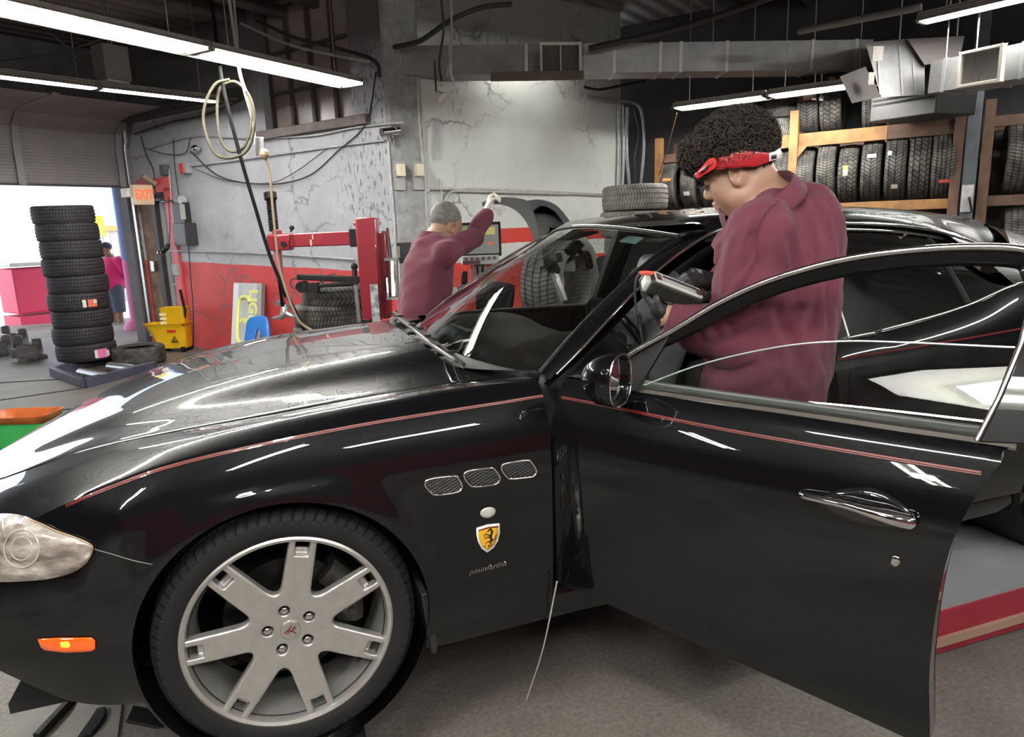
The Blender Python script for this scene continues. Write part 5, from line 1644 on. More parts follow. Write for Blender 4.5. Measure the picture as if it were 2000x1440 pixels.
# low steel frame under the stack (in-floor alignment rail)
ra, rb, rc, rd = on_z((103, 733), FLOOR), on_z((166, 757), FLOOR), on_z((302, 722), FLOOR), on_z((215, 706), FLOOR)
t = thing('wheel_rail', 'low blue-black steel rail frame under the tall tyre stack', 'steel frame', (ra + rc) / 2)
M_RAIL = mat('rail_blue_black', (.06, .065, .10), rough=.5, noise=.4, nscale=8)
ux = unit(rc - rb)
mb = MB(); mb.bar(rb + [0, 0, .05], rc + [0, 0, .05], .09, .10); mb.bar(ra + [0, 0, .05], rb + [0, 0, .05], .06, .10); put(mb, 'front_rail', M_RAIL, t, bevel=.006)
mb = MB(); mb.bar(ra + [0, 0, .05], ra + ux * np.linalg.norm(rc - rb) + [0, 0, .05], .08, .10); put(mb, 'rear_rail', M_RAIL, t, bevel=.006)
mb = MB(); mb.add([rb + [0, 0, .012], rc + [0, 0, .012], ra + (rc - rb) + [0, 0, .012], ra + [0, 0, .012]], [(0, 1, 2, 3)]); put(mb, 'pan', mat('pan_rust', (.10, .07, .06), rough=.7, noise=.6, nscale=10), t)
for k, (p, q) in enumerate((((158, 728), (205, 737)), ((215, 716), (262, 722)))):
    mb = MB(); a = on_z(p, FLOOR + .06); b_ = on_z(q, FLOOR + .06); mb.cyl(a, b_, .055, .055, 16); put(mb, 'roller', mat('roller_steel', (.45, .47, .5), rough=.35, metal=.8), t)
# lone tyre on the floor beside the stack
fc = on_z((272, 712), FLOOR); df = float(np.dot(fc - CAM, FWD)); Rf = 47.5 * df / 1367 
tyre('rib', fc * [1, 1, 0] + [0, .1, FLOOR + .125 * Rf / .33], (math.radians(90), 0, 0), Rf / .33, 1.0 * Rf / .33, 'single tyre lying flat on the floor right of the tall stack', None)
# large tyre leaning low behind the hood
bt = on_z((438, 722), FLOOR) ; dt_ = 6.6
bt = at_depth((440, 690), 6.9)
o = tyre('new', (bt[0], bt[1], bt[2] - .08), (math.radians(90 - 8), 0, math.radians(10)), 1.13, 1.0, 'large black tyre lying behind the hood, white letters on its sidewall', None)
mb = MB()
for k in range(9):
    a = math.radians(60 + k * 5.0)
    mb.box((.285 * math.cos(a), .1175, .285 * math.sin(a)), (.014, .003, .026 if k % 3 else .018), rot_xyz(0, -a, 0))
mb.build('sidewall_lettering', mat('letter_white', (.6, .6, .6), rough=.6), o, smooth=None)
if bt[2] - .08 - .13 > FLOOR + .02:
    k = int(round((bt[2] - .2 - FLOOR) / .235))
    for i in range(max(1, k)):
        tyre('new', (bt[0], bt[1], FLOOR + .118 + .235 * i), (math.radians(90), 0, .3), 1.05, 1.0, 'black tyre underneath the large lettered tyre behind the hood', None)
# stack behind the tyre changer
c0 = at_depth((660, 600), 6.0)
for i, (px_, py_, lab) in enumerate((((668, 577, 'upper tyre behind the tyre changer, under its black arm')), ((652, 613, 'middle tyre of the stack behind the tyre changer, below the black arm')), (650, 655, 'lowest seen tyre of the stack behind the tyre changer'), (650, 690, 'tyre on the floor at the foot of the stack behind the tyre changer'))):
    q = at_depth((px_, py_), 6.0)
    tyre('rib' if i else 'zigzag', q, (math.radians(90), 0, i * .7), 1.0, .82 if i else .80, lab, 'tyres stacked behind the tyre changer')
q = at_depth((585, 665), 6.2)
tyre('new', (q[0] - .05, q[1], q[2] - .12), (math.radians(90 - 20), 0, -.4), .95, .9, 'dark tyre leaning at the far edge of the hood under the hanging hose', None)
# dusty stack right of the mechanic, standing on the floor
q = at_depth((1240, 388), 7.26); n_s = 8; h8 = 49 * 7.26 / 1367 * .98
for i in range(n_s):
    z = q[2] - h8 * i
    if z - h8 / 2 < FLOOR - .03: break
    lab = ['topmost dusty grey tyre of the stack behind the car roof', 'second dusty grey tyre of the stack, just above the car roof', 'third dusty tyre from the top of the stack behind the car', 'fourth dusty tyre from the top of the stack behind the car', 'fifth dusty tyre from the top of the stack behind the car', 'sixth dusty tyre of the stack behind the car', 'seventh dusty tyre of the stack behind the car', 'dusty tyre at the foot of the stack behind the car'][i]
    tyre('dusty', (q[0] + (.0, -.03, .02, 0, .01, -.02, 0, 0)[i], q[1], z), (math.radians(90) + (math.radians(-2) if i == 0 else 0), 0, i * .9), 64 * 7.26 / 1367 / .33, h8 / .235, lab, 'dusty tyres stacked behind the black car')
print('stack bottom', z)

# ---------------------------------------------------------------- tyre racks
def s_of(P): return float(np.dot(np.array(P) - RP, UB))
zlow = float(RK((1600, 402))[2]); zup = float(RK((1640, 258))[2])
sL, sM, sR = s_of(RK((1290, 400))), s_of(RK((1552, 300))), s_of(RK((1868, 330)))
t = thing('tyre_rack', 'long timber tyre rack behind the car with two laden shelves', 'rack', rk_pt(sL, FLOOR))
def rbar(s0_, z0_, s1_, z1_, off, w, h, name, m):
    mb = MB(); mb.bar(rk_pt(s0_, z0_, off), rk_pt(s1_, z1_, off), w, h); return put(mb, name, m, t, bevel=.004)
rbar(sL - .05, zlow - .03, sR, zlow - .03, 0, .05, .10, 'shelf_beam', M_TIMBER); rbar(sL - .05, zlow - .03, sR, zlow - .03, -.5, .05, .10, 'shelf_beam', M_TIMBER2)
rbar(sM - .9, zup - .05, sM + .95 * (sR - sM) * .62, zup - .05, 0, .05, .14, 'shelf_beam', M_TIMBER); rbar(sM + .95 * (sR - sM) * .62, zup - .05, sR, zup - .05, 0, .05, .14, 'shelf_beam', M_TIMBER2); rbar(sL, zup - .05, sR, zup - .05, -.5, .05, .12, 'shelf_beam', M_TIMBER2)
rbar(sL, zup - .12, sM - .9, zup - .12, 0, .05, .10, 'shelf_beam', M_TIMBER2)
def rpost(s_, z0_, z1_, off, m, w=.09):
    mb = MB(); mb.bar(rk_pt(s_, z0_, off), rk_pt(s_, z1_, off), .07, w, up=UB); return put(mb, 'post', m, t, bevel=.004)
rpost(sL, FLOOR, zup + .12, .05, M_TIMBER); rpost(sM, zlow - .05, zup + .26, .05, M_TIMBER); rpost(sM, FLOOR, zlow - .05, .0, M_TIMBER2); rpost(sR, FLOOR, zup + .2, .05, M_TIMBER2)
for s_ in (sL, sM, sR): rpost(s_, FLOOR, zup + .1, -.55, M_TIMBER2)
mb = MB(); mb.prism([(0, 0), (.10, 0), (0, -.12)], rk_pt(sM + .04, zup - .12, .06), UB, (0, 0, 1), NB * .03); put(mb, 'gusset', M_TIMBER, t)
def rack_tyre(px, kind, s, w, z0_, label, group, st=None, off=-.22, tilt=0.0, lean=0.0):
    P = RK((px, 395 if z0_ == zlow else 250)); s_ = s_of(P)
    q = rk_pt(s_, z0_ + .33 * s + .02, off)
    return tyre(kind, q, (tilt, 0, RZ + lean), s, w, label, group, st)
gl = 'tyres on the lower rack shelf'
rack_tyre(1306, 'rib', .98, .80, zlow, 'leftmost tyre on the lower rack shelf, with an orange label', gl, [(.12, .02, (.10, .13), M_STO)])
rack_tyre(1345, 'rib', .96, .80, zlow, 'second tyre from the left on the lower rack shelf, pale label low down', gl, [(-.42, .0, (.16, .09), M_STW)])
rack_tyre(1384, 'zigzag', .96, .80, zlow, 'third tyre from the left on the lower rack shelf, beside the bowed face', gl)
for k, px_ in enumerate((1421, 1457, 1492)): rack_tyre(px_, 'rib', .97, .80, zlow, 'tyre on the lower rack shelf hidden behind the man in maroon', gl)
rack_tyre(1527, 'zigzag', .96, .80, zlow, 'tyre on the lower shelf just left of the middle rack post', gl)
rack_tyre(1565, 'rib', .95, .80, zlow, 'first tyre right of the middle rack post on the lower shelf', gl, None, lean=.10)
rack_tyre(1607, 'rib', 1.02, .80, zlow, 'second tyre right of the middle rack post on the lower shelf, smooth ribs', gl, None, lean=.08)
rack_tyre(1649, 'block', .93, .82, zlow, 'chunky block-tread tyre on the lower shelf with a tall orange label', gl, [(.08, -.02, (.34, .055), M_STO), (.0, -.02, (.18, .05), M_STW)], lean=.08)
rack_tyre(1694, 'zigzag', .99, .83, zlow, 'lower shelf tyre with a white label high on its tread', gl, [(.42, .0, (.12, .10), M_STW)], lean=.08)
rack_tyre(1741, 'zigzag', 1.03, .85, zlow, 'lower shelf tyre with a small pale label near its foot', gl, [(-.62, -.0, (.15, .07), M_STW), (.40, -.07, (.14, .045), M_STW)], lean=.08)
rack_tyre(1787, 'block', 1.04, .83, zlow, 'crackle-tread tyre second from the right end of the lower shelf', gl, None, lean=.08)
rack_tyre(1832, 'rib', 1.07, .85, zlow, 'last tyre at the right end of the lower shelf, with a red label', gl, [(-.55, .02, (.10, .11), M_STR)], lean=.08)
gu = 'tyres on the upper rack shelf'
rack_tyre(1460, 'rib', .82, .8, zup, 'upper shelf tyre hidden behind the dark curly hair', gu)
q_ = rk_pt(s_of(RK((1522, 250))), zup + .11, -.22); tyre('rib', q_, (math.radians(90), 0, 0), .80, .85, 'tyre lying flat on the upper shelf left of the middle post', gu)
q_ = rk_pt(s_of(RK((1522, 250))), zup + .31, -.22); tyre('zigzag', q_, (math.radians(90), 0, .5), .80, .8, 'tyre lying on top of another at the left of the upper shelf', gu)
rack_tyre(1572, 'zigzag', .95, .92, zup, 'upper shelf tyre with a square orange-edged label', gu, [(.15, .0, (.22, .10), M_STO), (.15, .0, (.16, .07), M_STW)], lean=.1)
rack_tyre(1617, 'block', .97, .92, zup, 'upper shelf tyre just right of the orange-labelled one', gu, [(.7, .0, (.12, .07), M_STO)], lean=.08)
rack_tyre(1700, 'rib', .94, .92, zup, 'upper shelf tyre below the duct elbow, with an orange label', gu, [(.45, .0, (.10, .10), M_STO)], lean=.08)
rack_tyre(1748, 'rib', .94, .92, zup, 'upper shelf tyre behind the grey ceiling heater', gu)
# second rack at the right edge
r2 = thing('tyre_rack', 'timber tyre rack cut by the right edge, brown posts', 'rack', rk_pt(s_of(RK((1920, 400))), FLOOR))
t = r2
s2, s3 = s_of(RK((1924, 330))), s_of(RK((1924, 330))) + 2.6
z2l, z2u = float(RK((1950, 392))[2]), float(RK((1960, 236))[2])
rpost(s2, FLOOR, z2u + .2, .05, M_TIMBER2); rpost(s3, FLOOR, z2u + .2, .05, M_TIMBER2); rpost(s2, FLOOR, z2u, -.55, M_TIMBER2); rpost(s3, FLOOR, z2u, -.55, M_TIMBER2)
for z_ in (z2l, z2u, z2l - .75):
    for o_ in (0, -.5): rbar(s2, z_, s3, z_, o_, .05, .10, 'shelf_beam', M_TIMBER2)
def rack2(ds, kind, z_, label, s=1.08):
    q = rk_pt(s2 + ds, z_ + .05 + .33 * s, -.22); tyre(kind, q, (0, 0, RZ + .1), s, 1.08, label, 'tyres on the right-hand rack')
rack2(.26, 'rib', z2l, 'big ribbed tyre on the right-hand rack, first beside its post', 1.10)
rack2(.54, 'zigzag', z2l, 'tyre at the right picture edge on the right-hand rack', 1.10)
rack2(.30, 'rib', z2l - .75, 'tyre low on the right-hand rack behind the car tail', 1.0)
rack2(.58, 'rib', z2l - .75, 'tyre low at the right picture edge behind the car tail', 1.0)
# steel column between the racks with a switch box
pc = RK((1893, 350)); mb = MB(); mb.bar([pc[0], pc[1], FLOOR], [pc[0], pc[1], CEIL], .14, .12, up=UB)
tag(mb.build('support_column', mat('column_dark', (.10, .115, .13), rough=.6, noise=.4, nscale=6), None, smooth=None, bevel=.01), 'dark steel roof column between the two tyre racks', 'column')
t = thing('switch_box', 'small grey switch box on the dark column between the racks', 'switch box', RK((1890, 388), .10))
mb = MB(); mb.box(RK((1889, 388), .10), (.10, .06, .26), BW); put(mb, 'case', M_GREYBOX, t, bevel=.006)
mb = MB(); mb.bar(RK((1893, 385), .15), RK((1898, 415), .15), .02, .02); put(mb, 'lever', M_BLACK, t)

# ---------------------------------------------------------------- ducts
dA = at_depth((746, 119), 7.2); dB = at_depth((1704, 106), 7.2); dxx = unit(dB - dA); dh = 54 * 7.2 / 1367; dd_ = .34
DN_ = unit(np.cross(dxx, (0, 0, 1))); 
if np.dot(DN_, CAM - dA) < 0: DN_ = -DN_
t = thing('air_duct', 'galvanised ceiling duct crossing the shop with a dropped elbow at right', 'duct', (dA + dB) / 2)
M_GALV2 = mat('galvanised_dull', (.27, .265, .255), rough=.5, metal=.35, noise=.3, nscale=4)
split = dA + dxx * (np.linalg.norm(dB - dA) * (1140 - 746) / (1704 - 746))
def duct_box(a, b_, h, d, m, name):
    mb = MB(); mb.bar(a - DN_ * d / 2, b_ - DN_ * d / 2, d, h); return put(mb, name, m, t, smooth=None)
duct_box(dA, split, dh, dd_, M_GALV2, 'duct_run'); duct_box(split, dB, dh, dd_, M_GALV, 'duct_run')
for px_ in (880, 1028, 1200, 1290, 1330, 1420, 1586, 1672):
    f_ = (px_ - 746) / (1704 - 746); p = dA + (dB - dA) * f_
    mb = MB(); mb.box(p - DN_ * dd_ / 2, (.03, dd_ + .012, dh + .016), frame3(dxx)); put(mb, 'duct_seam', mat('seam_steel', (.55, .55, .55), rough=.35, metal=.7), t, smooth=None)
# elbow: a sloping drop from the first run to the nearer one
eA = at_depth((1815, 152), 5.9); eB = at_depth((2090, 100), 4.9); ex = unit(eB - eA); eh = 62 * 5.5 / 1367
EN = unit(np.cross(ex, (0, 0, 1)))
if np.dot(EN, CAM - eA) < 0: EN = -EN
def sec(c, nn, d, h): return np.array([c + [0, 0, h / 2], c - nn * d + [0, 0, h / 2], c - nn * d + [0, 0, -h / 2], c + [0, 0, -h / 2]])
def slab(poly, dep, back, m, name):
    a = [at_depth(p, dep) for p in poly]; bk = unit(ray((1692, 110))) * back; b_ = [p + bk for p in a]; n = len(a)
    mb = MB(); mb.add(a + b_, [tuple(range(n)), tuple(range(2 * n - 1, n - 1, -1))] + [(i, n + i, n + (i + 1) % n, (i + 1) % n) for i in range(n)])
    return put(mb, name, m, t, smooth=None)
M_DBR = mat('duct_brown_and_shade', (.13, .115, .11), rough=.6)
slab([(1690, 83), (1722, 190), (1806, 185), (1806, 126), (1772, 76)], 6.2, .9, M_GALV, 'duct_drop')
slab([(1640, 150), (1690, 130), (1721, 189), (1664, 202)], 6.17, .05, M_DBR, 'drop_cheek')
slab([(1772, 76), (1884, 70), (1874, 116), (1806, 127)], 6.12, .25, M_DBR, 'duct_shoulder')  # shade on this sloping face is painted in with the dark brown
for x_ in (1712, 1755, 1780): slab([(x_, 90), (x_ + 4, 90), (x_ + 10, 184), (x_ + 6, 184)], 6.19, .008, mat('seam_steel'), 'duct_seam')
mb = MB(); mb.bar(eA - EN * .17, eB - EN * .17, .34, eh); put(mb, 'duct_run', M_GALV, t, smooth=None)
for f_ in (.12, .42, .7):
    p = eA + (eB - eA) * f_; mb = MB(); mb.box(p - EN * .17, (.03, .352, eh + .016), frame3(ex)); put(mb, 'duct_seam', mat('seam_steel'), t, smooth=None)
for p_, w_, h_ in (((1708, 108), .09, .12), ((1695, 156), .05, .10)):
    mb = MB(); q = at_depth(p_, 6.1 if w_ < .06 else 6.12); mb.box(q + DN_ * .06, (w_, .004, h_), frame3(dxx)); put(mb, 'duct_label', M_STW, t, smooth=None)
for px_ in (1392, 1590, 1850, 1915):
    f_ = (px_ - 746) / (1704 - 746) if px_ < 1700 else None
    p = dA + (dB - dA) * f_ if f_ else eA + (eB - eA) * ((px_ - 1815) / 275.0)
    mb = MB(); mb.cyl(p + [0, 0, .1], [p[0], p[1], CEIL], .006, .006, 6); put(mb, 'hanger_rod', M_STEEL, t)
def vent(name, cpx, wpx, hpx, dep, ax, nn, label, m, n_louv, mull):
    c = at_depth(cpx, dep) ; w, h = wpx * dep / 1367, hpx * dep / 1367
    t_ = thing(name, label, 'vent', c); Fm = np.stack([ax, -nn, (0, 0, 1)], 1)
    mb = MB()
    fw = .022
    for s_ in (-1, 1):
        mb.box(c + ax * s_ * (w / 2 - fw / 2), (fw, .05, h), Fm); mb.box(c + np.array([0, 0, s_ * (h / 2 - fw / 2)]), (w, .05, fw), Fm)
    if mull: mb.box(c, (.012, .05, h), Fm)
    put(mb, 'vent_frame', m, t_, smooth=None, bevel=.004)
    mb = MB()
    for k in range(n_louv):
        p = c + ax * (-w / 2 + fw + (k + .5) * (w - 2 * fw) / n_louv); mb.box(p - nn * .012, (.004, .02, h - 2 * fw), np.stack([unit(ax + nn * .8), unit(nn - ax * .8), (0, 0, 1)], 1))
    put(mb, 'louvres', mat('louvre_grey', (.22, .21, .20), rough=.5), t_, smooth=None)
    mb = MB(); mb.box(c - nn * .03, (w - .02, .01, h - .02), Fm); put(mb, 'duct_mouth', M_DARK, t_, smooth=None)
vent('air_vent', (1095, 117), 80, 62, 6.85, dxx, DN_, 'white-framed air vent in the middle of the ceiling duct, dark inside', M_WHITE, 22, True)
vent('air_vent', (1916, 130), 88, 68, 5.35, ex, EN, 'cream-framed louvred air vent at upper right', mat('vent_cream', (.72, .69, .60), rough=.5), 20, False)
# brown flashing strip below the duct
pA, pB = at_depth((958, 150), 6.75), at_depth((1140, 147), 6.75)
mb = MB(); mb.bar(pA, pB, .10, .07); tag(mb.build('flashing_strip', mat('flashing_brown', (.17, .12, .10), rough=.7, noise=.5), None, smooth=None, bevel=.006), 'brown metal strip under the duct below the white vent', 'metal strip')
# ceiling heater under the duct
hc_ = at_depth((1800, 206), 6.6)
t = thing('ceiling_heater', 'dark grey unit heater hung below the duct elbow', 'heater', hc_)
mb = MB(); mb.box(hc_, (.72, .5, .24), frame3(ex)); put(mb, 'case', mat('heater_grey', (.022, .021, .022), rough=.55, noise=.3), t, bevel=.012)
mb = MB(); mb.box(hc_ + EN * .252 + [0, 0, .03], (.66, .01, .02), frame3(ex)); mb.box(hc_ + EN * .252 + [0, 0, .07], (.66, .012, .02), frame3(ex)); put(mb, 'louvre_slot', M_DARK, t)
for s_ in (-.3, .3):
    mb = MB(); mb.cyl(hc_ + ex * s_, (hc_ + ex * s_) * [1, 1, 0] + [0, 0, CEIL], .008, .008, 6); put(mb, 'hanger_rod', M_STEEL, t)
# hanging grey junction heater over the garage bay
hb = on_z((222, 158), 2.95)
t = thing('hanging_box', 'grey box lamp hanging from the roof over the garage bay', 'hanging box', hb)
Rb = frame3(NB)
mb = MB(); mb.box(hb + [0, 0, .16], (.26, .24, .34), Rb); put(mb, 'case', mat('hang_grey', (.17, .155, .15), rough=.6), t, bevel=.008)
mb = MB(); mb.box(hb + [0, 0, -.02], (.22, .20, .02), Rb); put(mb, 'lens', mat('lens_pale', (.62, .58, .55), rough=.4), t)
mb = MB(); mb.cyl(hb + [0, 0, .3], hb * [1, 1, 0] + [0, 0, CEIL], .01, .01, 8); put(mb, 'rod', M_STEEL, t)
# ---------------------------------------------------------------- conduits, wires and boxes on the walls
def lwz(pxs, off): return [LW(p, off) for p in pxs]
def line_thing(name, label, cat, pts, r, m, n=None, cr=True, group=None):
    P_ = crom(pts, n or 12 * len(pts)) if cr else np.array(pts)
    base = P_[0]; t_ = None
    mb = MB(); mb.tube(P_ - base, r, 7)
    o = mb.build(name, m, None, smooth=80); o.location = V(base)
    return tag(o, label, cat, group)
line_thing('conduit', 'long grey conduit sloping across the left wall below the window', 'conduit', lwz([(372, 324), (440, 316), (525, 304), (640, 288), (752, 274)], .03), .012, M_PIPE)
line_thing('conduit', 'upper conduit bending just under the window sill to the grey pillar', 'conduit', lwz([(290, 290), (372, 267), (440, 268), (500, 270), (610, 265), (690, 250), (787, 239)], .03), .011, M_PIPE)
line_thing('conduit', 'low conduit along the left wall above the red paint', 'conduit', lwz([(330, 490), (420, 492), (500, 495), (600, 501), (692, 507)], .03), .013, M_PIPE)
line_thing('conduit', 'upright conduit beside the side door frame', 'conduit', lwz([(330, 330), (336, 400), (346, 500)], .03), .010, M_PIPE)
line_thing('conduit', 'upright pipe at the corner of the grey pillar', 'pipe', lwz([(757, 268), (762, 340), (770, 440), (775, 560)], .04), .016, M_PIPE)
line_thing('cable', 'dark sagging wires over the red tyre changer', 'wire', lwz([(372, 296), (430, 345), (520, 360), (600, 345), (660, 295), (715, 240), (735, 140)], .05), .009, M_CABLE)
line_thing('cable', 'thin wire sagging below the conduit on the left wall', 'wire', lwz([(380, 330), (440, 352), (520, 358), (570, 340), (640, 290)], .04), .005, M_CABLE)
line_thing('cable', 'black wire looping down from the ceiling timber above the side door', 'wire', lwz([(275, 265), (285, 300), (300, 335), (302, 372), (320, 392), (338, 392)], .04), .008, M_CABLE)
line_thing('cable', 'wire hanging straight down the wall to the yellow bucket', 'wire', lwz([(368, 475), (372, 540), (377, 600), (378, 680)], .04), .007, M_CABLE)
line_thing('cable', 'wire dropping to the black wall boxes', 'wire', lwz([(338, 270), (342, 330), (350, 392)], .04), .007, M_CABLE)
line_thing('cable', 'pair of wires hung along the top of the left wall', 'wire', lwz([(262, 262), (330, 240), (400, 225), (470, 196)], .06), .010, M_CABLE)
line_thing('cable', 'wire swagged under the upper conduit near the garage door', 'wire', lwz([(285, 290), (320, 300), (360, 300), (372, 270)], .04), .006, M_CABLE)
line_thing('cable', 'thick cable crossing the wall head from the window to the pillar', 'wire', lwz([(500, 40), (580, 75), (660, 95), (730, 118), (742, 150)], .10), .02, M_CABLE)
line_thing('cable', 'second cable under the roof timber beside the window', 'wire', lwz([(470, 45), (560, 85), (640, 105), (720, 120)], .16), .016, M_GREYBOX)
def wbox(name, label, cat, p, w, h, d, m, off=.0):
    q = LW(p, d / 2 + off); mb = MB(); mb.box((0, 0, 0), (w, d, h), BW); o = mb.build(name, m, None, smooth=None, bevel=.006); o.location = V(q)
    return tag(o, label, cat)
wbox('junction_box', 'dark junction box on the left wall under the conduits', 'junction box', (322, 332), .12, .14, .09, mat('jbox_dark', (.09, .09, .09), rough=.5))
b_ = wbox('alarm_box', 'small red and grey alarm box on the left wall', 'alarm box', (364, 329), .14, .13, .09, M_GREYBOX)
mb = MB(); mb.box((-.03, -.05, 0), (.075, .02, .125), BW); mb.v = [tuple(BW @ np.array((-.035, -.05, 0)) + (np.array(v) - np.array((-.03, -.05, 0)))) for v in mb.v]; mb.build('red_front', mat('alarm_red', (.6, .04, .05), rough=.4), b_, smooth=None)
t = thing('security_camera', 'small silver dome camera on the left wall', 'camera', LW((382, 290), .06))
mb = MB(); mb.ell(LW((382, 290), .08), (.065, .05, .045), BW); put(mb, 'dome', M_CHROME, t); mb = MB(); mb.cyl(LW((388, 292), .0), LW((384, 291), .08), .025); put(mb, 'mount', M_GREYBOX, t)
# door opener boxes
t = thing('opener_box', 'black and grey door-opener boxes with wiring on the left wall', 'control box', LW((356, 440)))
mb = MB(); mb.box(LW((356, 421), .06), (.26, .10, .34), BW); put(mb, 'upper_box', mat('opener_black', (.02, .02, .022), rough=.45), t, bevel=.006)
mb = MB(); mb.box(LW((362, 458), .09), (.30, .18, .30), BW); put(mb, 'lower_box', mat('opener_black2', (.035, .033, .035), rough=.4), t, bevel=.008)
mb = MB(); mb.box(LW((357, 414), .12), (.11, .01, .20), BW); put(mb, 'label_plate', mat('plate_tan', (.45, .43, .36), rough=.5, noise=.4, nscale=40), t)
mb = MB(); mb.box(LW((344, 460), .17), (.10, .012, .26), BW); put(mb, 'side_panel', M_GREYBOX, t, bevel=.004)
mb = MB(); mb.cyl(LW((347, 391), .03), LW((356, 391), .10), .06, .06, 12); put(mb, 'motor', M_GREYBOX, t)
wbox('wall_switch', 'small grey box low on the red wall beside the door frame', 'switch', (346, 527), .12, .16, .08, M_GREYBOX)
# exit sign with its emergency lamp
ec = LW((278, 381), .24)
t = thing('exit_sign', 'cream EXIT sign with red letters above the side door', 'exit sign', ec)
ES = frame3(-NB * -1 * .0 + np.array([.86, .51, 0]))
M_CREAM = mat('sign_cream', (.72, .52, .34), rough=.45)
mb = MB(); mb.box(ec, (.26, .12, .27), ES); put(mb, 'case', M_CREAM, t, bevel=.008)
def text_mesh(txt, size, depth, xa, ya, za, o):
    cu = bpy.data.curves.new('t', 'FONT'); cu.body = txt; cu.size = size; cu.extrude = depth; cu.offset = size * .03; cu.align_x = 'CENTER'; cu.align_y = 'CENTER'
    to = bpy.data.objects.new('t', cu); COL.objects.link(to); me = to.to_mesh()
    vv = [np.array(o) + np.array(xa) * v.co.x + np.array(ya) * v.co.y + np.array(za) * v.co.z for v in me.vertices]; ff = [tuple(p.vertices) for p in me.polygons]
    to.to_mesh_clear(); bpy.data.objects.remove(to); bpy.data.curves.remove(cu)
    mb = MB(); mb.add(vv, ff); return mb
nS = -ES[:, 1] if np.dot(ES[:, 1], CAM - ec) < 0 else ES[:, 1]
mb = text_mesh('EXIT', .12, .003, ES[:, 0], (0, 0, 1.5), nS, ec + nS * .062); put(mb, 'lettering', mat('exit_red', (.65, .12, .05), rough=.4, emit=(.9, .15, .05), emit_s=.3), t, smooth=None)
mb = MB(); mb.box(ec + ES[:, 0] * .10 + [0, 0, .20], (.20, .14, .06), rot_xyz(0, math.radians(35), math.radians(31))); put(mb, 'lamp_head', mat('lamp_tan', (.30, .22, .15), rough=.5), t, bevel=.006)
mb = MB(); mb.bar(ec + ES[:, 0] * .0, LW((300, 385), .0), .05, .05); put(mb, 'bracket', M_CREAM, t)
wbox('floodlight', 'white floodlight head on the garage post beside the EXIT sign', 'lamp', (249, 377), .17, .12, .10, M_WHITE, .30)
t = thing('hand_lamp', 'black hand lamp hung on a hook by the side door', 'lamp', LW((328, 481), .25))
mb = MB(); mb.tube([LW((330, 476), .22), LW((326, 484), .25), LW((317, 493), .27)], [.02, .035, .03], 10); put(mb, 'grip', M_BLACK, t); mb = MB(); mb.ell(LW((314, 494), .28), (.05, .04, .035)); put(mb, 'reflector', M_CHROME, t)
mb = MB(); mb.tube(crom([LW((330, 476), .22), LW((332, 440), .1), LW((328, 385), .05)], 14), .006, 6); put(mb, 'hook_wire', M_CABLE, t)
# pillar: rough plaster face, sockets
mb = MB(); G = []
px0 = CN - WD * .02; 
rr = np.random.default_rng(3)
for i in range(16):
    row = []
    for k in range(60):
        z = FLOOR + (CEIL - FLOOR) * k / 59; d = .035 + .02 * rr.random() if 0 < i < 15 else 0.0
        row.append(px0 * [1, 1, 0] + WD * .42 * i / 15 + WN * d + [0, 0, z])
    G.append(row)
mb.grid(G); o = mb.build('plaster_pillar', mat('plaster_rough', (.36, .365, .375), rough=.8, noise=.6, nscale=9, color2=(.14, .14, .145), bump=1.0, bscale=22), None, smooth=60); tag(o, kind='structure'); o.name = 'trim_20'
def ww_line(name, label, cat, pxs, r, off=.035, m=M_PIPE, cr=True): return line_thing(name, label, cat, [WW(p, off) for p in pxs], r, m, cr=cr)
ww_line('conduit', 'tall grey pipe down the left side of the white wall', 'pipe', [(815, 150), (818, 220), (824, 300), (830, 372), (836, 460)], .022)
ww_line('conduit', 'second thin pipe beside the tall pipe on the white wall', 'pipe', [(825, 230), (828, 300), (834, 372)], .013)
ww_line('conduit', 'level conduit across the white wall above the mechanic', 'conduit', [(836, 376), (838, 370), (850, 369), (950, 370), (1060, 375), (1180, 381)], .018)
ww_line('conduit', 'conduit bending down behind the grey-haired mechanic', 'conduit', [(870, 412), (871, 390), (880, 376), (900, 373), (1000, 376), (1110, 379)], .018)
ww_line('conduit', 'short upright pipe left of the mechanic on the white wall', 'pipe', [(853, 230), (855, 312)], .014, cr=False)
ww_line('conduit', 'short upright pipe dropping through the level conduit', 'pipe', [(858, 350), (862, 380), (864, 408)], .014)
for i, (pp, lab) in enumerate((([(1207, 205), (1208, 300), (1206, 362)], 'leftmost of the pipes at the right end of the white wall'), ([(1216, 205), (1218, 300), (1216, 362)], 'second pipe at the right end of the white wall'), ([(1226, 210), (1224, 290), (1230, 362)], 'third pipe at the right end of the white wall'))):
    ww_line('conduit', lab, 'pipe', pp, .022)
ww_line('cable', 'bundle of wires curving over and down the right end of the white wall', 'wire', [(1145, 188), (1200, 198), (1235, 200), (1253, 218), (1258, 280), (1252, 362)], .02, .06, M_GREYBOX)
ww_line('cable', 'thin wires hanging at the dark corner beside the white wall', 'wire', [(1240, 215), (1248, 260), (1240, 310), (1246, 362)], .013, .05, M_CABLE)
ww_line('cable', 'black cable slung under the duct beside the white wall', 'wire', [(1140, 170), (1170, 175), (1210, 168), (1260, 158)], .016, .4, M_CABLE)
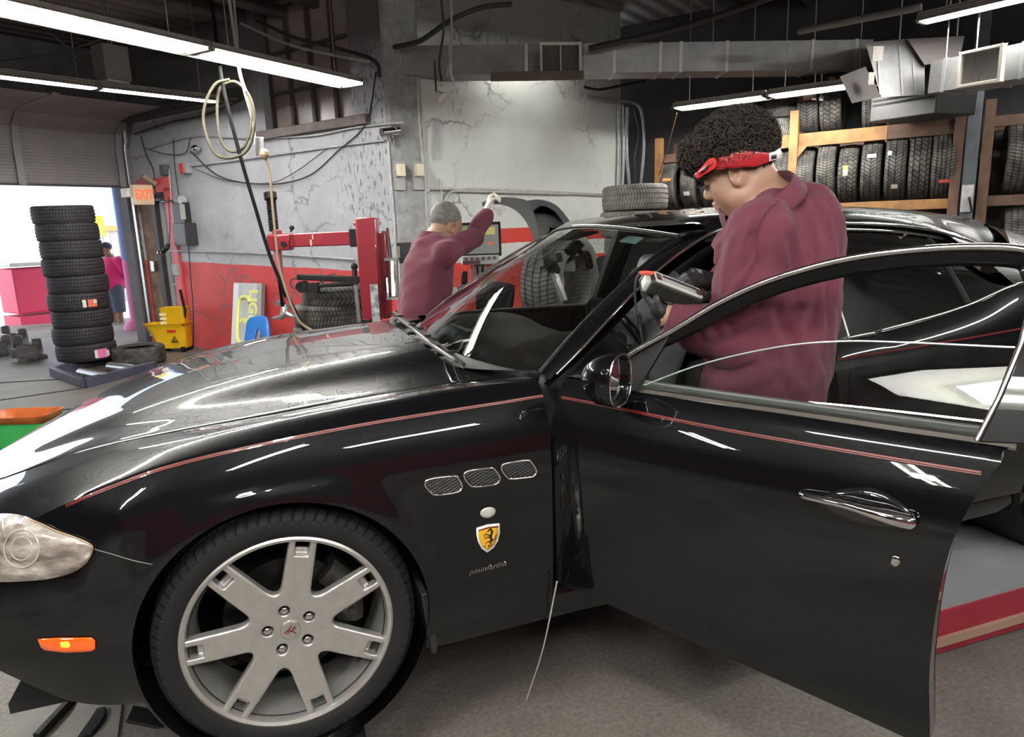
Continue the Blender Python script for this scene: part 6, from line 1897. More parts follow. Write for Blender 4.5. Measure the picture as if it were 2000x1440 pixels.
for (p, lab) in (((780, 333), 'cream socket on the rough plaster of the pillar'), ((816, 333), 'cream socket on a grey plate beside the tall pipe')):
    q = WW(p, .07); t = thing('wall_socket', lab, 'socket', q); Fw = np.stack([WD, -WN, (0, 0, 1)], 1)
    mb = MB(); mb.box(WW((p[0], p[1] + 10), .055), (.12, .03, .30), Fw); put(mb, 'back_plate', M_GREYBOX, t, bevel=.004)
    mb = MB(); mb.box(q + WN * .03, (.085, .07, .13), Fw); put(mb, 'socket_cover', mat('socket_cream', (.68, .62, .46), rough=.5), t, bevel=.008)
q = WW((762, 258), .12); mb = MB(); mb.cyl(-WD * .10 + [0, 0, -.01], WD * .10 + [0, 0, .02], .045, .045, 14); mb.cyl((0, 0, 0), (.02, 0, -.1), .03, .02, 10); o = mb.build('conduit_fitting', M_CHROME, None, smooth=40); o.location = V(q); tag(o, 'shiny cylindrical pipe fitting on the pillar corner', 'fitting')
q = WW((852, 180), .3); t = thing('spot_lamp', 'tiny white spot lamp under the duct left end', 'lamp', q); mb = MB(); mb.cyl(q, q + [.05, -.04, -.06], .02, .06, 12); put(mb, 'shade', M_WHITE, t); mb = MB(); mb.cyl(q, q + [0, 0, .3], .01); put(mb, 'stem', M_CABLE, t)
# roof cables and rods
def roof_line_(name, label, pxs, dep, r, m=M_CABLE): return line_thing(name, label, 'cable' if 'cable' in label else 'wire', [at_depth(p, d) for p, d in zip(pxs, dep)], r, m)
roof_line_('cable', 'heavy cable draped from the roof down to the duct left end', [(1000, 8), (940, 15), (880, 40), (820, 80), (770, 92)], [6.6, 6.6, 6.6, 6.8, 7.0], .025)
roof_line_('cable', 'two dark wires drooping across the duct left part', [(862, 0), (866, 60), (858, 120), (862, 158)], [6.4, 6.5, 6.6, 6.6], .012)
roof_line_('cable', 'pale flex hanging beside the drooping wires at the duct', [(880, 0), (882, 60), (880, 110), (872, 150)], [6.4, 6.5, 6.6, 6.6], .012, M_GREYBOX)
roof_line_('cable', 'roof pipe cable running along the ceiling over the duct', [(1150, 95), (1300, 62), (1420, 25), (1520, -10)], [7.0, 6.8, 6.4, 6.0], .03)
roof_line_('cable', 'grey strip cable running towards the top right light', [(1560, 62), (1660, 42), (1760, 22), (1800, 14)], [6.2, 5.9, 5.6, 5.5], .03, M_GALV2)
# pull cords of the lights by the rack
for p0, p1, lab in (((1592, 160), (1590, 190), 'pull cord with ring hanging from the rack light'), ((1604, 165), (1604, 192), 'short pull cord with a card tag by the rack light')):
    q0, q1 = at_depth(p0, 7.2), at_depth(p1, 7.2); t = thing('pull_cord', lab, 'pull cord', q0); mb = MB(); mb.tube([q0 + [0, 0, .1], (q0 + q1) / 2, q1], .006, 6); put(mb, 'cord', M_WHITE, t)
    mb = MB(); mb.box(q1, (.05, .005, .05)); put(mb, 'tag', M_STW, t)
q0, q2 = c1 - [0, 0, .06], RK((1286, 345), .06); q1 = (q0 + q2) / 2 - [0, 0, .03]
line_thing('pull_cord', 'long pale cord slanting from the rack light to the rack post', 'pull cord', [q0, q1, q2], .006, M_TIMBER2)

# ---------------------------------------------------------------- hanging hose, coil and cord reel
hz = 3.4
def hp(p, d): return at_depth(p, d)
line_thing('air_hose', 'black air hose hanging from the roof down behind the hood', 'hose', [hp((412, -10), 5.2), hp((424, 90), 5.2), (hp((438, 180), 5.2)), hp((468, 300), 5.25), hp((497, 400), 5.3), hp((535, 520), 5.35), hp((596, 648), 5.4)], .014, mat('hose_black', (.006, .006, .006), rough=.7, spec=.1), 90)
line_thing('air_hose', 'pale grey hose beside the black one, running up to the roof', 'hose', [hp((446, -10), 5.15), hp((458, 70), 5.15), hp((468, 140), 5.15), hp((480, 180), 5.15)], .012, mat('hose_grey', (.33, .32, .30), rough=.5), 40)
cpt = [(448, 155), (420, 165), (400, 205), (399, 250), (420, 300), (455, 308), (485, 290), (497, 240), (488, 190), (460, 160), (430, 172), (424, 215), (430, 270), (450, 296), (478, 285), (492, 230), (480, 175)]
line_thing('hose_coil', 'loose loops of beige hose hung in mid-air near the left wall', 'hose', [hp(p, 5.15 + .01 * i) for i, p in enumerate(cpt)], .011, mat('hose_beige', (.07, .064, .045), rough=.8, spec=.1), 150)
t = thing('cord_drop', 'brown cord dropping from a small grey box to the hood', 'cord', hp((508, 290), 5.3))
mb = MB(); mb.box(hp((507, 286), 5.3), (.07, .07, .13)); put(mb, 'junction_box', M_GREYBOX, t, bevel=.006)
mb = MB(); mb.ell(hp((516, 301), 5.28), (.035, .035, .04)); put(mb, 'gland', mat('gland_brass', (.5, .42, .25), rough=.35, metal=.7), t)
mb = MB(); mb.tube(crom([hp((500, 282), 5.3), hp((490, 225), 5.3), hp((470, 150), 5.3), hp((462, 60), 5.3), hp((455, -20), 5.3)], 30), .008, 7); put(mb, 'upper_flex', mat('hose_grey'), t)
mb = MB(); mb.tube(crom([hp((518, 306), 5.3), hp((527, 345), 5.3), hp((536, 440), 5.3), hp((548, 530), 5.3), hp((580, 620), 5.3), hp((612, 648), 5.3)], 50), .010, 7); put(mb, 'flex', mat('flex_brown', (.22, .16, .11), rough=.6), t)
roof_line_('cable', 'thin wire crossing under the garage ceiling by the hanging box', [(0, 120), (100, 105), (190, 80), (230, 60)], [6.6, 6.6, 6.6, 6.6], .008)
roof_line_('cable', 'slanting brace wire from the roof to the garage light', [(100, 65), (150, 110), (190, 155)], [6.4, 6.6, 6.8], .010)
roof_line_('cable', 'wire drooping right of the hanging grey box', [(265, 105), (310, 130), (365, 160)], [7.2, 7.2, 7.2], .008)

# ---------------------------------------------------------------- tyre changer
cd_ = 5.5
K = lambda p, d=cd_: at_depth(p, d)
base = K((722, 640)); base[2] = FLOOR
t = thing('tyre_changer', 'red swing-arm tyre changer beyond the hood with a chrome mounting shaft', 'tyre changer', base)
ctop, cbot = K((716, 440)), K((730, 612))
rt = CM[0] * [1, 1, 0]; rt = unit(rt); fw_ = unit(FWD * [1, 1, 0]); Fc = np.stack([rt, fw_, (0, 0, 1)], 1)
px_m = cd_ / 1367
mb = MB(); mb.box(((ctop + cbot) / 2) * [0, 0, 1] + cbot * [1, 1, 0] + [0, 0, .005], (38 * px_m, .16, ctop[2] - cbot[2] + .1), Fc); put(mb, 'column', M_LIFTRED, t, bevel=.012)
mb = MB(); c_ = K((748, 540)); mb.box(c_ + fw_ * .05, (20 * px_m, .14, 165 * px_m), Fc); put(mb, 'column_side', M_LIFTRED, t, bevel=.01)
mb = MB(); c_ = K((718, 437)); mb.box(c_, (46 * px_m, .19, .03), Fc); put(mb, 'column_cap', M_LIFTRED, t, bevel=.008)
mb = MB(); c_ = K((711, 433)); mb.cyl(c_ - rt * .04, c_ + rt * .05, .03, .03, 12); mb.cyl(c_ + rt * .05, c_ + rt * .09, .018, .01, 10); put(mb, 'top_valve', M_BLACK, t)
mb = MB(); mb.bar(K((527, 471)), K((697, 465)), .10, .085 * 1.25); put(mb, 'swing_arm', M_LIFTRED, t, bevel=.01)
mb = MB(); mb.box(K((548, 474)), (44 * px_m, .12, 30 * px_m), Fc); mb.box(K((541, 455)), (14 * px_m, .08, 12 * px_m), Fc); put(mb, 'arm_head', M_LIFTRED, t, bevel=.01)
mb = MB(); mb.cyl(K((559, 477)) - fw_ * .07, K((559, 477)) - fw_ * .05, .022); put(mb, 'pivot_bolt', M_BLACK, t)
mb = MB(); mb.box(K((692, 465)), (12 * px_m, .125, 34 * px_m), Fc); put(mb, 'arm_collar', M_BLACK, t)
for (p, w_) in (((616, 463), .012), ((611, 474), .008)):
    mb = MB(); mb.ell(K(p) - fw_ * .051, (w_, .002, .028)); put(mb, 'bare_patch', mat('chip_cream', (.7, .6, .42), rough=.6), t)
mb = MB(); mb.cyl(K((568, 453)), K((570, 445)), .01); mb.ell(K((570, 445)), (.02, .02, .02)); put(mb, 'lock_knob', M_BLACK, t)
mb = MB(); mb.cyl(K((535, 452)), K((528, 380)), .028, .028, 14)
for k in range(16): q = K((535, 450)) * (1 - k / 16) + K((529, 388)) * k / 16; mb.lathe([(.034, -.006), (.039, 0), (.034, .006)], q, unit(K((528, 380)) - K((535, 452))), 14)
put(mb, 'return_spring', M_BLACK, t, smooth=40); mb = MB(); mb.cyl(K((529, 389)), K((527, 377)), .05, .05, 14); put(mb, 'spring_cap', M_BLACK, t)
mb = MB(); mb.bar(K((542, 488)), K((546, 548)), .052, .052, up=rt); put(mb, 'shaft_sleeve', M_LIFTRED, t, bevel=.005)
mb = MB(); mb.cyl(K((548, 548)), K((555, 602)), .026, .024, 6); put(mb, 'hex_shaft', M_CHROME, t)
mb = MB(); mb.tube([K((556, 600)), K((556, 612)), K((548, 620)), K((531, 622))], [.03, .035, .02, .008], 10); mb.tube([K((556, 610)), K((568, 616)), K((576, 618))], [.03, .022, .006], 8); put(mb, 'mount_head', M_STEEL, t)
mb = MB(); mb.cyl(K((543, 592)) - fw_ * .02, K((543, 592)) + fw_ * .02, .022); mb.cyl(K((564, 598)) - fw_ * .02, K((564, 598)) + fw_ * .02, .018); put(mb, 'roller', M_STEEL, t)
# bead-breaker arm in black with hoses
mb = MB(); mb.bar(K((582, 541)), K((704, 546)), .07, .045); mb.bar(K((600, 561)), K((700, 551)), .06, .03); put(mb, 'helper_arm', M_BLACK, t, bevel=.006)
mb = MB(); mb.cyl(K((592, 560)) - fw_ * .05 + [0, 0, 0], K((592, 560)) + fw_ * .05, .044, .044, 20); mb.box(K((611, 562)), (24 * px_m, .08, 18 * px_m), Fc); put(mb, 'press_roller', M_BLACK, t, smooth=30)
mb = MB(); mb.tube(crom([K((582, 563)), K((569, 560)), K((570, 546)), K((590, 542))], 16), .006, 6); mb.tube(crom([K((622, 545)), K((640, 560)), K((650, 550)), K((636, 540)), K((655, 535))], 24), .005, 6); put(mb, 'air_lines', M_CABLE, t)
mb = MB(); mb.cyl(K((693, 545)), K((692, 522)), .02); mb.ell(K((692, 521)), (.028, .028, .028)); put(mb, 'lever_knob', M_BLACK, t)
mb = MB()
for k in range(22): q = K((694, 552)) * (1 - k / 22) + K((702, 632)) * k / 22; mb.box(q, (.030, .02, .010), Fc); mb.box(q + [0, 0, .008], (.018, .02, .010), Fc)
put(mb, 'drive_chain', M_STEEL, t, smooth=None)
mb = MB(); mb.cyl(K((749, 452)), K((757, 572)), .018, .018, 12); mb.cyl(K((756, 446)), K((763, 505)), .014, .014, 12); put(mb, 'piston_rod', M_CHROME, t)
mb = MB(); mb.cyl(K((766, 508)), K((770, 580)), .044, .044, 20); put(mb, 'air_cylinder', mat('cylinder_alu', (.62, .60, .55), rough=.25, metal=.9), t)
mb = MB(); mb.box(K((766, 506)), (26 * px_m, .10, .02), Fc); mb.box(K((770, 582)), (26 * px_m, .10, .02), Fc); mb.bar(K((754, 505)), K((758, 582)), .01, .01); mb.bar(K((778, 505)), K((782, 580)), .01, .01); put(mb, 'cylinder_ends', M_GALV, t)
mb = MB(); mb.box(K((790, 494)), (28 * px_m, .03, 40 * px_m), Fc); put(mb, 'control_plate', mat('plate_black', (.03, .032, .034), rough=.5), t, bevel=.004)
mb = MB(); mb.box(K((779, 492)) - fw_ * .02, (6 * px_m, .02, 22 * px_m), Fc); put(mb, 'gauge', mat('gauge_pale', (.5, .48, .38), rough=.4), t)
mb = MB(); mb.box(K((733, 606)) + fw_ * .03, (30 * px_m, .2, .06), Fc); mb.box(base * [1, 1, 0] + [0, .1, .12], (.8, .9, .64), Fc); put(mb, 'cabinet', mat('cabinet_dark', (.05, .05, .055), rough=.5), t, bevel=.015)
mb = MB(); mb.lathe([(.0, 0), (.26, 0), (.27, -.02), (.26, -.05), (.05, -.06)], K((640, 650)) + [0, 0, -.06], (0, 0, 1), 40); put(mb, 'turntable', M_STEEL, t)
# stickers on the column
mb = MB(); mb.box(K((728, 456)) - fw_ * .10, (13 * px_m, .003, 22 * px_m), Fc); put(mb, 'warning_sticker', mat('sticker_cream', (.72, .55, .42), rough=.5, noise=.5, nscale=60, color2=(.65, .2, .1)), t, smooth=None)
mb = MB(); mb.box(K((738, 590)) - fw_ * .12, (15 * px_m, .003, 74 * px_m), Fc); put(mb, 'sponsor_stickers', mat('sticker_mixed', (.65, .65, .63), rough=.45, noise=1.0, nscale=22, color2=(.05, .09, .10)), t, smooth=None)
mb = MB(); mb.cyl(K((791, 512)), K((797, 612)), .007); put(mb, 'control_stand', M_BLACK, t)
mb = MB(); mb.tube(crom([K((793, 516)), K((815, 545)), K((822, 575)), K((812, 598)), K((795, 606))], 26), .006, 6); mb.tube(crom([K((793, 516)), K((808, 545)), K((816, 570)), K((808, 592)), K((790, 604)), K((765, 612)), K((752, 622))], 30), .006, 6); put(mb, 'control_hose', M_CABLE, t)

# ---------------------------------------------------------------- board, blue chair back, bucket
bb = LW((487, 610), .14)
t = thing('sign_board', 'grey shop-lamp sign board turned on its side, leaning on the red wall', 'sign board', [bb[0], bb[1], FLOOR])
bl_, br_ = LW((460, 553), .05), LW((526, 560), .05); blb, brb = LW((455, 668), .30), LW((526, 675), .30)
xb = unit((br_ - bl_) * [1, 1, 0]); zb_ = unit(bl_ - blb); wbd = 74 * float(np.dot(bb - CAM, FWD)) / 1367 / abs(np.dot(xb, CM[0])) ; nb_ = unit(np.cross(xb, zb_)); nb_ = -nb_ if np.dot(nb_, CAM - bb) < 0 else nb_
hbd = np.linalg.norm(bl_ - blb) + .25
ctr = bl_ + xb * wbd / 2 - zb_ * hbd / 2
Fb = np.stack([xb, -nb_, zb_], 1)
mb = MB(); mb.box(ctr, (wbd, .05, hbd), Fb); put(mb, 'panel', mat('board_grey', (.52, .53, .57), rough=.5, noise=.25, nscale=5), t, smooth=None)
mb = MB(); mb.box(ctr + xb * (wbd / 2 - .05) - nb_ * .0, (.10, .052, hbd), Fb); put(mb, 'edge_strip', mat('board_edge', (.36, .33, .32), rough=.6), t, smooth=None)
mb = MB(); mb.box(ctr - xb * (wbd * .41), (wbd * .18, .053, hbd * .98), Fb); put(mb, 'bright_margin', mat('board_white', (.78, .80, .84), rough=.5, noise=.2, nscale=60), t, smooth=None)
# LIGHT, reading downwards
M_LIME = mat('sign_lime', (.72, .74, .22), rough=.5)
mb = text_mesh('LIGHT', .225, .002, -zb_, xb, nb_, ctr + xb * wbd * .21 + zb_ * (hbd / 2 - .40) + nb_ * .028); put(mb, 'lettering', M_LIME, t, smooth=None)
# lamp outline figure: a rounded bracket with a bar
cc = ctr - xb * wbd * .10 + zb_ * (hbd / 2 - .50) + nb_ * .03
pts = [(.16, .24), (.10, .30), (.0, .31), (-.10, .27), (-.14, .15), (-.14, -.15), (-.10, -.27), (0, -.31), (.10, -.30), (.16, -.24)]
mb = MB(); mb.tube([cc + xb * a * .8 + zb_ * b2 for a, b2 in crom(pts, 50)], .026, 8); put(mb, 'lamp_outline', M_LIME, t, smooth=80)
mb = MB(); mb.box(cc + xb * .06, (.13, .01, .07), Fb); mb.cyl(cc - xb * .04, cc - xb * .04 + nb_ * .005, .03); put(mb, 'lamp_filament', M_LIME, t)
# blue plastic chair: the back and its arms show above the hood
q = LW((501, 640), .55); dq = float(np.dot(q - CAM, FWD))
t = thing('plastic_chair', 'blue moulded plastic chair with its rounded back before the sign board', 'chair', [q[0], q[1], FLOOR])
outline = [(477, 690), (478, 660), (483, 628), (488, 621), (500, 617), (514, 616), (522, 620), (526, 628), (528, 650), (528, 690), (520, 690), (513, 662), (508, 645), (504, 644), (500, 660), (494, 690)]
pts2, fs2 = poly_fill([tuple(p) for p in outline], 7)
mb = MB(); mb.add([at_depth(p, dq) for p in pts2], fs2); o = put(mb, 'backrest', mat('chair_blue', (.02, .17, .55), rough=.35, coat=.3), t, smooth=60); s_ = o.modifiers.new('solid', 'SOLIDIFY'); s_.thickness = .05; s_.offset = 0; b2 = o.modifiers.new('bevel', 'BEVEL'); b2.width = .012; b2.segments = 3; b2.limit_method = 'ANGLE'
mb = MB(); mb.box([q[0] - .04, q[1] + .12, -.02], (.26, .14, .03), BW); put(mb, 'seat', mat('chair_blue'), t, bevel=.01)
for a, b2 in ((-.17, -.02), (.17, -.02), (-.17, -.38), (.17, -.38)):
    mb = MB(); p = np.array([q[0] + .05, q[1], 0]) + UB * a + np.array([0, b2, 0]); mb.cyl([p[0], p[1], -.03], [p[0] + a * .2, p[1], FLOOR], .022, .018, 8); put(mb, 'leg', M_STEEL, t)
# yellow mop bucket with wringer
bq = on_z((340, 686), FLOOR); db = float(np.dot(bq - CAM, FWD)); pm = db / 1367
t = thing('mop_bucket', 'yellow mop bucket with a wringer and a wet-floor triangle', 'mop bucket', bq)
B = lambda x, y, z: bq + rt * x * pm + fw_ * y * pm + np.array([0, 0, z * pm])
def loft(rings, m, name, par, cap=False, **kw):
    mb = MB(); mb.grid(rings, wrap_v=True)
    if cap: mb.add(rings[0], [tuple(range(len(rings[0])))])
    return put(mb, name, m, par, **kw)
def rr_ring(x0, x1, y0, y1, z, r, n=6):
    pts = []
    for cx, cy, a0 in ((x1 - r, y1 - r, 0), (x0 + r, y1 - r, 90), (x0 + r, y0 + r, 180), (x1 - r, y0 + r, 270)):
        for k in range(n): a = math.radians(a0 + 90 * k / (n - 1)); pts.append(B(cx + r * math.cos(a), cy + r * math.sin(a), z))
    return pts
rings = [rr_ring(-24, 32, -16, 16, 8, 7), rr_ring(-27, 33, -18, 18, 22, 8), rr_ring(-34, 34, -20, 20, 42, 9), rr_ring(-46, 36, -23, 23, 55, 12), rr_ring(-48, 37, -24, 24, 56, 12), rr_ring(-44, 34, -21, 21, 54, 11), rr_ring(-26, 31, -17, 17, 22, 8), rr_ring(-23, 30, -15, 15, 12, 7)]
loft(rings, M_YELLOW, 'tub', t, True, smooth=50)
rings = [rr_ring(-8, 33, -14, 14, 50, 6), rr_ring(-12, 35, -17, 17, 84, 6), rr_ring(-13, 36, -18, 18, 86, 6), rr_ring(-10, 33, -15, 15, 84, 6), rr_ring(-6, 31, -12, 12, 55, 6)]
w_ = loft(rings, M_YELLOW, 'wringer', t, True, smooth=50)
mb = MB()
for k in range(4):
    for j in range(3): mb.box(B(-9 + k * 3.0, -16.5 - .0, 58 + j * 8 + k * .0), (.018, .02, .035), Fc)
put(mb, 'drain_slots', mat('slot_cream', (.85, .75, .45), rough=.5), w_, smooth=None)
mb = MB(); mb.tube([B(32, -8, 66), B(36, -10, 80), B(33, -10, 108), B(32, -10, 120)], [.022, .02, .02, .02], 8); put(mb, 'wringer_handle', M_BLACK, w_)
mb = MB(); mb.bar(B(10, -19.5, 50), B(36, -19.5, 54), .012, .012); put(mb, 'bail', M_STEEL, t)
mb = MB(); mb.box(B(10, -20.5, 42), (.12, .01, .035), Fc); put(mb, 'brand_plate', mat('plate_red', (.6, .03, .03), rough=.4), t, smooth=None)
mb = MB(); tri = [B(8 + a, -20.2, 21 + b2) for a, b2 in ((0, 0), (12, 0), (6, 11))]; mb.tube(tri + [tri[0]], .008, 6); mb.tube([B(12.5, -20.4, 3 + 20), B(14.5, -20.4, 26)], .008, 6); put(mb, 'caution_triangle', M_BADGE_K, t)
for x_, y_ in ((-18, -12), (26, -12), (-18, 12), (26, 12)):
    mb = MB(); mb.lathe([(0, -.025), (.055, -.025), (.055, .025), (0, .025)], B(x_, y_, 4.5), rt, 14); put(mb, 'caster', M_BLACK, t)

# ---------------------------------------------------------------- green tub by the left edge
g0 = on_z((52, 868), FLOOR); dg_ = float(np.dot(g0 - CAM, FWD)); pm = dg_ / 1367; bq = g0
t = thing('parts_tub', 'green rectangular tub with an orange pan in its mouth, at the left edge', 'tub', g0)
rings = [rr_ring(-52, 56, -34, 34, 2, 10), rr_ring(-62, 66, -40, 40, 50, 10), rr_ring(-66, 70, -43, 43, 52, 10), rr_ring(-62, 66, -40, 40, 51, 10), rr_ring(-50, 54, -32, 32, 6, 9)]
M_GREEN = mat('tub_green', (.04, .42, .10), rough=.4, noise=.12, nscale=6)
loft(rings, M_GREEN, 'tub_body', t, True, smooth=45)
rings = [rr_ring(-46, 56, -30, 30, 40, 14), rr_ring(-60, 64, -38, 38, 58, 16), rr_ring(-62, 66, -40, 40, 64, 16), rr_ring(-58, 62, -37, 37, 63, 15), rr_ring(-44, 52, -29, 29, 46, 13)]
loft(rings, mat('pan_orange', (.50, .12, .03), rough=.4, noise=.4, nscale=9), 'orange_pan', t, True, smooth=45)

# ---------------------------------------------------------------- wheel balancer beyond the car: monitor, hood, mounted wheel
wd_ = 4.7
Q = lambda p, d=wd_: at_depth(p, d)
bs = Q((1080, 640)); t = thing('wheel_balancer', 'wheel balancer behind the windscreen with a raised black wheel guard', 'wheel balancer', [bs[0], bs[1], FLOOR])
M_GUARD = mat('guard_black', (.02, .02, .021), rough=.32)
def guard(curve_o, curve_i, d0, th, name):
    co, ci = crom(curve_o, 30), crom(curve_i, 30)
    rows = []
    for a, b2 in zip(co, ci):
        rows.append([at_depth(a, d0), at_depth(a, d0 + th), at_depth(b2, d0 + th), at_depth(b2, d0)])
    mb = MB(); mb.grid(rows, wrap_v=True); mb.add(rows[0], [(0, 1, 2, 3)]); mb.add(rows[-1], [(3, 2, 1, 0)])
    return put(mb, name, M_GUARD, t, smooth=40)
guard([(941, 396), (968, 386), (1010, 387), (1034, 396), (1045, 425), (1056, 470), (1062, 520)], [(943, 404), (975, 399), (1005, 410), (1025, 430), (1038, 455), (1048, 480), (1052, 520)], 4.45, .35, 'guard_front')
guard([(1028, 392), (1055, 390), (1085, 400), (1108, 425), (1122, 450), (1130, 500)], [(1042, 412), (1058, 402), (1082, 412), (1100, 435), (1112, 462), (1118, 500)], 4.75, .45, 'guard_rear')
mb = MB(); mb.add([at_depth(p, 4.97) for p in ((1026, 398), (1056, 394), (1086, 403), (1110, 430), (1122, 470), (1124, 530), (1050, 530), (1040, 450))], [tuple(range(8))]); put(mb, 'guard_web', M_GUARD, t)
mb = MB(); mb.box([bs[0], bs[1], .18], (.55, .5, .76), Fc); put(mb, 'cabinet', mat('balancer_grey', (.10, .10, .105), rough=.5), t, bevel=.02)
mb = MB(); mb.bar(Q((1078, 520), 4.55), Q((1102, 588), 4.55), .05, .03); put(mb, 'gauge_arm', mat('gauge_silver', (.62, .62, .6), rough=.3, metal=.6), t, bevel=.004)
mb = MB(); mb.tube([Q((1066, 512), 4.55), Q((1080, 522), 4.5), Q((1090, 530), 4.55)], [.03, .045, .02], 10); mb.cyl(Q((1080, 520), 4.52), Q((1068, 492), 4.52), .008); put(mb, 'gauge_head', M_BLACK, t)
# the wheel on the balancer, seen through the windscreen
q = Q((1098, 560), 4.95); Rw = .37
tyre('dusty', q, (0, 0, math.atan2(-CAM[0] + q[0], CAM[1] - q[1]) + math.radians(62)), Rw / .33, 1.25, 'grey tyre mounted on the wheel balancer, seen through the windscreen', None)
q = Q((972, 592), 4.55); tyre('new', q, (math.radians(10), 0, math.radians(65)), .42, .8, 'small dark tyre behind the windscreen beside the mechanic', None)
q = Q((1195, 560), 4.9)
mb = MB(); mb.box((0, 0, 0), (.14, .05, .45), rot_xyz(0, math.radians(-12), math.radians(-20))); o = mb.build('work_coat', mat('coat_navy', (.03, .035, .055), rough=.9, bump=.5, bscale=20), None, smooth=40, bevel=.03, sub=1); o.location = V(q); tag(o, 'dark navy coat hung beyond the far side window of the car', 'coat')
# monitor on its stand
mq = Q((936, 468), 4.75)
t = thing('balancer_monitor', 'balancer monitor on a stand with green and yellow readouts', 'monitor', [mq[0], mq[1], FLOOR])
mx_ = unit(rt + fw_ * .12); Fm = frame3(mx_); nm = Fm[:, 1] * (1 if np.dot(Fm[:, 1], CAM - mq) > 0 else -1); pm_ = 4.75 / 1367
mb = MB(); mb.box(mq - nm * .03, (86 * pm_, .06, 66 * pm_), Fm); put(mb, 'screen_case', M_BLACK, t, bevel=.006)
M_SCR = bpy.data.materials.new('screen_glow'); M_SCR.use_nodes = True
_b = M_SCR.node_tree.nodes['Principled BSDF']; _b.inputs['Base Color'].default_value = (.12, .13, .12, 1); _b.inputs['Emission Color'].default_value = (.26, .28, .24, 1); _b.inputs['Emission Strength'].default_value = .16; _b.inputs['Roughness'].default_value = .3
mb = MB(); mb.box(mq + nm * .002, (76 * pm_, .004, 55 * pm_), Fm); put(mb, 'screen', M_SCR, t, smooth=None)
for (x_, z_, w_, h_, c_, nme) in ((-18, 16, 26, 14, (.12, .22, .03), 'green_readout'), (16, 16, 30, 14, (.32, .30, .10), 'yellow_readout'), (22, -8, 10, 5, (.5, .10, .04), 'red_mark')):
    mb = MB(); mb.box(mq + nm * .005 + mx_ * x_ * pm_ + [0, 0, z_ * pm_], (w_ * pm_, .002, h_ * pm_), Fm); put(mb, nme, mat('px_' + nme, c_, emit=c_, emit_s=.3), t, smooth=None)
mb = MB(); mb.box(mq + [0, 0, -39 * pm_], (72 * pm_, .10, 17 * pm_), Fm); put(mb, 'key_panel', mat('panel_silver', (.55, .55, .54), rough=.4), t, bevel=.004)
mb = MB()
for k in range(6): mb.box(mq + [0, 0, -39 * pm_] + nm * .052 + mx_ * (-28 + 11 * k) * pm_ + [0, 0, 3 * pm_], (6 * pm_, .006, 6 * pm_), Fm)
put(mb, 'panel_keys', mat('key_dark', (.12, .11, .11), rough=.5), t, smooth=None)
mb = MB(); mb.box(mq + [0, 0, -43 * pm_] + nm * .052 - mx_ * 18 * pm_, (34 * pm_, .006, 6 * pm_), Fm); put(mb, 'panel_strip', mat('strip_maroon', (.14, .05, .05), rough=.5), t, smooth=None)
mb = MB(); mb.bar(mq + [0, 0, -48 * pm_] - nm * .1, [mq[0], mq[1], FLOOR] - nm * .1, .07, .07, up=mx_); put(mb, 'stand', M_BLACK, t)
mb = MB()
for k in range(7):
    a = mq + [0, 0, -49 * pm_] + mx_ * (-16 + 6 * k) * pm_; mb.tube(crom([a, a + [.01 * (k % 3 - 1), 0, -.05], a + [.02 * (k % 2), .02, -.11]], 8), .009, 6)
put(mb, 'cable_bundle', mat('cable_bag', (.22, .22, .22), rough=.6), t)
mb = MB(); mb.bar(Q((915, 560), 4.6), Q((895, 585), 4.4), .10, .05); mb.bar(Q((907, 556), 4.6), Q((907, 530), 4.6), .04, .04, up=rt); put(mb, 'tool_tray', M_BLACK, t, bevel=.01)

# ---------------------------------------------------------------- red platform lift, floor pieces
RX0, RX1 = 1.72, 4.48
t = thing('lift_runway', 'red low platform lift with a grey deck under the tail of the car', 'car lift', (1.72, .1, FLOOR))
mb = MB(); mb.box(((RX0 + RX1) / 2, .22, -.105), (RX1 - RX0, .70, .17)); put(mb, 'runway_side', mat('lift_red', (.32, .02, .04), rough=.4, noise=.2, nscale=5), t, smooth=None, bevel=.004)
mb = MB(); mb.box(((1.36 + RX1) / 2, .22, -.016), (RX1 - 1.36, .69, .03)); put(mb, 'deck', mat('deck_grey', (.30, .31, .33), rough=.55, noise=.25, nscale=3, bump=.3, bscale=150), t, smooth=None)
mb = MB(); mb.box(((RX0 + RX1) / 2, -.137, -.135), (RX1 - RX0, .02, .03)); put(mb, 'side_groove', mat('groove_tan', (.34, .22, .16), rough=.7), t, smooth=None)
t2 = thing('lift_runway', 'far platform of the car lift beneath the black car', 'car lift', (1.72, 1.6, FLOOR))
mb = MB(); mb.box(((RX0 + RX1) / 2, 1.62, -.105), (RX1 - RX0, .70, .17)); put(mb, 'runway_side', mat('lift_red'), t2, smooth=None, bevel=.004)
mb = MB(); mb.box(((RX0 + RX1) / 2, 1.62, -.012), (RX1 - RX0, .69, .02)); put(mb, 'deck', mat('deck_grey'), t2, smooth=None)
# stands under the front wheels
for y_, lab in ((.16, 'black turn plate under the near front wheel'), (1.70, 'black turn plate under the far front wheel')):
    t = thing('turn_plate', lab, 'turn plate', (0, y_, FLOOR))
    mb = MB(); mb.box((0, y_, -.11), (.34, .34, .17)); put(mb, 'block', M_BLACK, t, bevel=.012)
    mb = MB(); mb.cyl((0, y_, -.025), (0, y_, 0), .16, .16, 28); put(mb, 'plate', M_STEEL, t)
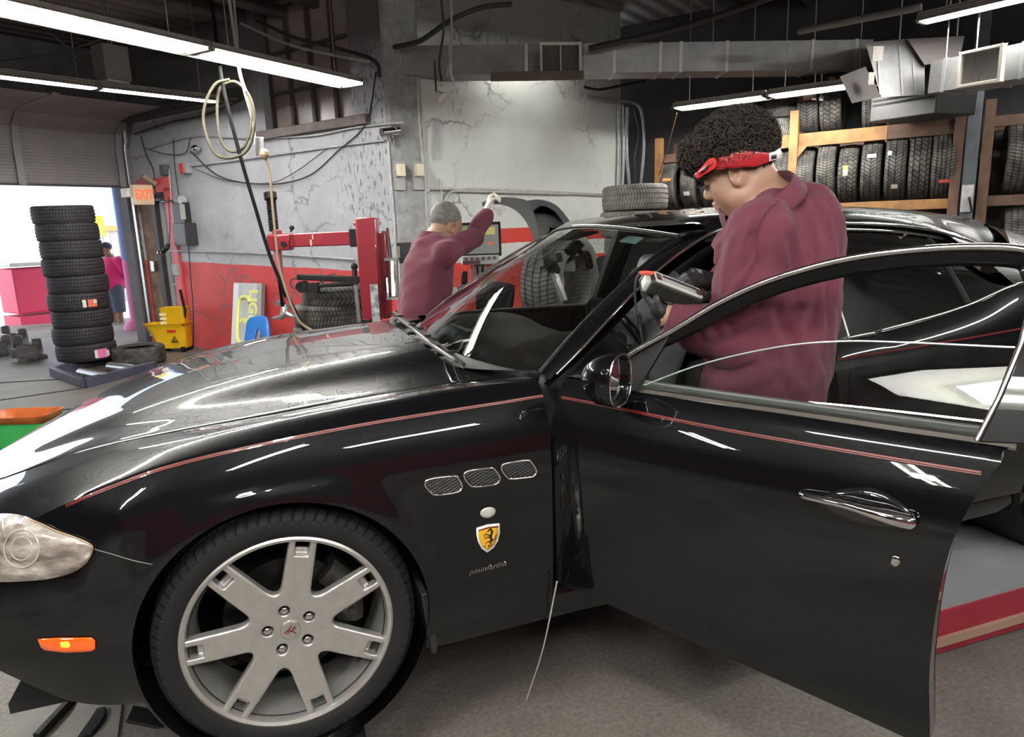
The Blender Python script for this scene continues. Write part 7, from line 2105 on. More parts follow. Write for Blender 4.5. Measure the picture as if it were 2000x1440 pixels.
# plates and scraps on the floor before the wheel
def floor_plate(name, label, cat, poly, th, m, z0=0.0):
    P_ = [on_z(p, FLOOR + z0) for p in poly]; c = np.mean(P_, axis=0)
    mb = MB(); n = len(P_); a = [p - c for p in P_]; mb.add([p + [0, 0, .001] for p in a] + [p + [0, 0, th] for p in a], [tuple(range(n - 1, -1, -1)), tuple(range(n, 2 * n))] + [(i, (i + 1) % n, n + (i + 1) % n, n + i) for i in range(n)])
    o = mb.build(name, m, None, smooth=None, bevel=.003); o.location = V(c); return tag(o, label, cat)
M_PLATE = mat('plate_dusty', (.26, .245, .23), rough=.65, noise=.3, nscale=5, bump=.3, bscale=60)
floor_plate('steel_plate', 'pale grey steel plate on the floor under the bumper corner', 'steel plate', [(24, 1400), (30, 1386), (130, 1364), (148, 1368), (82, 1440), (78, 1470), (20, 1470)], .012, M_PLATE)
floor_plate('steel_plate', 'second grey plate on the floor in front of the wheel', 'steel plate', [(158, 1368), (240, 1380), (232, 1440), (220, 1500), (90, 1500)], .012, M_PLATE)
floor_plate('floor_bar', 'black rubber bar lying between the two steel plates', 'bar', [(140, 1370), (150, 1372), (80, 1450), (66, 1450)], .03, M_BLACK)
floor_plate('rubber_scrap', 'black torn scrap on the plate before the front wheel', 'scrap', [(190, 1392), (208, 1388), (208, 1404), (196, 1424), (182, 1440), (150, 1452), (178, 1412)], .018, M_BLACK, .012)
rs = np.random.default_rng(11)
sp_ = on_z((350, 1385), FLOOR)
mb = MB()
for k in range(9):
    a = rs.normal(size=3) * [.045, .05, .02]; mb.box(a + [0, 0, .03], (.08 + .05 * rs.random(), .03 + .05 * rs.random(), .012), rot_xyz(*(rs.normal(size=3) * .5)))
o = mb.build('plastic_scraps', mat('scrap_black', (.025, .025, .027), rough=.35), None, smooth=None, bevel=.003); o.location = V(sp_); tag(o, 'broken black plastic bits on the floor ahead of the front tyre', 'scraps', kind='stuff')
# thin white rod standing against the sill
r0, r1 = on_y((1028, 1368), .06), on_y((1088, 1136), .02)
r0 = on_z((1028, 1368), FLOOR)
r1 = on_y((1088, 1136), -.02)
line_thing('thin_rod', 'thin whitish rod leaning from the floor to the door hinge gap', 'rod', [r0, (r0 * .5 + r1 * .5) + [.0, -.02, 0], r1], .0022, mat('rod_white', (.55, .55, .55), rough=.5))
# joints and cover strips in the floor
for k, (a, b_) in enumerate((((0, 748), (170, 738)), ((0, 782), (172, 757)), ((130, 800), (190, 790)))):
    pa, pb = on_z(a, FLOOR + .001), on_z(b_, FLOOR + .001); pa = pa + (pa - pb) * .6
    mb = MB(); mb.bar(pa, pb, .035, .006); o = mb.build('trim_%d' % (30 + k), M_DARK, None, smooth=None); tag(o, kind='structure')

# ---------------------------------------------------------------- outside the garage door
M_OUT = mat('forecourt', (.62, .62, .62), rough=.8, noise=.12, nscale=1.5)
mb = MB(); c = gdp(4, -10, 0); 
Fo = np.stack([-NB, -UB, (0, 0, 1)], 1)
mb.box(gdp(2.5, -9.2, FLOOR - .30), (30, 18, .02), Fo); o = mb.build('forecourt', M_OUT, None, smooth=None); tag(o, kind='structure')
mb = MB(); pts = [gdp(-3, .1, FLOOR - .005), gdp(12, .1, FLOOR - .005), gdp(12, -.9, FLOOR - .28), gdp(-3, -.9, FLOOR - .28)]; mb.add(pts, [(0, 1, 2, 3)]); o = mb.build('driveway_slope', M_OUT, None, smooth=None); tag(o, kind='structure'); o.name = 'floor_driveway'
def O(p, d): return at_depth(p, d)
def obox(name, label, cat, px, dep, w, h, d, m, zbase=None, R=None):
    q = O(px, dep); t_ = thing(name, label, cat, [q[0], q[1], FLOOR - .28 if zbase is None else zbase]); return q, t_
q, t = obox('pink_post', 'pink and blue painted post outside the garage door', 'post', (262, 560), 12.0, 0, 0, 0, None)
q = O((258, 560), 12.2); q[2] = 0
mb = MB(); mb.cyl(q + [0, 0, FLOOR - .28], q + [0, 0, 1.0], .10, .10, 16); put(mb, 'pink_part', mat('post_pink', (.78, .25, .50), rough=.6), t)
mb = MB(); mb.cyl(q + [0, 0, 1.0], q + [0, 0, 2.6], .10, .10, 16); put(mb, 'blue_part', mat('post_blue', (.22, .33, .72), rough=.6), t)
mb = MB(); mb.ell(q + [0, 0, FLOOR - .05], (.24, .24, .26)); put(mb, 'base', mat('post_pink'), t)
q = O((64, 575), 14.5); t = thing('dumpster', 'red waste skip outside, left of the tall tyre stack', 'skip', [q[0], q[1], FLOOR - .28])
mb = MB(); mb.box([q[0], q[1], .40], (.9, .8, .9), Fo); put(mb, 'body', mat('skip_red', (.75, .06, .14), rough=.5), t, bevel=.03)
mb = MB(); mb.box([q[0], q[1], .93], (.96, .9, .08), Fo); put(mb, 'lid', M_WHITE, t, bevel=.02); mb = MB(); mb.box([q[0] + .2, q[1], -.2], (1.3, .8, .2), Fo); put(mb, 'foot', mat('skip_red'), t)
q = O((262, 600), 15.5) - Fo[:, 0] * 1.9; t = thing('white_car', 'white car parked outside behind the man in pink', 'car', [q[0], q[1], FLOOR - .28])
def carf(P):
    l = (P - np.array([q[0], q[1], .30])) @ Fo
    d = d_box(l, (0, 0, 0), (2.0, .8, .34), None, .2); return smin(d, d_box(l, (.2, 0, .5), (1.0, .7, .3), None, .22), .25)
o = blob('body', carf, np.array([q[0], q[1], .3]) - 2.9, np.array([q[0], q[1], .3]) + 2.9, .09, mat('car_white', (.8, .8, .82), rough=.3, coat=.6), t); o.location = -V([q[0], q[1], FLOOR - .28])
for s_ in (-1.25, 1.25):
    for y_ in (-.72, .72): mb = MB(); mb.lathe([(0, -.1), (.33, -.1), (.34, 0), (.33, .1), (0, .1)], np.array([q[0], q[1], .05]) + Fo[:, 0] * s_ + Fo[:, 1] * y_, Fo[:, 1], 24); put(mb, 'wheel', M_RUBBER, t)
q = O((215, 420), 24.0); t = thing('far_building', 'pale blue building across the street beyond the garage door', 'building', [q[0], q[1], FLOOR - .28])
mb = MB(); mb.box([q[0], q[1] + 2, 3.0], (7, 3, 6.6), Fo); put(mb, 'wall', mat('house_pale', (.62, .72, .80), rough=.7), t)
for x_ in (-2.4, -.9, .7): mb = MB(); mb.box(np.array([q[0], q[1] + 2, 2.6]) + Fo[:, 0] * x_ - Fo[:, 1] * 1.52, (1.0, .08, 1.6), Fo); put(mb, 'window', mat('house_window', (.35, .48, .62), rough=.2), t)
q = O((225, 480), 19.0); t = thing('board_fence', 'weathered board fence with an orange cap beyond the garage door', 'fence', [q[0], q[1], FLOOR - .28])
mb = MB()
for k in range(16): mb.box(np.array([q[0], q[1], .65]) + Fo[:, 0] * (k - 8) * .2, (.18, .04, 1.9), Fo)
put(mb, 'boards', mat('fence_pale', (.62, .55, .50), rough=.8, noise=.3), t, smooth=None); mb = MB(); mb.box(np.array([q[0], q[1], 1.65]), (3.3, .10, .14), Fo); put(mb, 'cap_rail', mat('fence_cap', (.72, .38, .14), rough=.7), t)
q = O((192, 442), 17.0); t = thing('yellow_sign', 'yellow sign outside between the tyre stack and the man', 'sign', [q[0], q[1], FLOOR - .28]); mb = MB(); mb.box(q, (.25, .04, .5), Fo); put(mb, 'plate', mat('sign_yellow', (.85, .72, .05), rough=.5), t); mb = MB(); mb.cyl(q, [q[0], q[1], FLOOR - .28], .03); put(mb, 'pole', M_STEEL, t)
rs = np.random.default_rng(5)
for k, (p, lab) in enumerate((((18, 585), 'dark engine block on the forecourt at the left edge'), ((-6, 645), 'black motor part on the ground by the garage opening'), ((36, 560), 'greasy gearbox outside beside the red skip'))):
    q = O(p, 10.5 - k * .6); zb = FLOOR - .25; 
    def eng(P, q=q):
        d = d_box(P, (q[0], q[1], -.12), (.13, .12, .13), None, .02)
        for j in range(9): c = np.array([q[0], q[1], -.06]) + (((j * 37 % 11) / 11 - .5) * .34, ((j * 53 % 13) / 13 - .5) * .3, ((j * 29 % 7) / 7 - .5) * .4); d = smin(d, d_box(P, c, (.05, .05, .06), None, .012), .01)
        return d
    o = blob('engine_part', eng, (q[0] - .4, q[1] - .4, -.45), (q[0] + .4, q[1] + .4, .3), .022, mat('engine_dark', (.10, .09, .095), rough=.6, noise=.5, nscale=6), None); tag(o, lab, 'engine part')
# ================================================================== people
PT = lambda x, y, d: at_depth((x, y), d)
RT = unit(CM[0] * [1, 1, 0]); FW = unit(FWD * [1, 1, 0]); UP = np.array([0, 0, 1.0])
M_SKIN = mat('skin', (.36, .205, .14), rough=.48, noise=.18, nscale=16, sss=.15)
M_SKIN2 = mat('skin_tan', (.34, .185, .12), rough=.5, noise=.18, nscale=16, sss=.1)
M_GLOVE = mat('glove_black', (.022, .022, .024), rough=.36, bump=.35, bscale=120)
def cloth_mat(name, c, c2, sc=5):
    return mat(name, c, rough=.88, noise=.6, nscale=sc, color2=c2, bump=.10, bscale=380, sheen=.07)
M_MAROON = cloth_mat('maroon_shirt', (.118, .021, .038), (.080, .014, .027))
M_JEANS = cloth_mat('navy_trousers', (.035, .05, .085), (.02, .03, .05), 8)
def trace(fn, p, t0=1.2, t1=6.0):
    """where the line of sight p first meets the volume fn"""
    d = ray(p); L = np.linalg.norm(d); d = d / L; t = t0
    for _ in range(90):
        q = CAM + d * t; v = float(fn(q[None])[0])
        if v < .0006: return q
        t += max(v * .8, .0008)
        if t > t1: return None
    return CAM + d * t
def wob(P, k, ph):
    return np.sin(P @ np.array([k * .9, k * .5, k * .35]) + ph) * np.sin(P @ np.array([-k * .3, k * .8, k * .55]) + ph * 1.7)

# ---------------------------------------------------------------- head in its own frame (x face, y left, z up)
def head_sdf(q, jowl=1.0):
    A = lambda c, r, R=None: d_ell(q, c, r, R)
    d = A((-.004, 0, .048), (.099, .078, .090))
    d = smin(d, A((.040, 0, -.020), (.058, .062, .082)), .035)
    d = smin(d, A((.060, 0, -.094), (.034, .036, .026)), .03)
    for s in (1, -1):
        d = smin(d, A((.048, s * .040, -.046), (.036, .026 * jowl, .040)), .03)
        d = smin(d, A((.022, s * .050, -.078), (.034, .022, .026)), .03)
        d = smin(d, d_cap(q, (.088, s * .010, .020), (.080, s * .046, .018), .011, .009), .018)
    d = smin(d, A((.02, 0, -.105), (.045, .045, .022)), .035)
    for s in (1, -1): d = smax(d, -(np.linalg.norm(q - np.array([.106, s * .033, -.002]), axis=1) - .0150), .012)
    for s in (1, -1): d = smin(d, np.linalg.norm(q - np.array([.0815, s * .033, -.003]), axis=1) - .0125, .004)
    nose = smin(d_cap(q, (.090, 0, .004), (.1085, 0, -.032), .0085, .0125), d_ell(q, (.100, 0, -.041), (.014, .017, .010)), .010)
    d = smin(d, nose, .012)
    d = smin(d, d_chain(q, [(.088, -.022, -.068), (.0985, 0, -.065), (.088, .022, -.068)], (.004, .0068, .004), .003), .007)
    d = smin(d, d_chain(q, [(.085, -.018, -.076), (.0955, 0, -.0775), (.085, .018, -.076)], (.004, .0080, .004), .003), .006)
    d = smax(d, -d_chain(q, [(.092, -.02, -.0715), (.1055, 0, -.0715), (.092, .02, -.0715)], (.0016,) * 3), .002)
    for s in (1, -1):
        R = rot_xyz(math.radians(s * -14), math.radians(-14), math.radians(s * 22))
        c = np.array([.002, s * .079, -.010])
        ear = d_ell(q, c, (.0235, .010, .036), R)
        ear = smax(ear, -d_ell(q, c + np.array([.004, s * .007, .002]), (.013, .009, .022), R), .004)
        ear = smin(ear, d_ell(q, c + np.array([.006, s * .002, -.026]), (.009, .006, .011), R), .006)
        d = smin(d, ear, .006)
    return d
def hair_noise(q, a=.008):
    n = np.sin(q[:, 0] * 95 + 3 * np.sin(q[:, 1] * 60)) * np.sin(q[:, 1] * 110 + 2 * np.sin(q[:, 2] * 70)) * np.sin(q[:, 2] * 90 + 2 * np.sin(q[:, 0] * 80))
    m = np.sin(q[:, 0] * 210 + 4 * np.sin(q[:, 2] * 90)) * np.sin(q[:, 2] * 190 + 3 * np.sin(q[:, 1] * 120))
    return a * n + a * .45 * m

# ---- the man in maroon behind the open door
HD = 2.05
h_f = unit(-RT * math.cos(math.radians(24)) + FW * math.sin(math.radians(24)))
pit = math.radians(21)
hx = h_f * math.cos(pit) - UP * math.sin(pit); hz_ = h_f * math.sin(pit) + UP * math.cos(pit); hy = np.cross(hz_, hx)
rol = math.radians(-3); hy, hz_ = hy * math.cos(rol) + hz_ * math.sin(rol), hz_ * math.cos(rol) - hy * math.sin(rol)
HR = np.stack([hx, hy, hz_], 1)
HO = PT(1443, 332, HD) 
HSC = .985
def to_h(P): return ((P - HO) @ HR) / HSC
def h2w(l): return HO + HR @ (np.asarray(l) * HSC)
# spine of the torso: centres and half sizes by picture height
tp = [(408, 1540, .070, .110), (430, 1545, .108, .165), (470, 1538, .150, .20), (520, 1528, .163, .205), (580, 1517, .173, .205), (650, 1504, .180, .205), (720, 1494, .180, .205), (770, 1484, .178, .205), (815, 1480, .178, .205), (850, 1478, .172, .20)]
TD = 2.05
SP = np.array([PT(x, y, TD) for y, x, a, b in tp]); SA = np.array([a for *_, a, b in tp]); SB = np.array([b for *_, b in tp])
b_f = unit(-RT * math.cos(math.radians(14)) + FW * math.sin(math.radians(14))); b_l = np.cross(UP, b_f)   # facing, left (towards the camera)
order = np.argsort(SP[:, 2])
def torso(P):
    z = P[:, 2]; zz = SP[order, 2]
    cx = np.interp(z, zz, SP[order, 0]); cy = np.interp(z, zz, SP[order, 1]); a = np.interp(z, zz, SA[order]); b = np.interp(z, zz, SB[order])
    q = np.stack([P[:, 0] - cx, P[:, 1] - cy], 1); u = q @ b_f[:2]; v = q @ b_l[:2]
    r = ((np.abs(u) / a) ** 2.25 + (np.abs(v) / b) ** 2.25) ** (1 / 2.25)
    d = (r - 1) * np.minimum(a, b)
    d = smax(d, z - (SP[0, 2] - .004), .05)
    return d
sh_n = PT(1484, 462, 1.88); el_n = PT(1436, 668, 1.935); wr_n = PT(1306, 620, 1.955)
sh_f = PT(1512, 455, 2.18); el_f = PT(1462, 610, 2.24); wr_f = PT(1392, 553, 2.12)
def arms(P):
    n = d_chain(P, [sh_n + UP * .012, sh_n * .55 + el_n * .45, el_n], (.086, .088, .072), .02)
    fo = d_chain(P, [el_n, el_n * .45 + wr_n * .55, wr_n], (.070, .064, .053), .02)
    n = smin(n, fo, .015)
    f = d_chain(P, [sh_f, el_f, wr_f], (.080, .064, .046), .02)
    return n, f
def shirt_base(P):
    d = torso(P)
    # shoulders and the slope to the neck
    d = smin(d, d_cap(P, PT(1515, 402, 1.99), sh_n + UP * .01, .055, .076), .07); d = smin(d, d_ell(P, PT(1448, 500, 2.02), (.07, .12, .10)), .06)
    d = smin(d, d_cap(P, PT(1522, 408, 2.02), sh_f + UP * .02, .050, .072), .06)
    d = smin(d, d_ell(P, PT(1566, 432, 2.0), (.080, .13, .105)), .06)
    n, f = arms(P)
    d = smin(d, n, .022); d = smin(d, f, .03)
    return d
folds = [([(1562, 372), (1592, 430), (1606, 500), (1612, 570)], .010), ([(1590, 378), (1622, 440), (1634, 510), (1632, 580)], .010), ([(1545, 440), (1572, 500), (1578, 580), (1566, 640)], .011), ([(1525, 470), (1538, 530), (1530, 590)], .010), ([(1600, 560), (1604, 640), (1598, 710)], .011), ([(1560, 640), (1580, 690), (1604, 730)], .011), ([(1572, 760), (1600, 745), (1616, 728)], .013), ([(1500, 620), (1530, 680), (1548, 740)], .010),
         ([(1475, 500), (1440, 560), (1410, 610)], .008), ([(1490, 560), (1450, 610), (1405, 632)], .008), ([(1480, 620), (1430, 650), (1392, 655)], .009), ([(1400, 480), (1396, 530), (1386, 575)], .008), ([(1430, 470), (1418, 520), (1412, 570)], .007),
         ([(1336, 600), (1330, 620), (1334, 648)], .007), ([(1352, 600), (1350, 625), (1356, 655)], .007), ([(1372, 598), (1376, 625), (1384, 655)], .008), ([(1392, 600), (1400, 622), (1414, 645)], .008), ([(1368, 700), (1420, 715), (1480, 700)], .010), ([(1372, 735), (1430, 755), (1500, 740)], .010), ([(1385, 775), (1450, 790), (1530, 780)], .008), ([(1470, 430), (1452, 470), (1440, 520)], .006), ([(1540, 395), (1500, 415), (1478, 445)], .005)]
fold_pts = []
for pts, r in folds:
    c = [trace(shirt_base, p) for p in crom(pts, 7)]
    c = [p for p in c if p is not None]
    if len(c) > 2: fold_pts.append((np.array(c), r))
cuff_n = unit(wr_n - el_n); cuff_f = unit(wr_f - el_f)
HEM = PT(1480, 806, TD)[2]
def shirt_sdf(P):
    d = shirt_base(P)
    near = d < .05
    if near.any():
        Q_ = P[near]; dn = d[near]
        for c, r in fold_pts:
            box = (Q_ > c.min(0) - .05).all(1) & (Q_ < c.max(0) + .05).all(1)
            if box.any():
                rs_ = np.zeros(len(c)); B_ = Q_[box]
                dn[box] -= .0105 * np.exp(-(d_chain(B_, c, rs_) / (r * 1.5)) ** 2) - .0070 * np.exp(-(d_chain(B_, c + RT * r * 2.2, rs_) / (r * 1.6)) ** 2)
        dn += .0040 * wob(Q_, 34, .5) + .0020 * wob(Q_, 80, 2.0)
        d[near] = dn
    # open ends: cuffs, hem
    d = smax(d, ((P - wr_n) @ cuff_n) - .004 - 9 * (np.linalg.norm(P - wr_n, axis=1) > .12), .004)
    d = smax(d, (((P - wr_f) @ cuff_f) - .004) - 9 * (np.linalg.norm(P - wr_f, axis=1) > .11), .004)
    hem = HEM + .012 * np.sin(P[:, 0] * 14) - P[:, 2]
    d = smax(d, hem, .006)
    return d
lo_ = np.min(np.vstack([SP - .28, [wr_n - .08, el_n - .1, sh_f - .12]]), 0); hi_ = np.max(np.vstack([SP + .28, [wr_n + .08, sh_n + .12, el_f + .12]]), 0)
lo_[2] = HEM - .02; hi_[2] = SP[:, 2].max() + .12
# body: head and neck finely, a plain core below the clothes
FT = 0.0
hipc = SP[-1] * 1.0; hipc[2] = HEM
def legp(sgn, ax_, ay_):
    hip = hipc + b_l * sgn * .10; an = np.array([ax_, ay_, FT + .09]); kn = hip * .5 + an * .5 + b_f * .04; return hip, kn, an
L1, L2 = legp(1, 1.62, -.085), legp(-1, 1.54, -.03)
neck_b = PT(1508, 400, 2.0)
def head_world(P):
    q = to_h(P)
    d = head_sdf(q, 1.15) * HSC
    nk = d_chain(P, [h2w((-.028, 0, -.03)), h2w((-.030, 0, -.09)), neck_b], (.066, .068, .074), .02)
    dc = d_ell(q, (.028, 0, -.112), (.05, .045, .028)) * HSC
    return smin(smin(d, nk, .03), dc, .03)
hv, hf = sdf_mesh(head_world, HO - .24, HO + .20, .0042)
def core(P):
    d = d_chain(P, [neck_b, (SP[3] + SP[4]) / 2, hipc], (.06, .11, .12), .05)
    for hip, kn, an in (L1, L2): d = smin(d, d_chain(P, [hip, kn, an], (.075, .05, .04), .03), .03)
    for s_, e_, w_ in ((sh_n, el_n, wr_n), (sh_f, el_f, wr_f)): d = smin(d, d_chain(P, [s_, e_, w_ + unit(w_ - e_) * .012], (.055, .042, .032), .02), .03)
    return d
clo = np.minimum(np.min([L1[2], L2[2], wr_n, el_f, sh_f], 0) - .12, [9, 9, FT + .02]); chi = np.max([L1[0], L2[0], sh_n, neck_b, el_f], 0) + .12
cv, cf = sdf_mesh(core, clo, chi, .018)
mb = MB(); mb.add(hv, hf); mb.add(cv, cf)
man = mb.build('person', M_SKIN, None, smooth=180); tag(man, 'man in a maroon work shirt and red headlamp looking down at a tester', 'person')
blob('shirt', shirt_sdf, lo_, hi_, .0075, M_MAROON, man)
# collar: a stand with a turned-down fall, open at the throat
cb_, cf_ = PT(1530, 350, 2.0), PT(1434, 434, 1.98)
cc_ = (cb_ + cf_) / 2; ca = unit(cb_ - cf_); cl = unit(np.cross(UP, ca)); cn = np.cross(ca, cl); hl_ = np.linalg.norm(cb_ - cf_) / 2
rows = []
for t in np.linspace(math.radians(-172), math.radians(172), 60):
    e = ca * math.cos(t) * hl_ + cl * math.sin(t) * .120; o_ = unit(ca * math.cos(t) + cl * math.sin(t))
    fl_ = 1 + .25 * max(0, -math.cos(t))
    rows.append([cc_ + e * .94 - cn * .035, cc_ + e * .97 + cn * .000, cc_ + e * 1.0 + cn * .026, cc_ + e * 1.05 + cn * .030, cc_ + e * 1.12 + cn * .012, cc_ + e * 1.20 - cn * .026 * fl_, cc_ + e * 1.17 - cn * .030 * fl_, cc_ + e * 1.06 + cn * .0])
mb = MB(); mb.grid(rows); mb.build('collar', M_MAROON, man, smooth=80, sub=1)
# pocket tab and shoulder seam
sm = [trace(shirt_base, p) for p in crom([(1566, 352), (1530, 385), (1492, 420), (1476, 462), (1478, 500)], 26)]
sm = [p - ray((1500, 430)) * .006 for p in sm if p is not None]
mb = MB(); mb.tube(sm, .0016, 5); mb.build('shoulder_seam', mat('maroon_dark', (.10, .018, .032), rough=.9), man, smooth=80)
q = trace(shirt_base, (1391, 518))
# trousers, shoes
def trou(P):
    d = d_ell(P, hipc + UP * .02, (.16, .17, .13))
    for hip, kn, an in (L1, L2): d = smin(d, d_chain(P, [hip, kn, an + UP * -.02], (.112, .082, .072), .03), .04)
    d = smax(d, P[:, 2] - (HEM + .06), .01)
    return smax(d, FT + .055 - P[:, 2], .005)
blob('trousers', trou, clo - .06, np.array([chi[0], chi[1], HEM + .1]), .014, M_JEANS, man)
M_SHOE = mat('boot_black', (.02, .018, .017), rough=.5)
for hip, kn, an in (L1, L2):
    blob('boot', lambda P: smax(smin(d_chain(P, [an - UP * .0, an - UP * .045 + b_f * .02, an - UP * .055 + b_f * .17], (.058, .050, .042), .02), d_cap(P, an, an + UP * .08, .055, .052), .02), FT + .002 - P[:, 2], .003), an - .26, an + .26, .012, M_SHOE, man)
# hair: thick and curly
HC = np.array([-.004, 0, .066])
def hair_cap(q):
    d = d_ell(q, HC, (.119, .097, .097))
    d = smin(d, d_ell(q, (.080, 0, .088), (.052, .076, .048)), .04)
    # clear the face, the ears and the nape
    cutp = (q[:, 2] - .030) + (q[:, 0] - .03) * .12
    face = np.maximum(-(cutp), q[:, 0] - 9)
    low = .018 - q[:, 2] + np.clip(q[:, 0], -.2, .05) * .10
    low = np.where(q[:, 0] < -.045, -.030 - q[:, 2], low)
    return smax(d, low, .012)
def hair_sdf(P):
    q = to_h(P); return (hair_cap(q) - hair_noise(q, .0085)) * HSC
hc = h2w(HC)
hair = blob('hair', hair_sdf, hc - .20, hc + .20, .0048, mat('hair_dark', (.034, .026, .023), rough=.62, spec=.25, noise=.4, nscale=40, bump=.3, bscale=160), man)
# loose curls over the cap
rs = np.random.default_rng(21); mb = MB(); n_c = 0
while n_c < 2600:
    u = rs.normal(size=3); u /= np.linalg.norm(u); l = HC + u * np.array([.115, .093, .093]) * (1.0)
    if u[0] > .2 and rs.random() < .5: l = np.array([.080, 0, .088]) + u * np.array([.050, .074, .046])
    if l[2] < .035 and l[0] > -.04 or l[2] < -.02: continue
    if abs(float(hair_cap(l[None])[0])) > .014: continue
    n_c += 1
    t1_ = unit(np.cross(u, rs.normal(size=3))); t2_ = np.cross(u, t1_); ph = rs.random() * 6.28; rad_ = .009 + .009 * rs.random(); pts = []
    for k in range(7):
        a = ph + k * .62; pts.append(h2w(l + u * (.003 + .0035 * k * (1 if rs.random() < .9 else .4)) + t1_ * rad_ * math.cos(a) + t2_ * rad_ * math.sin(a) + t1_ * .0025 * k))
    mb.tube(pts, [.0012, .0021, .0024, .0023, .0020, .0015, .0008], 4)
mb.build('curls', MATS['hair_dark'], hair, smooth=80)
# short sides and nape, stubble, brow, eye
def side_hair(P):
    q = to_h(P); d = head_sdf(q, 1.15) - .004
    keep = np.maximum(np.abs(q[:, 0] + .03) - .062, np.abs(q[:, 2] - .0) - .055)
    ear = np.maximum(.0, 0 * d)
    k2 = .034 - np.linalg.norm(q[:, [0, 2]] - np.array([-.006, -.004]), axis=1)
    return np.maximum(np.maximum(d, keep), np.maximum(k2, -.001 - d * 0 - (np.abs(q[:, 1]) - .03))) * HSC
mb = MB()
for s in (1,):
    bp_ = [h2w((.094, s * .014, .020)), h2w((.092, s * .032, .023)), h2w((.078, s * .049, .018))]; mb.tube(crom(bp_, 10), [.002] + [.0035] * 8 + [.0015], 6)
for s in (-1,):
    bp_ = [h2w((.094, s * .014, .020)), h2w((.092, s * .032, .023)), h2w((.078, s * .049, .018))]; mb.tube(crom(bp_, 10), [.002] + [.0035] * 8 + [.0015], 6)
mb.build('eyebrows', MATS['hair_dark'], man, smooth=80)
mb = MB()
for s in (1, -1): mb.tube(crom([h2w((.0925, s * .024, -.008)), h2w((.0935, s * .033, -.0095)), h2w((.088, s * .042, -.008))], 10), .0022, 6)
mb.build('eyelashes', MATS['hair_dark'], man, smooth=80)

# ---- gloved hands: palm, thumb and four bent fingers each
def hand(name, wrist, palm_dir, palm_nrm, side, fingers, thumb, parent, m=None, sc=1.0, h=.0032):
    """palm_dir: wrist to knuckles; palm_nrm: out of the palm; side: towards the thumb; fingers: four lists of joint offsets (x along, y side, z palm) from the wrist"""
    X = unit(palm_dir); Z = unit(palm_nrm - X * np.dot(palm_nrm, X)); Y = np.cross(Z, X)
    if np.dot(Y, side) < 0: Y = -Y
    F3 = np.stack([X, Y, Z], 1)
    W = lambda l: wrist + F3 @ (np.asarray(l) * sc)
    def fn(P):
        q = (P - wrist) @ F3 / sc
        d = d_box(q, (.048, 0, .0), (.046, .041, .0145), None, .013)
        d = smin(d, d_cap(q, (-.03, 0, 0), (.02, 0, 0), .030, .029), .015)
        d = smin(d, d_ell(q, (.025, .030, .010), (.030, .018, .015)), .012)
        for j in fingers:
            n = len(j); d = smin(d, d_chain(q, j, np.linspace(.0104, .0082, n), .002), .005)
        d = smin(d, d_chain(q, thumb, np.linspace(.0125, .0092, len(thumb)), .002), .007)
        return (d - .0005 * np.sin(q[:, 0] * 420) * np.sin(q[:, 1] * 350)) * sc
    c = W((.06, 0, 0))
    return blob(name, fn, c - .155 * sc, c + .155 * sc, h, m or M_GLOVE, parent)

# ---- the tester in his hands
DV = 1.915
da, db_ = PT(1272, 551, DV), PT(1362, 586, DV + .03)
e1 = unit(db_ - da); toward = unit(CAM - da)
e3 = unit(UP * .82 + RT * .28 + -FW * .42); e3 = unit(e3 - e1 * np.dot(e3, e1)); e2 = np.cross(e3, e1)       # e3: face up, e2: away
DC = (da + db_) / 2 + e3 * -.004; DR = np.stack([e1, e2, e3], 1); LN = np.linalg.norm(db_ - da) + .020
tst = thing('battery_tester', 'grey and black ribbed hand tester held in gloved hands, red plug lead', 'tester', DC)
def dv(l): return DC + DR @ np.asarray(l)
M_DGREY = mat('tester_grey', (.33, .34, .32), rough=.4, noise=.15)
def body_(P):
    q = (P - DC) @ DR
    d = d_box(q, (0, 0, 0), (LN / 2, .027, .025), None, .012)
    rib = .0022 * (np.abs(np.mod(q[:, 0] / .026 + .5, 1) - .5) < .06)
    return d + np.where(q[:, 2] < .012, rib, 0)
o = blob('rubber_body', body_, DC - .11, DC + .11, .0028, mat('tester_rubber', (.014, .0145, .013), rough=.5), tst); o.location = -V(DC)
mb = MB(); mb.box(dv((0, 0, .0245)), (LN - .030, .036, .004), DR); put(mb, 'face_plate', M_DGREY, tst, bevel=.002)
mb = MB()
for a, b2 in (((-LN / 2 + .012, -.021), (LN / 2 - .012, -.021)), ((-LN / 2 + .012, .021), (LN / 2 - .012, .021)), ((-LN / 2 + .012, -.021), (-LN / 2 + .012, .021)), ((LN / 2 - .012, -.021), (LN / 2 - .012, .021))): mb.bar(dv((a[0], a[1], .0245)), dv((b2[0], b2[1], .0245)), .004, .006, up=e3)
put(mb, 'face_border', mat('tester_pale', (.58, .58, .55), rough=.4), tst, bevel=.001)
mb = MB(); mb.box(dv((.004, .012, .0272)), (LN * .62, .010, .002), DR); put(mb, 'display', mat('tester_screen', (.02, .02, .025), rough=.15), tst)
for x_ in (-LN / 2 + .020, LN / 2 - .020):
    mb = MB(); mb.box(dv((x_, 0, .0270)), (.015, .030, .003), DR); put(mb, 'end_label', mat('tester_label', (.05, .05, .06), rough=.3), tst)
    mb = MB(); mb.box(dv((x_, -.010, .0288)), (.012, .006, .0008), DR); put(mb, 'label_mark', M_RED, tst)
mb = MB(); mb.box(dv((-LN / 2 - .002, 0, -.002)), (.016, .050, .040), DR); put(mb, 'end_cap', M_DGREY, tst, bevel=.008)
pl0 = dv((-LN / 2 + .012, .018, .020)); pl1, pl2 = PT(1262, 533, DV - .01), PT(1249, 534, DV - .02)
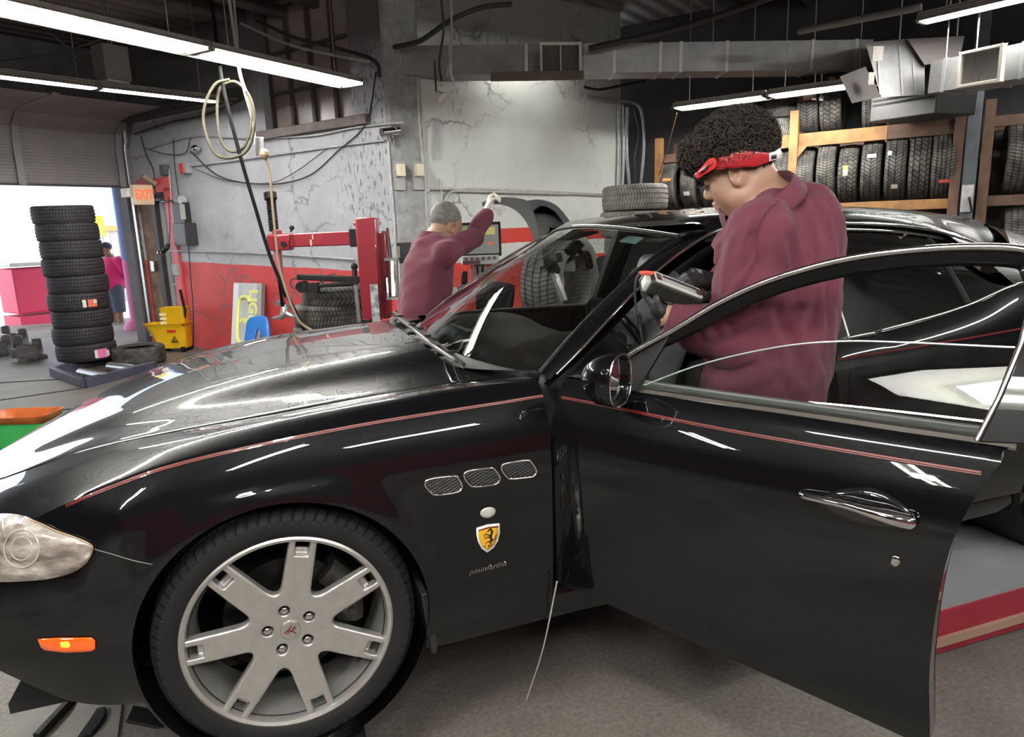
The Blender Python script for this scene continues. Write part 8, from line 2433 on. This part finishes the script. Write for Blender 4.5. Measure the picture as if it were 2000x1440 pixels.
mb = MB(); mb.tube(crom([pl0, pl1, pl2], 14), np.linspace(.0072, .0058, 14), 10); put(mb, 'red_plug', mat('plug_red', (.75, .09, .06), rough=.35), tst, smooth=60)
cab = [PT(1249, 534, DV - .02), PT(1242, 548, DV - .02), PT(1240, 575, DV), PT(1243, 605, DV + .02), PT(1248, 625, DV + .03), PT(1254, 660, DV + .05), PT(1262, 700, DV + .10), PT(1264, 760, DV + .14)]
mb = MB(); mb.tube(crom(cab, 60), .0034, 8); put(mb, 'lead', M_CABLE, tst, smooth=80)
mb = MB(); ja, jb = PT(1246, 614, DV + .025), PT(1250, 634, DV + .032); mb.cyl(ja, jb, .0085, .0085, 10); put(mb, 'lead_joint', M_BLACK, tst)
# near (left) hand under the tester: fingers wrap up its far side, thumb on the near edge
wl = wr_n + cuff_n * .015
pdl = unit(dv((-LN * .20, .012, -.052)) - wl)
fk = []
for i, y0 in enumerate((.030, .010, -.010, -.029)):
    k = (1.0, 1.05, 1.0, .88)[i]; fk.append([(.090, y0, 0), (.090 + .030 * k, y0 * .97, .012), (.090 + .038 * k, y0 * .95, .034), (.090 + .026 * k, y0 * .95, .052)])
hand('glove', wl, pdl, e3 * .9 + e2 * .3, -e1 - FW * .3, fk, [(.018, .034, .006), (.040, .044, .018), (.062, .046, .030)], man, sc=.92)
mb = MB(); mb.lathe([(.0, -.004), (.036, -.004), (.0365, .006), (.034, .012), (.0, .012)], wr_n + cuff_n * .004, cuff_n, 20); mb.build('wrist_skin', M_SKIN, man, smooth=40)
# far (right) hand over the top: index finger laid along the face, the others folded
wf = wr_f + cuff_f * .012
tipf = PT(1306, 531, 1.96); kn_f = PT(1352, 540, 2.03)
pdf = unit(kn_f - wf); 
fk = [[(.088, .030, 0), (.122, .034, .006), (.150, .036, .014), (.166, .036, .022)], [(.090, .010, 0), (.122, .012, .014), (.140, .014, .034), (.136, .014, .050)], [(.088, -.010, 0), (.114, -.010, .016), (.124, -.010, .038), (.112, -.010, .050)], [(.082, -.028, 0), (.102, -.029, .016), (.108, -.028, .036), (.096, -.027, .046)]]
hand('glove', wf, pdf, -e3 + FW * .1, RT * -.2 - FW + UP * .15, fk, [(.020, .036, .008), (.046, .054, .020), (.072, .056, .034), (.090, .050, .044)], man, sc=.95)

# ---- headlamp: a red moulded band round the head
hb_ = []
for i in range(25):
    t = math.pi * i / 24
    hb_.append([h2w(np.array([.0, 0, .035]) + np.array([.130 * math.sin(t) * math.cos(p_), .101 * math.sin(t) * math.sin(p_), .120 * math.cos(t)])) for p_ in np.linspace(0, 2 * math.pi, 49)])
BV_H = bvh_of(hb_)
hlp = thing('headlamp', 'red band headlamp worn over dark curly hair, white buckle at the back', 'headlamp', h2w((0, 0, .035)))
def hpatch(name, poly, m, off, h, thick, n=50):
    o = patch(name, [tuple(p) for p in poly], m, hlp, BV_H, off, h, thick); o.location = -V(h2w((0, 0, .035))); return o
M_HRED = mat('headlamp_red', (.34, .014, .020), rough=.34, coat=.4); M_HRED2 = mat('headlamp_red_bright', (.55, .03, .03), rough=.3, coat=.5)
band = [(1499, 299), (1499, 316), (1478, 324), (1462, 326), (1452, 320), (1444, 311), (1430, 308), (1416, 312), (1404, 320), (1392, 330), (1384, 322), (1398, 311), (1420, 303), (1448, 294), (1470, 296)]
o = hpatch('band', band, M_HRED, .004, 6, .009); b_ = o.modifiers.new('bevel', 'BEVEL'); b_.width = .002; b_.segments = 2; b_.limit_method = 'ANGLE'
hpatch('band_liner', [(1452, 320), (1444, 311), (1430, 308), (1416, 312), (1404, 320), (1392, 330), (1400, 331), (1414, 321), (1430, 315), (1442, 320), (1452, 328)], M_BLACK, .000, 6, .006)
mod_ = crom([(1391, 311), (1400, 310), (1404, 318), (1398, 328), (1382, 338), (1372, 345), (1366, 340), (1374, 328)], 30, closed=True)
o = hpatch('lamp_module', mod_, M_HRED2, .011, 5, .012); b_ = o.modifiers.new('bevel', 'BEVEL'); b_.width = .003; b_.segments = 2; b_.limit_method = 'ANGLE'
hpatch('module_inset', crom([(1391, 315), (1397, 317), (1394, 323), (1382, 332), (1375, 337), (1373, 334), (1380, 325)], 24, closed=True), M_HRED, .0185, 5, .001)
hpatch('module_mark', [(1378, 332), (1390, 321), (1393, 322), (1381, 334)], M_BADGE_K, .0195, 5, .0006)
hpatch('lens', [(1366, 338), (1373, 346), (1380, 342), (1376, 350), (1370, 351), (1360, 343)], M_BLACK, .008, 4, .012)
hpatch('lens_glint', [(1360, 341), (1368, 333), (1370, 335), (1362, 343)], mat('lens_silver', (.6, .6, .6), rough=.2, metal=.8), .010, 4, .004)
hpatch('buckle', [(1499, 300), (1512, 296), (1519, 290), (1522, 300), (1518, 310), (1499, 315)], mat('buckle_white', (.78, .77, .76), rough=.4), .005, 5, .006)
hpatch('buckle_slot', [(1502, 304), (1512, 301), (1511, 309), (1502, 311)], M_BADGE_K, .009, 4, .002)
# strap on round the far side of the head
st = [h2w(np.array([.0, 0, .035]) + np.array([.130 * math.cos(a), .101 * math.sin(a), -.012 - .014 * math.cos(a)])) for a in np.linspace(math.radians(150), math.radians(380), 40)]
mb = MB(); rows = [[p - hz_ * .009, p + hz_ * .009] for p in st]; mb.grid(rows); o = put(mb, 'strap', M_BLACK, hlp); s_ = o.modifiers.new('s', 'SOLIDIFY'); s_.thickness = .004

# ---------------------------------------------------------------- grey-haired mechanic beyond the car
D2 = 4.25
h2f = unit(RT * math.cos(math.radians(38)) + FW * math.sin(math.radians(38))); p2 = math.radians(16)
x2 = h2f * math.cos(p2) - UP * math.sin(p2); z2 = h2f * math.sin(p2) + UP * math.cos(p2); y2 = np.cross(z2, x2); R2_ = np.stack([x2, y2, z2], 1)
O2 = PT(870, 441, D2)
def h2_(P): return (P - O2) @ R2_
nb2 = PT(846, 468, D2)
def head2(P):
    q = h2_(P); return smin(head_sdf(q), d_chain(P, [O2 + R2_ @ np.array([-.03, 0, -.04]), nb2], (.06, .066), .02), .03)
sp2 = [PT(842, 478, D2), PT(836, 510, D2), PT(832, 550, D2), PT(828, 600, D2), PT(828, 660, D2)]
shR, elR, wrR = PT(872, 494, D2 - .14), PT(926, 462, D2 + .02), PT(953, 412, D2 + .08)
shL, elL, wrL = PT(826, 492, D2 + .16), PT(846, 560, D2 + .26), PT(872, 566, D2 + .10)
hip2 = np.array([sp2[-1][0], sp2[-1][1], .72]); 
def core2(P):
    d = d_chain(P, [nb2] + sp2 + [hip2], (.055, .055, .08, .08, .08, .08, .09), .03)
    for s_ in (.09, -.09):
        hp_ = hip2 + y2 * s_; d = smin(d, d_chain(P, [hp_, np.array([hp_[0], hp_[1], .28]), np.array([hp_[0], hp_[1], FLOOR + .08])], (.07, .05, .04), .02), .03)
    d = smin(d, d_chain(P, [shR, elR, wrR], (.05, .04, .03), .02), .02)
    return d
v1, f1 = sdf_mesh(head2, O2 - .22, O2 + .2, .006)
lo2 = np.min([hip2, wrR, elL, sp2[0]], 0) - .25; hi2 = np.max([hip2, wrR, elL, sp2[0]], 0) + .25; lo2[2] = FLOOR
v2, f2 = sdf_mesh(core2, lo2, hi2, .025)
mb = MB(); mb.add(v1, f1); mb.add(v2, f2)
mech = mb.build('person', M_SKIN2, None, smooth=180); tag(mech, 'grey-haired man in a maroon shirt raising the black wheel guard', 'person')
SPZ = np.array(sp2)
def shirt2(P):
    z = P[:, 2]; zz = SPZ[::-1, 2]; cx = np.interp(z, zz, SPZ[::-1, 0]); cy = np.interp(z, zz, SPZ[::-1, 1]); q = np.stack([P[:, 0] - cx, P[:, 1] - cy], 1)
    u = q @ unit(h2f[:2]); v = q @ unit(y2[:2]); a = np.interp(z, zz, [.15, .150, .140, .135, .10]); b_ = np.interp(z, zz, [.20, .19, .195, .195, .14])
    d = (np.sqrt((u / a) ** 2 + (v / b_) ** 2) - 1) * .14
    d = smax(d, z - (SPZ[0, 2] + .03), .05)
    d = smin(d, d_cap(P, nb2 + UP * -.01, shR, .065, .068), .05); d = smin(d, d_cap(P, nb2, shL, .065, .07), .05)
    d = smin(d, d_chain(P, [shR, elR, wrR], (.074, .060, .046), .02), .03); d = smin(d, d_chain(P, [shL, elL, wrL], (.072, .058, .045), .02), .03)
    cu = unit(wrR - elR); d = smax(d, ((P - wrR) @ cu) - .002 - 9 * (np.linalg.norm(P - wrR, axis=1) > .12), .004)
    d += .006 * np.sin(P @ (R2_ @ np.array([16, 30, 9])) + 3 * np.sin(P[:, 2] * 9)) + .003 * wob(P, 46, 1)
    return smax(d, .72 - P[:, 2], .01)
blob('shirt', shirt2, np.maximum(lo2, [-99, -99, .70]), hi2, .012, M_MAROON, mech)
rows = []
for t in np.linspace(0, 2 * math.pi, 30):
    e = x2 * math.cos(t) * .075 + y2 * math.sin(t) * .072; c_ = nb2 + UP * .012; rows.append([c_ + e * .95 - UP * .03, c_ + e + UP * .022, c_ + e * 1.08 + UP * .018, c_ + e * 1.2 - UP * .02])
mb = MB(); mb.grid(rows); mb.build('collar', M_MAROON, mech, smooth=80)
def hair2(P):
    q = h2_(P); d = d_ell(q, (-.012, 0, .050), (.098, .084, .094)) - hair_noise(q, .002)
    d = smax(d, (q[:, 0] - .062), .01); low = -.035 - q[:, 2] + np.where(q[:, 0] > -.03, .05, 0); return smax(d, low, .012)
blob('hair', hair2, O2 - .2, O2 + .2, .007, mat('hair_grey', (.20, .19, .175), rough=.7, noise=.5, nscale=50, bump=.6, bscale=150), mech)
def trou2(P):
    d = d_ell(P, hip2, (.16, .16, .14))
    for s_ in (.09, -.09): hp_ = hip2 + y2 * s_; d = smin(d, d_chain(P, [hp_, np.array([hp_[0], hp_[1], .28]), np.array([hp_[0], hp_[1], FLOOR + .07])], (.10, .075, .065), .02), .03)
    return smax(d, FLOOR + .04 - P[:, 2], .005)
blob('trousers', trou2, [lo2[0], lo2[1], FLOOR], [hi2[0], hi2[1], .9], .022, M_JEANS, mech)
for s_ in (.09, -.09):
    an = hip2 + y2 * s_; an = np.array([an[0], an[1], FLOOR + .06]); mb = MB(); mb.ell(an + h2f * .06 - UP * .01, (.14, .052, .05), frame3(h2f)); mb.build('boot', M_SHOE, mech)
M_LATEX = mat('glove_white', (.66, .60, .52), rough=.5)
gp = PT(957, 398, D2 + .08)
fk = [[(.085, y0, 0), (.105, y0, .020), (.095, y0, .042), (.072, y0, .048)] for y0 in (.028, .010, -.009, -.027)]
hand('glove', wrR, gp - wrR, RT * .7 - FW * .2, UP * .3 - FW, fk, [(.02, .036, .006), (.05, .05, .02), (.075, .04, .034)], mech, M_LATEX, 1.0, .006)
hand('glove', wrL, PT(886, 566, D2 - .02) - wrL, UP * -1 + 0 * RT, RT, [[(.085, y0, 0), (.11, y0, .012), (.125, y0, .03)] for y0 in (.028, .010, -.009, -.027)], [(.02, .036, .006), (.05, .05, .02), (.075, .05, .034)], mech, M_LATEX, 1.0, .007)

# ---------------------------------------------------------------- the man in pink outside
D3 = 12.2
f3 = unit(-RT * .55 - FW * .84); y3 = np.cross(UP, f3); R3 = np.stack([f3, y3, UP], 1)
ft = on_z((238, 660), FLOOR - .28); sc3 = float(np.dot(ft - CAM, FWD)); O3 = PT(207, 488, sc3)
def P3(x, y): return PT(x, y, sc3)
hip3 = P3(222, 562); sh3 = P3(221, 506)
def fn3h(P):
    q = (P - O3) @ R3; return smin(head_sdf(q, 1.1), d_cap(P, O3 - UP * .03, P3(214, 503), .06, .07), .03)
def core3(P):
    d = d_chain(P, [P3(215, 503), sh3 - UP * .1, hip3], (.08, .12, .12), .05)
    for s_ in (.11, -.11):
        a = hip3 + y3 * s_; k = a * [1, 1, 0] + UP * (ft[2] + .50) + f3 * .02; b_ = a * [1, 1, 0] + UP * (ft[2] + .09); d = smin(d, d_chain(P, [a, k, b_], (.09, .062, .045), .02), .03)
    for s_ in (1, -1):
        s0_ = sh3 + y3 * .20 * s_; e0 = sh3 + y3 * .27 * s_ - UP * .30 - f3 * .08; w0 = sh3 + y3 * .10 * s_ - UP * .46 - f3 * .20
        d = smin(d, d_chain(P, [s0_, e0, w0], (.06, .05, .042), .02), .02); d = smin(d, d_ell(P, w0 - UP * .05, (.05, .05, .07)), .03)
    return d
v1, f1 = sdf_mesh(fn3h, O3 - .22, O3 + .2, .010)
c3 = hip3 * [1, 1, 0]; v2, f2 = sdf_mesh(core3, c3 + [-.5, -.5, ft[2]], c3 + [.5, .5, sh3[2] + .25], .02)
mb = MB(); mb.add(v1, f1); mb.add(v2, f2)
m3 = mb.build('person', M_SKIN2, None, smooth=180); tag(m3, 'man in a pink T-shirt and grey shorts standing outside, hands behind his back', 'person')
def tee(P):
    d = d_chain(P, [P3(215, 506), sh3 - UP * .12, hip3 + UP * .10, hip3 - UP * .02], (.11, .185, .195, .175), .06)
    q = (P - hip3) @ R3; d = smin(d, d_ell(P, hip3 + UP * .14 + f3 * .08, (.17, .17, .2)), .06)
    for s_ in (1, -1):
        s0_ = sh3 + y3 * .19 * s_; e0 = sh3 + y3 * .25 * s_ - UP * .22 - f3 * .05; d = smin(d, d_cap(P, s0_, e0, .092, .085), .04)
    return smax(smax(d, hip3[2] - .04 - P[:, 2], .01), P[:, 2] - (sh3[2] + .035), .04)
blob('t_shirt', tee, c3 + [-.5, -.5, hip3[2] - .08], c3 + [.5, .5, sh3[2] + .15], .018, cloth_mat('pink_shirt', (.85, .045, .22), (.70, .03, .17)), m3)
def shorts(P):
    d = d_ell(P, hip3 - UP * .03, (.17, .18, .13))
    for s_ in (.10, -.10): a = hip3 + y3 * s_; d = smin(d, d_cap(P, a, a * [1, 1, 0] + UP * (ft[2] + .48), .125, .105), .04)
    return smax(d, ft[2] + .47 - P[:, 2], .01)
blob('shorts', shorts, c3 + [-.4, -.4, ft[2] + .4], c3 + [.4, .4, hip3[2] + .15], .02, cloth_mat('grey_shorts', (.10, .12, .17), (.07, .085, .12)), m3)
mb = MB(); mb.ell(O3 + UP * .06 - f3 * .008, (.103, .088, .085), R3); mb.box(O3 + f3 * .11 + UP * .045, (.10, .13, .012), R3); mb.build('cap', mat('cap_dark', (.04, .045, .07), rough=.8), m3, smooth=60)
mb = MB(); mb.ell(O3 + f3 * .06 - UP * .085, (.048, .056, .05), R3); mb.build('beard', mat('beard_dark', (.03, .024, .02), rough=.9), m3)
for s_ in (.11, -.11):
    a = hip3 * [1, 1, 0] + y3 * s_ + UP * ft[2]; mb = MB(); mb.ell(a + f3 * .06 + UP * .05, (.15, .055, .06), R3); mb.build('trainer', mat('trainer_white', (.75, .68, .74), rough=.6), m3)
    mb = MB(); mb.cyl(a + UP * .09, a + UP * .20, .05, .055, 12); mb.build('sock', mat('sock_grey', (.3, .3, .33), rough=.9), m3)
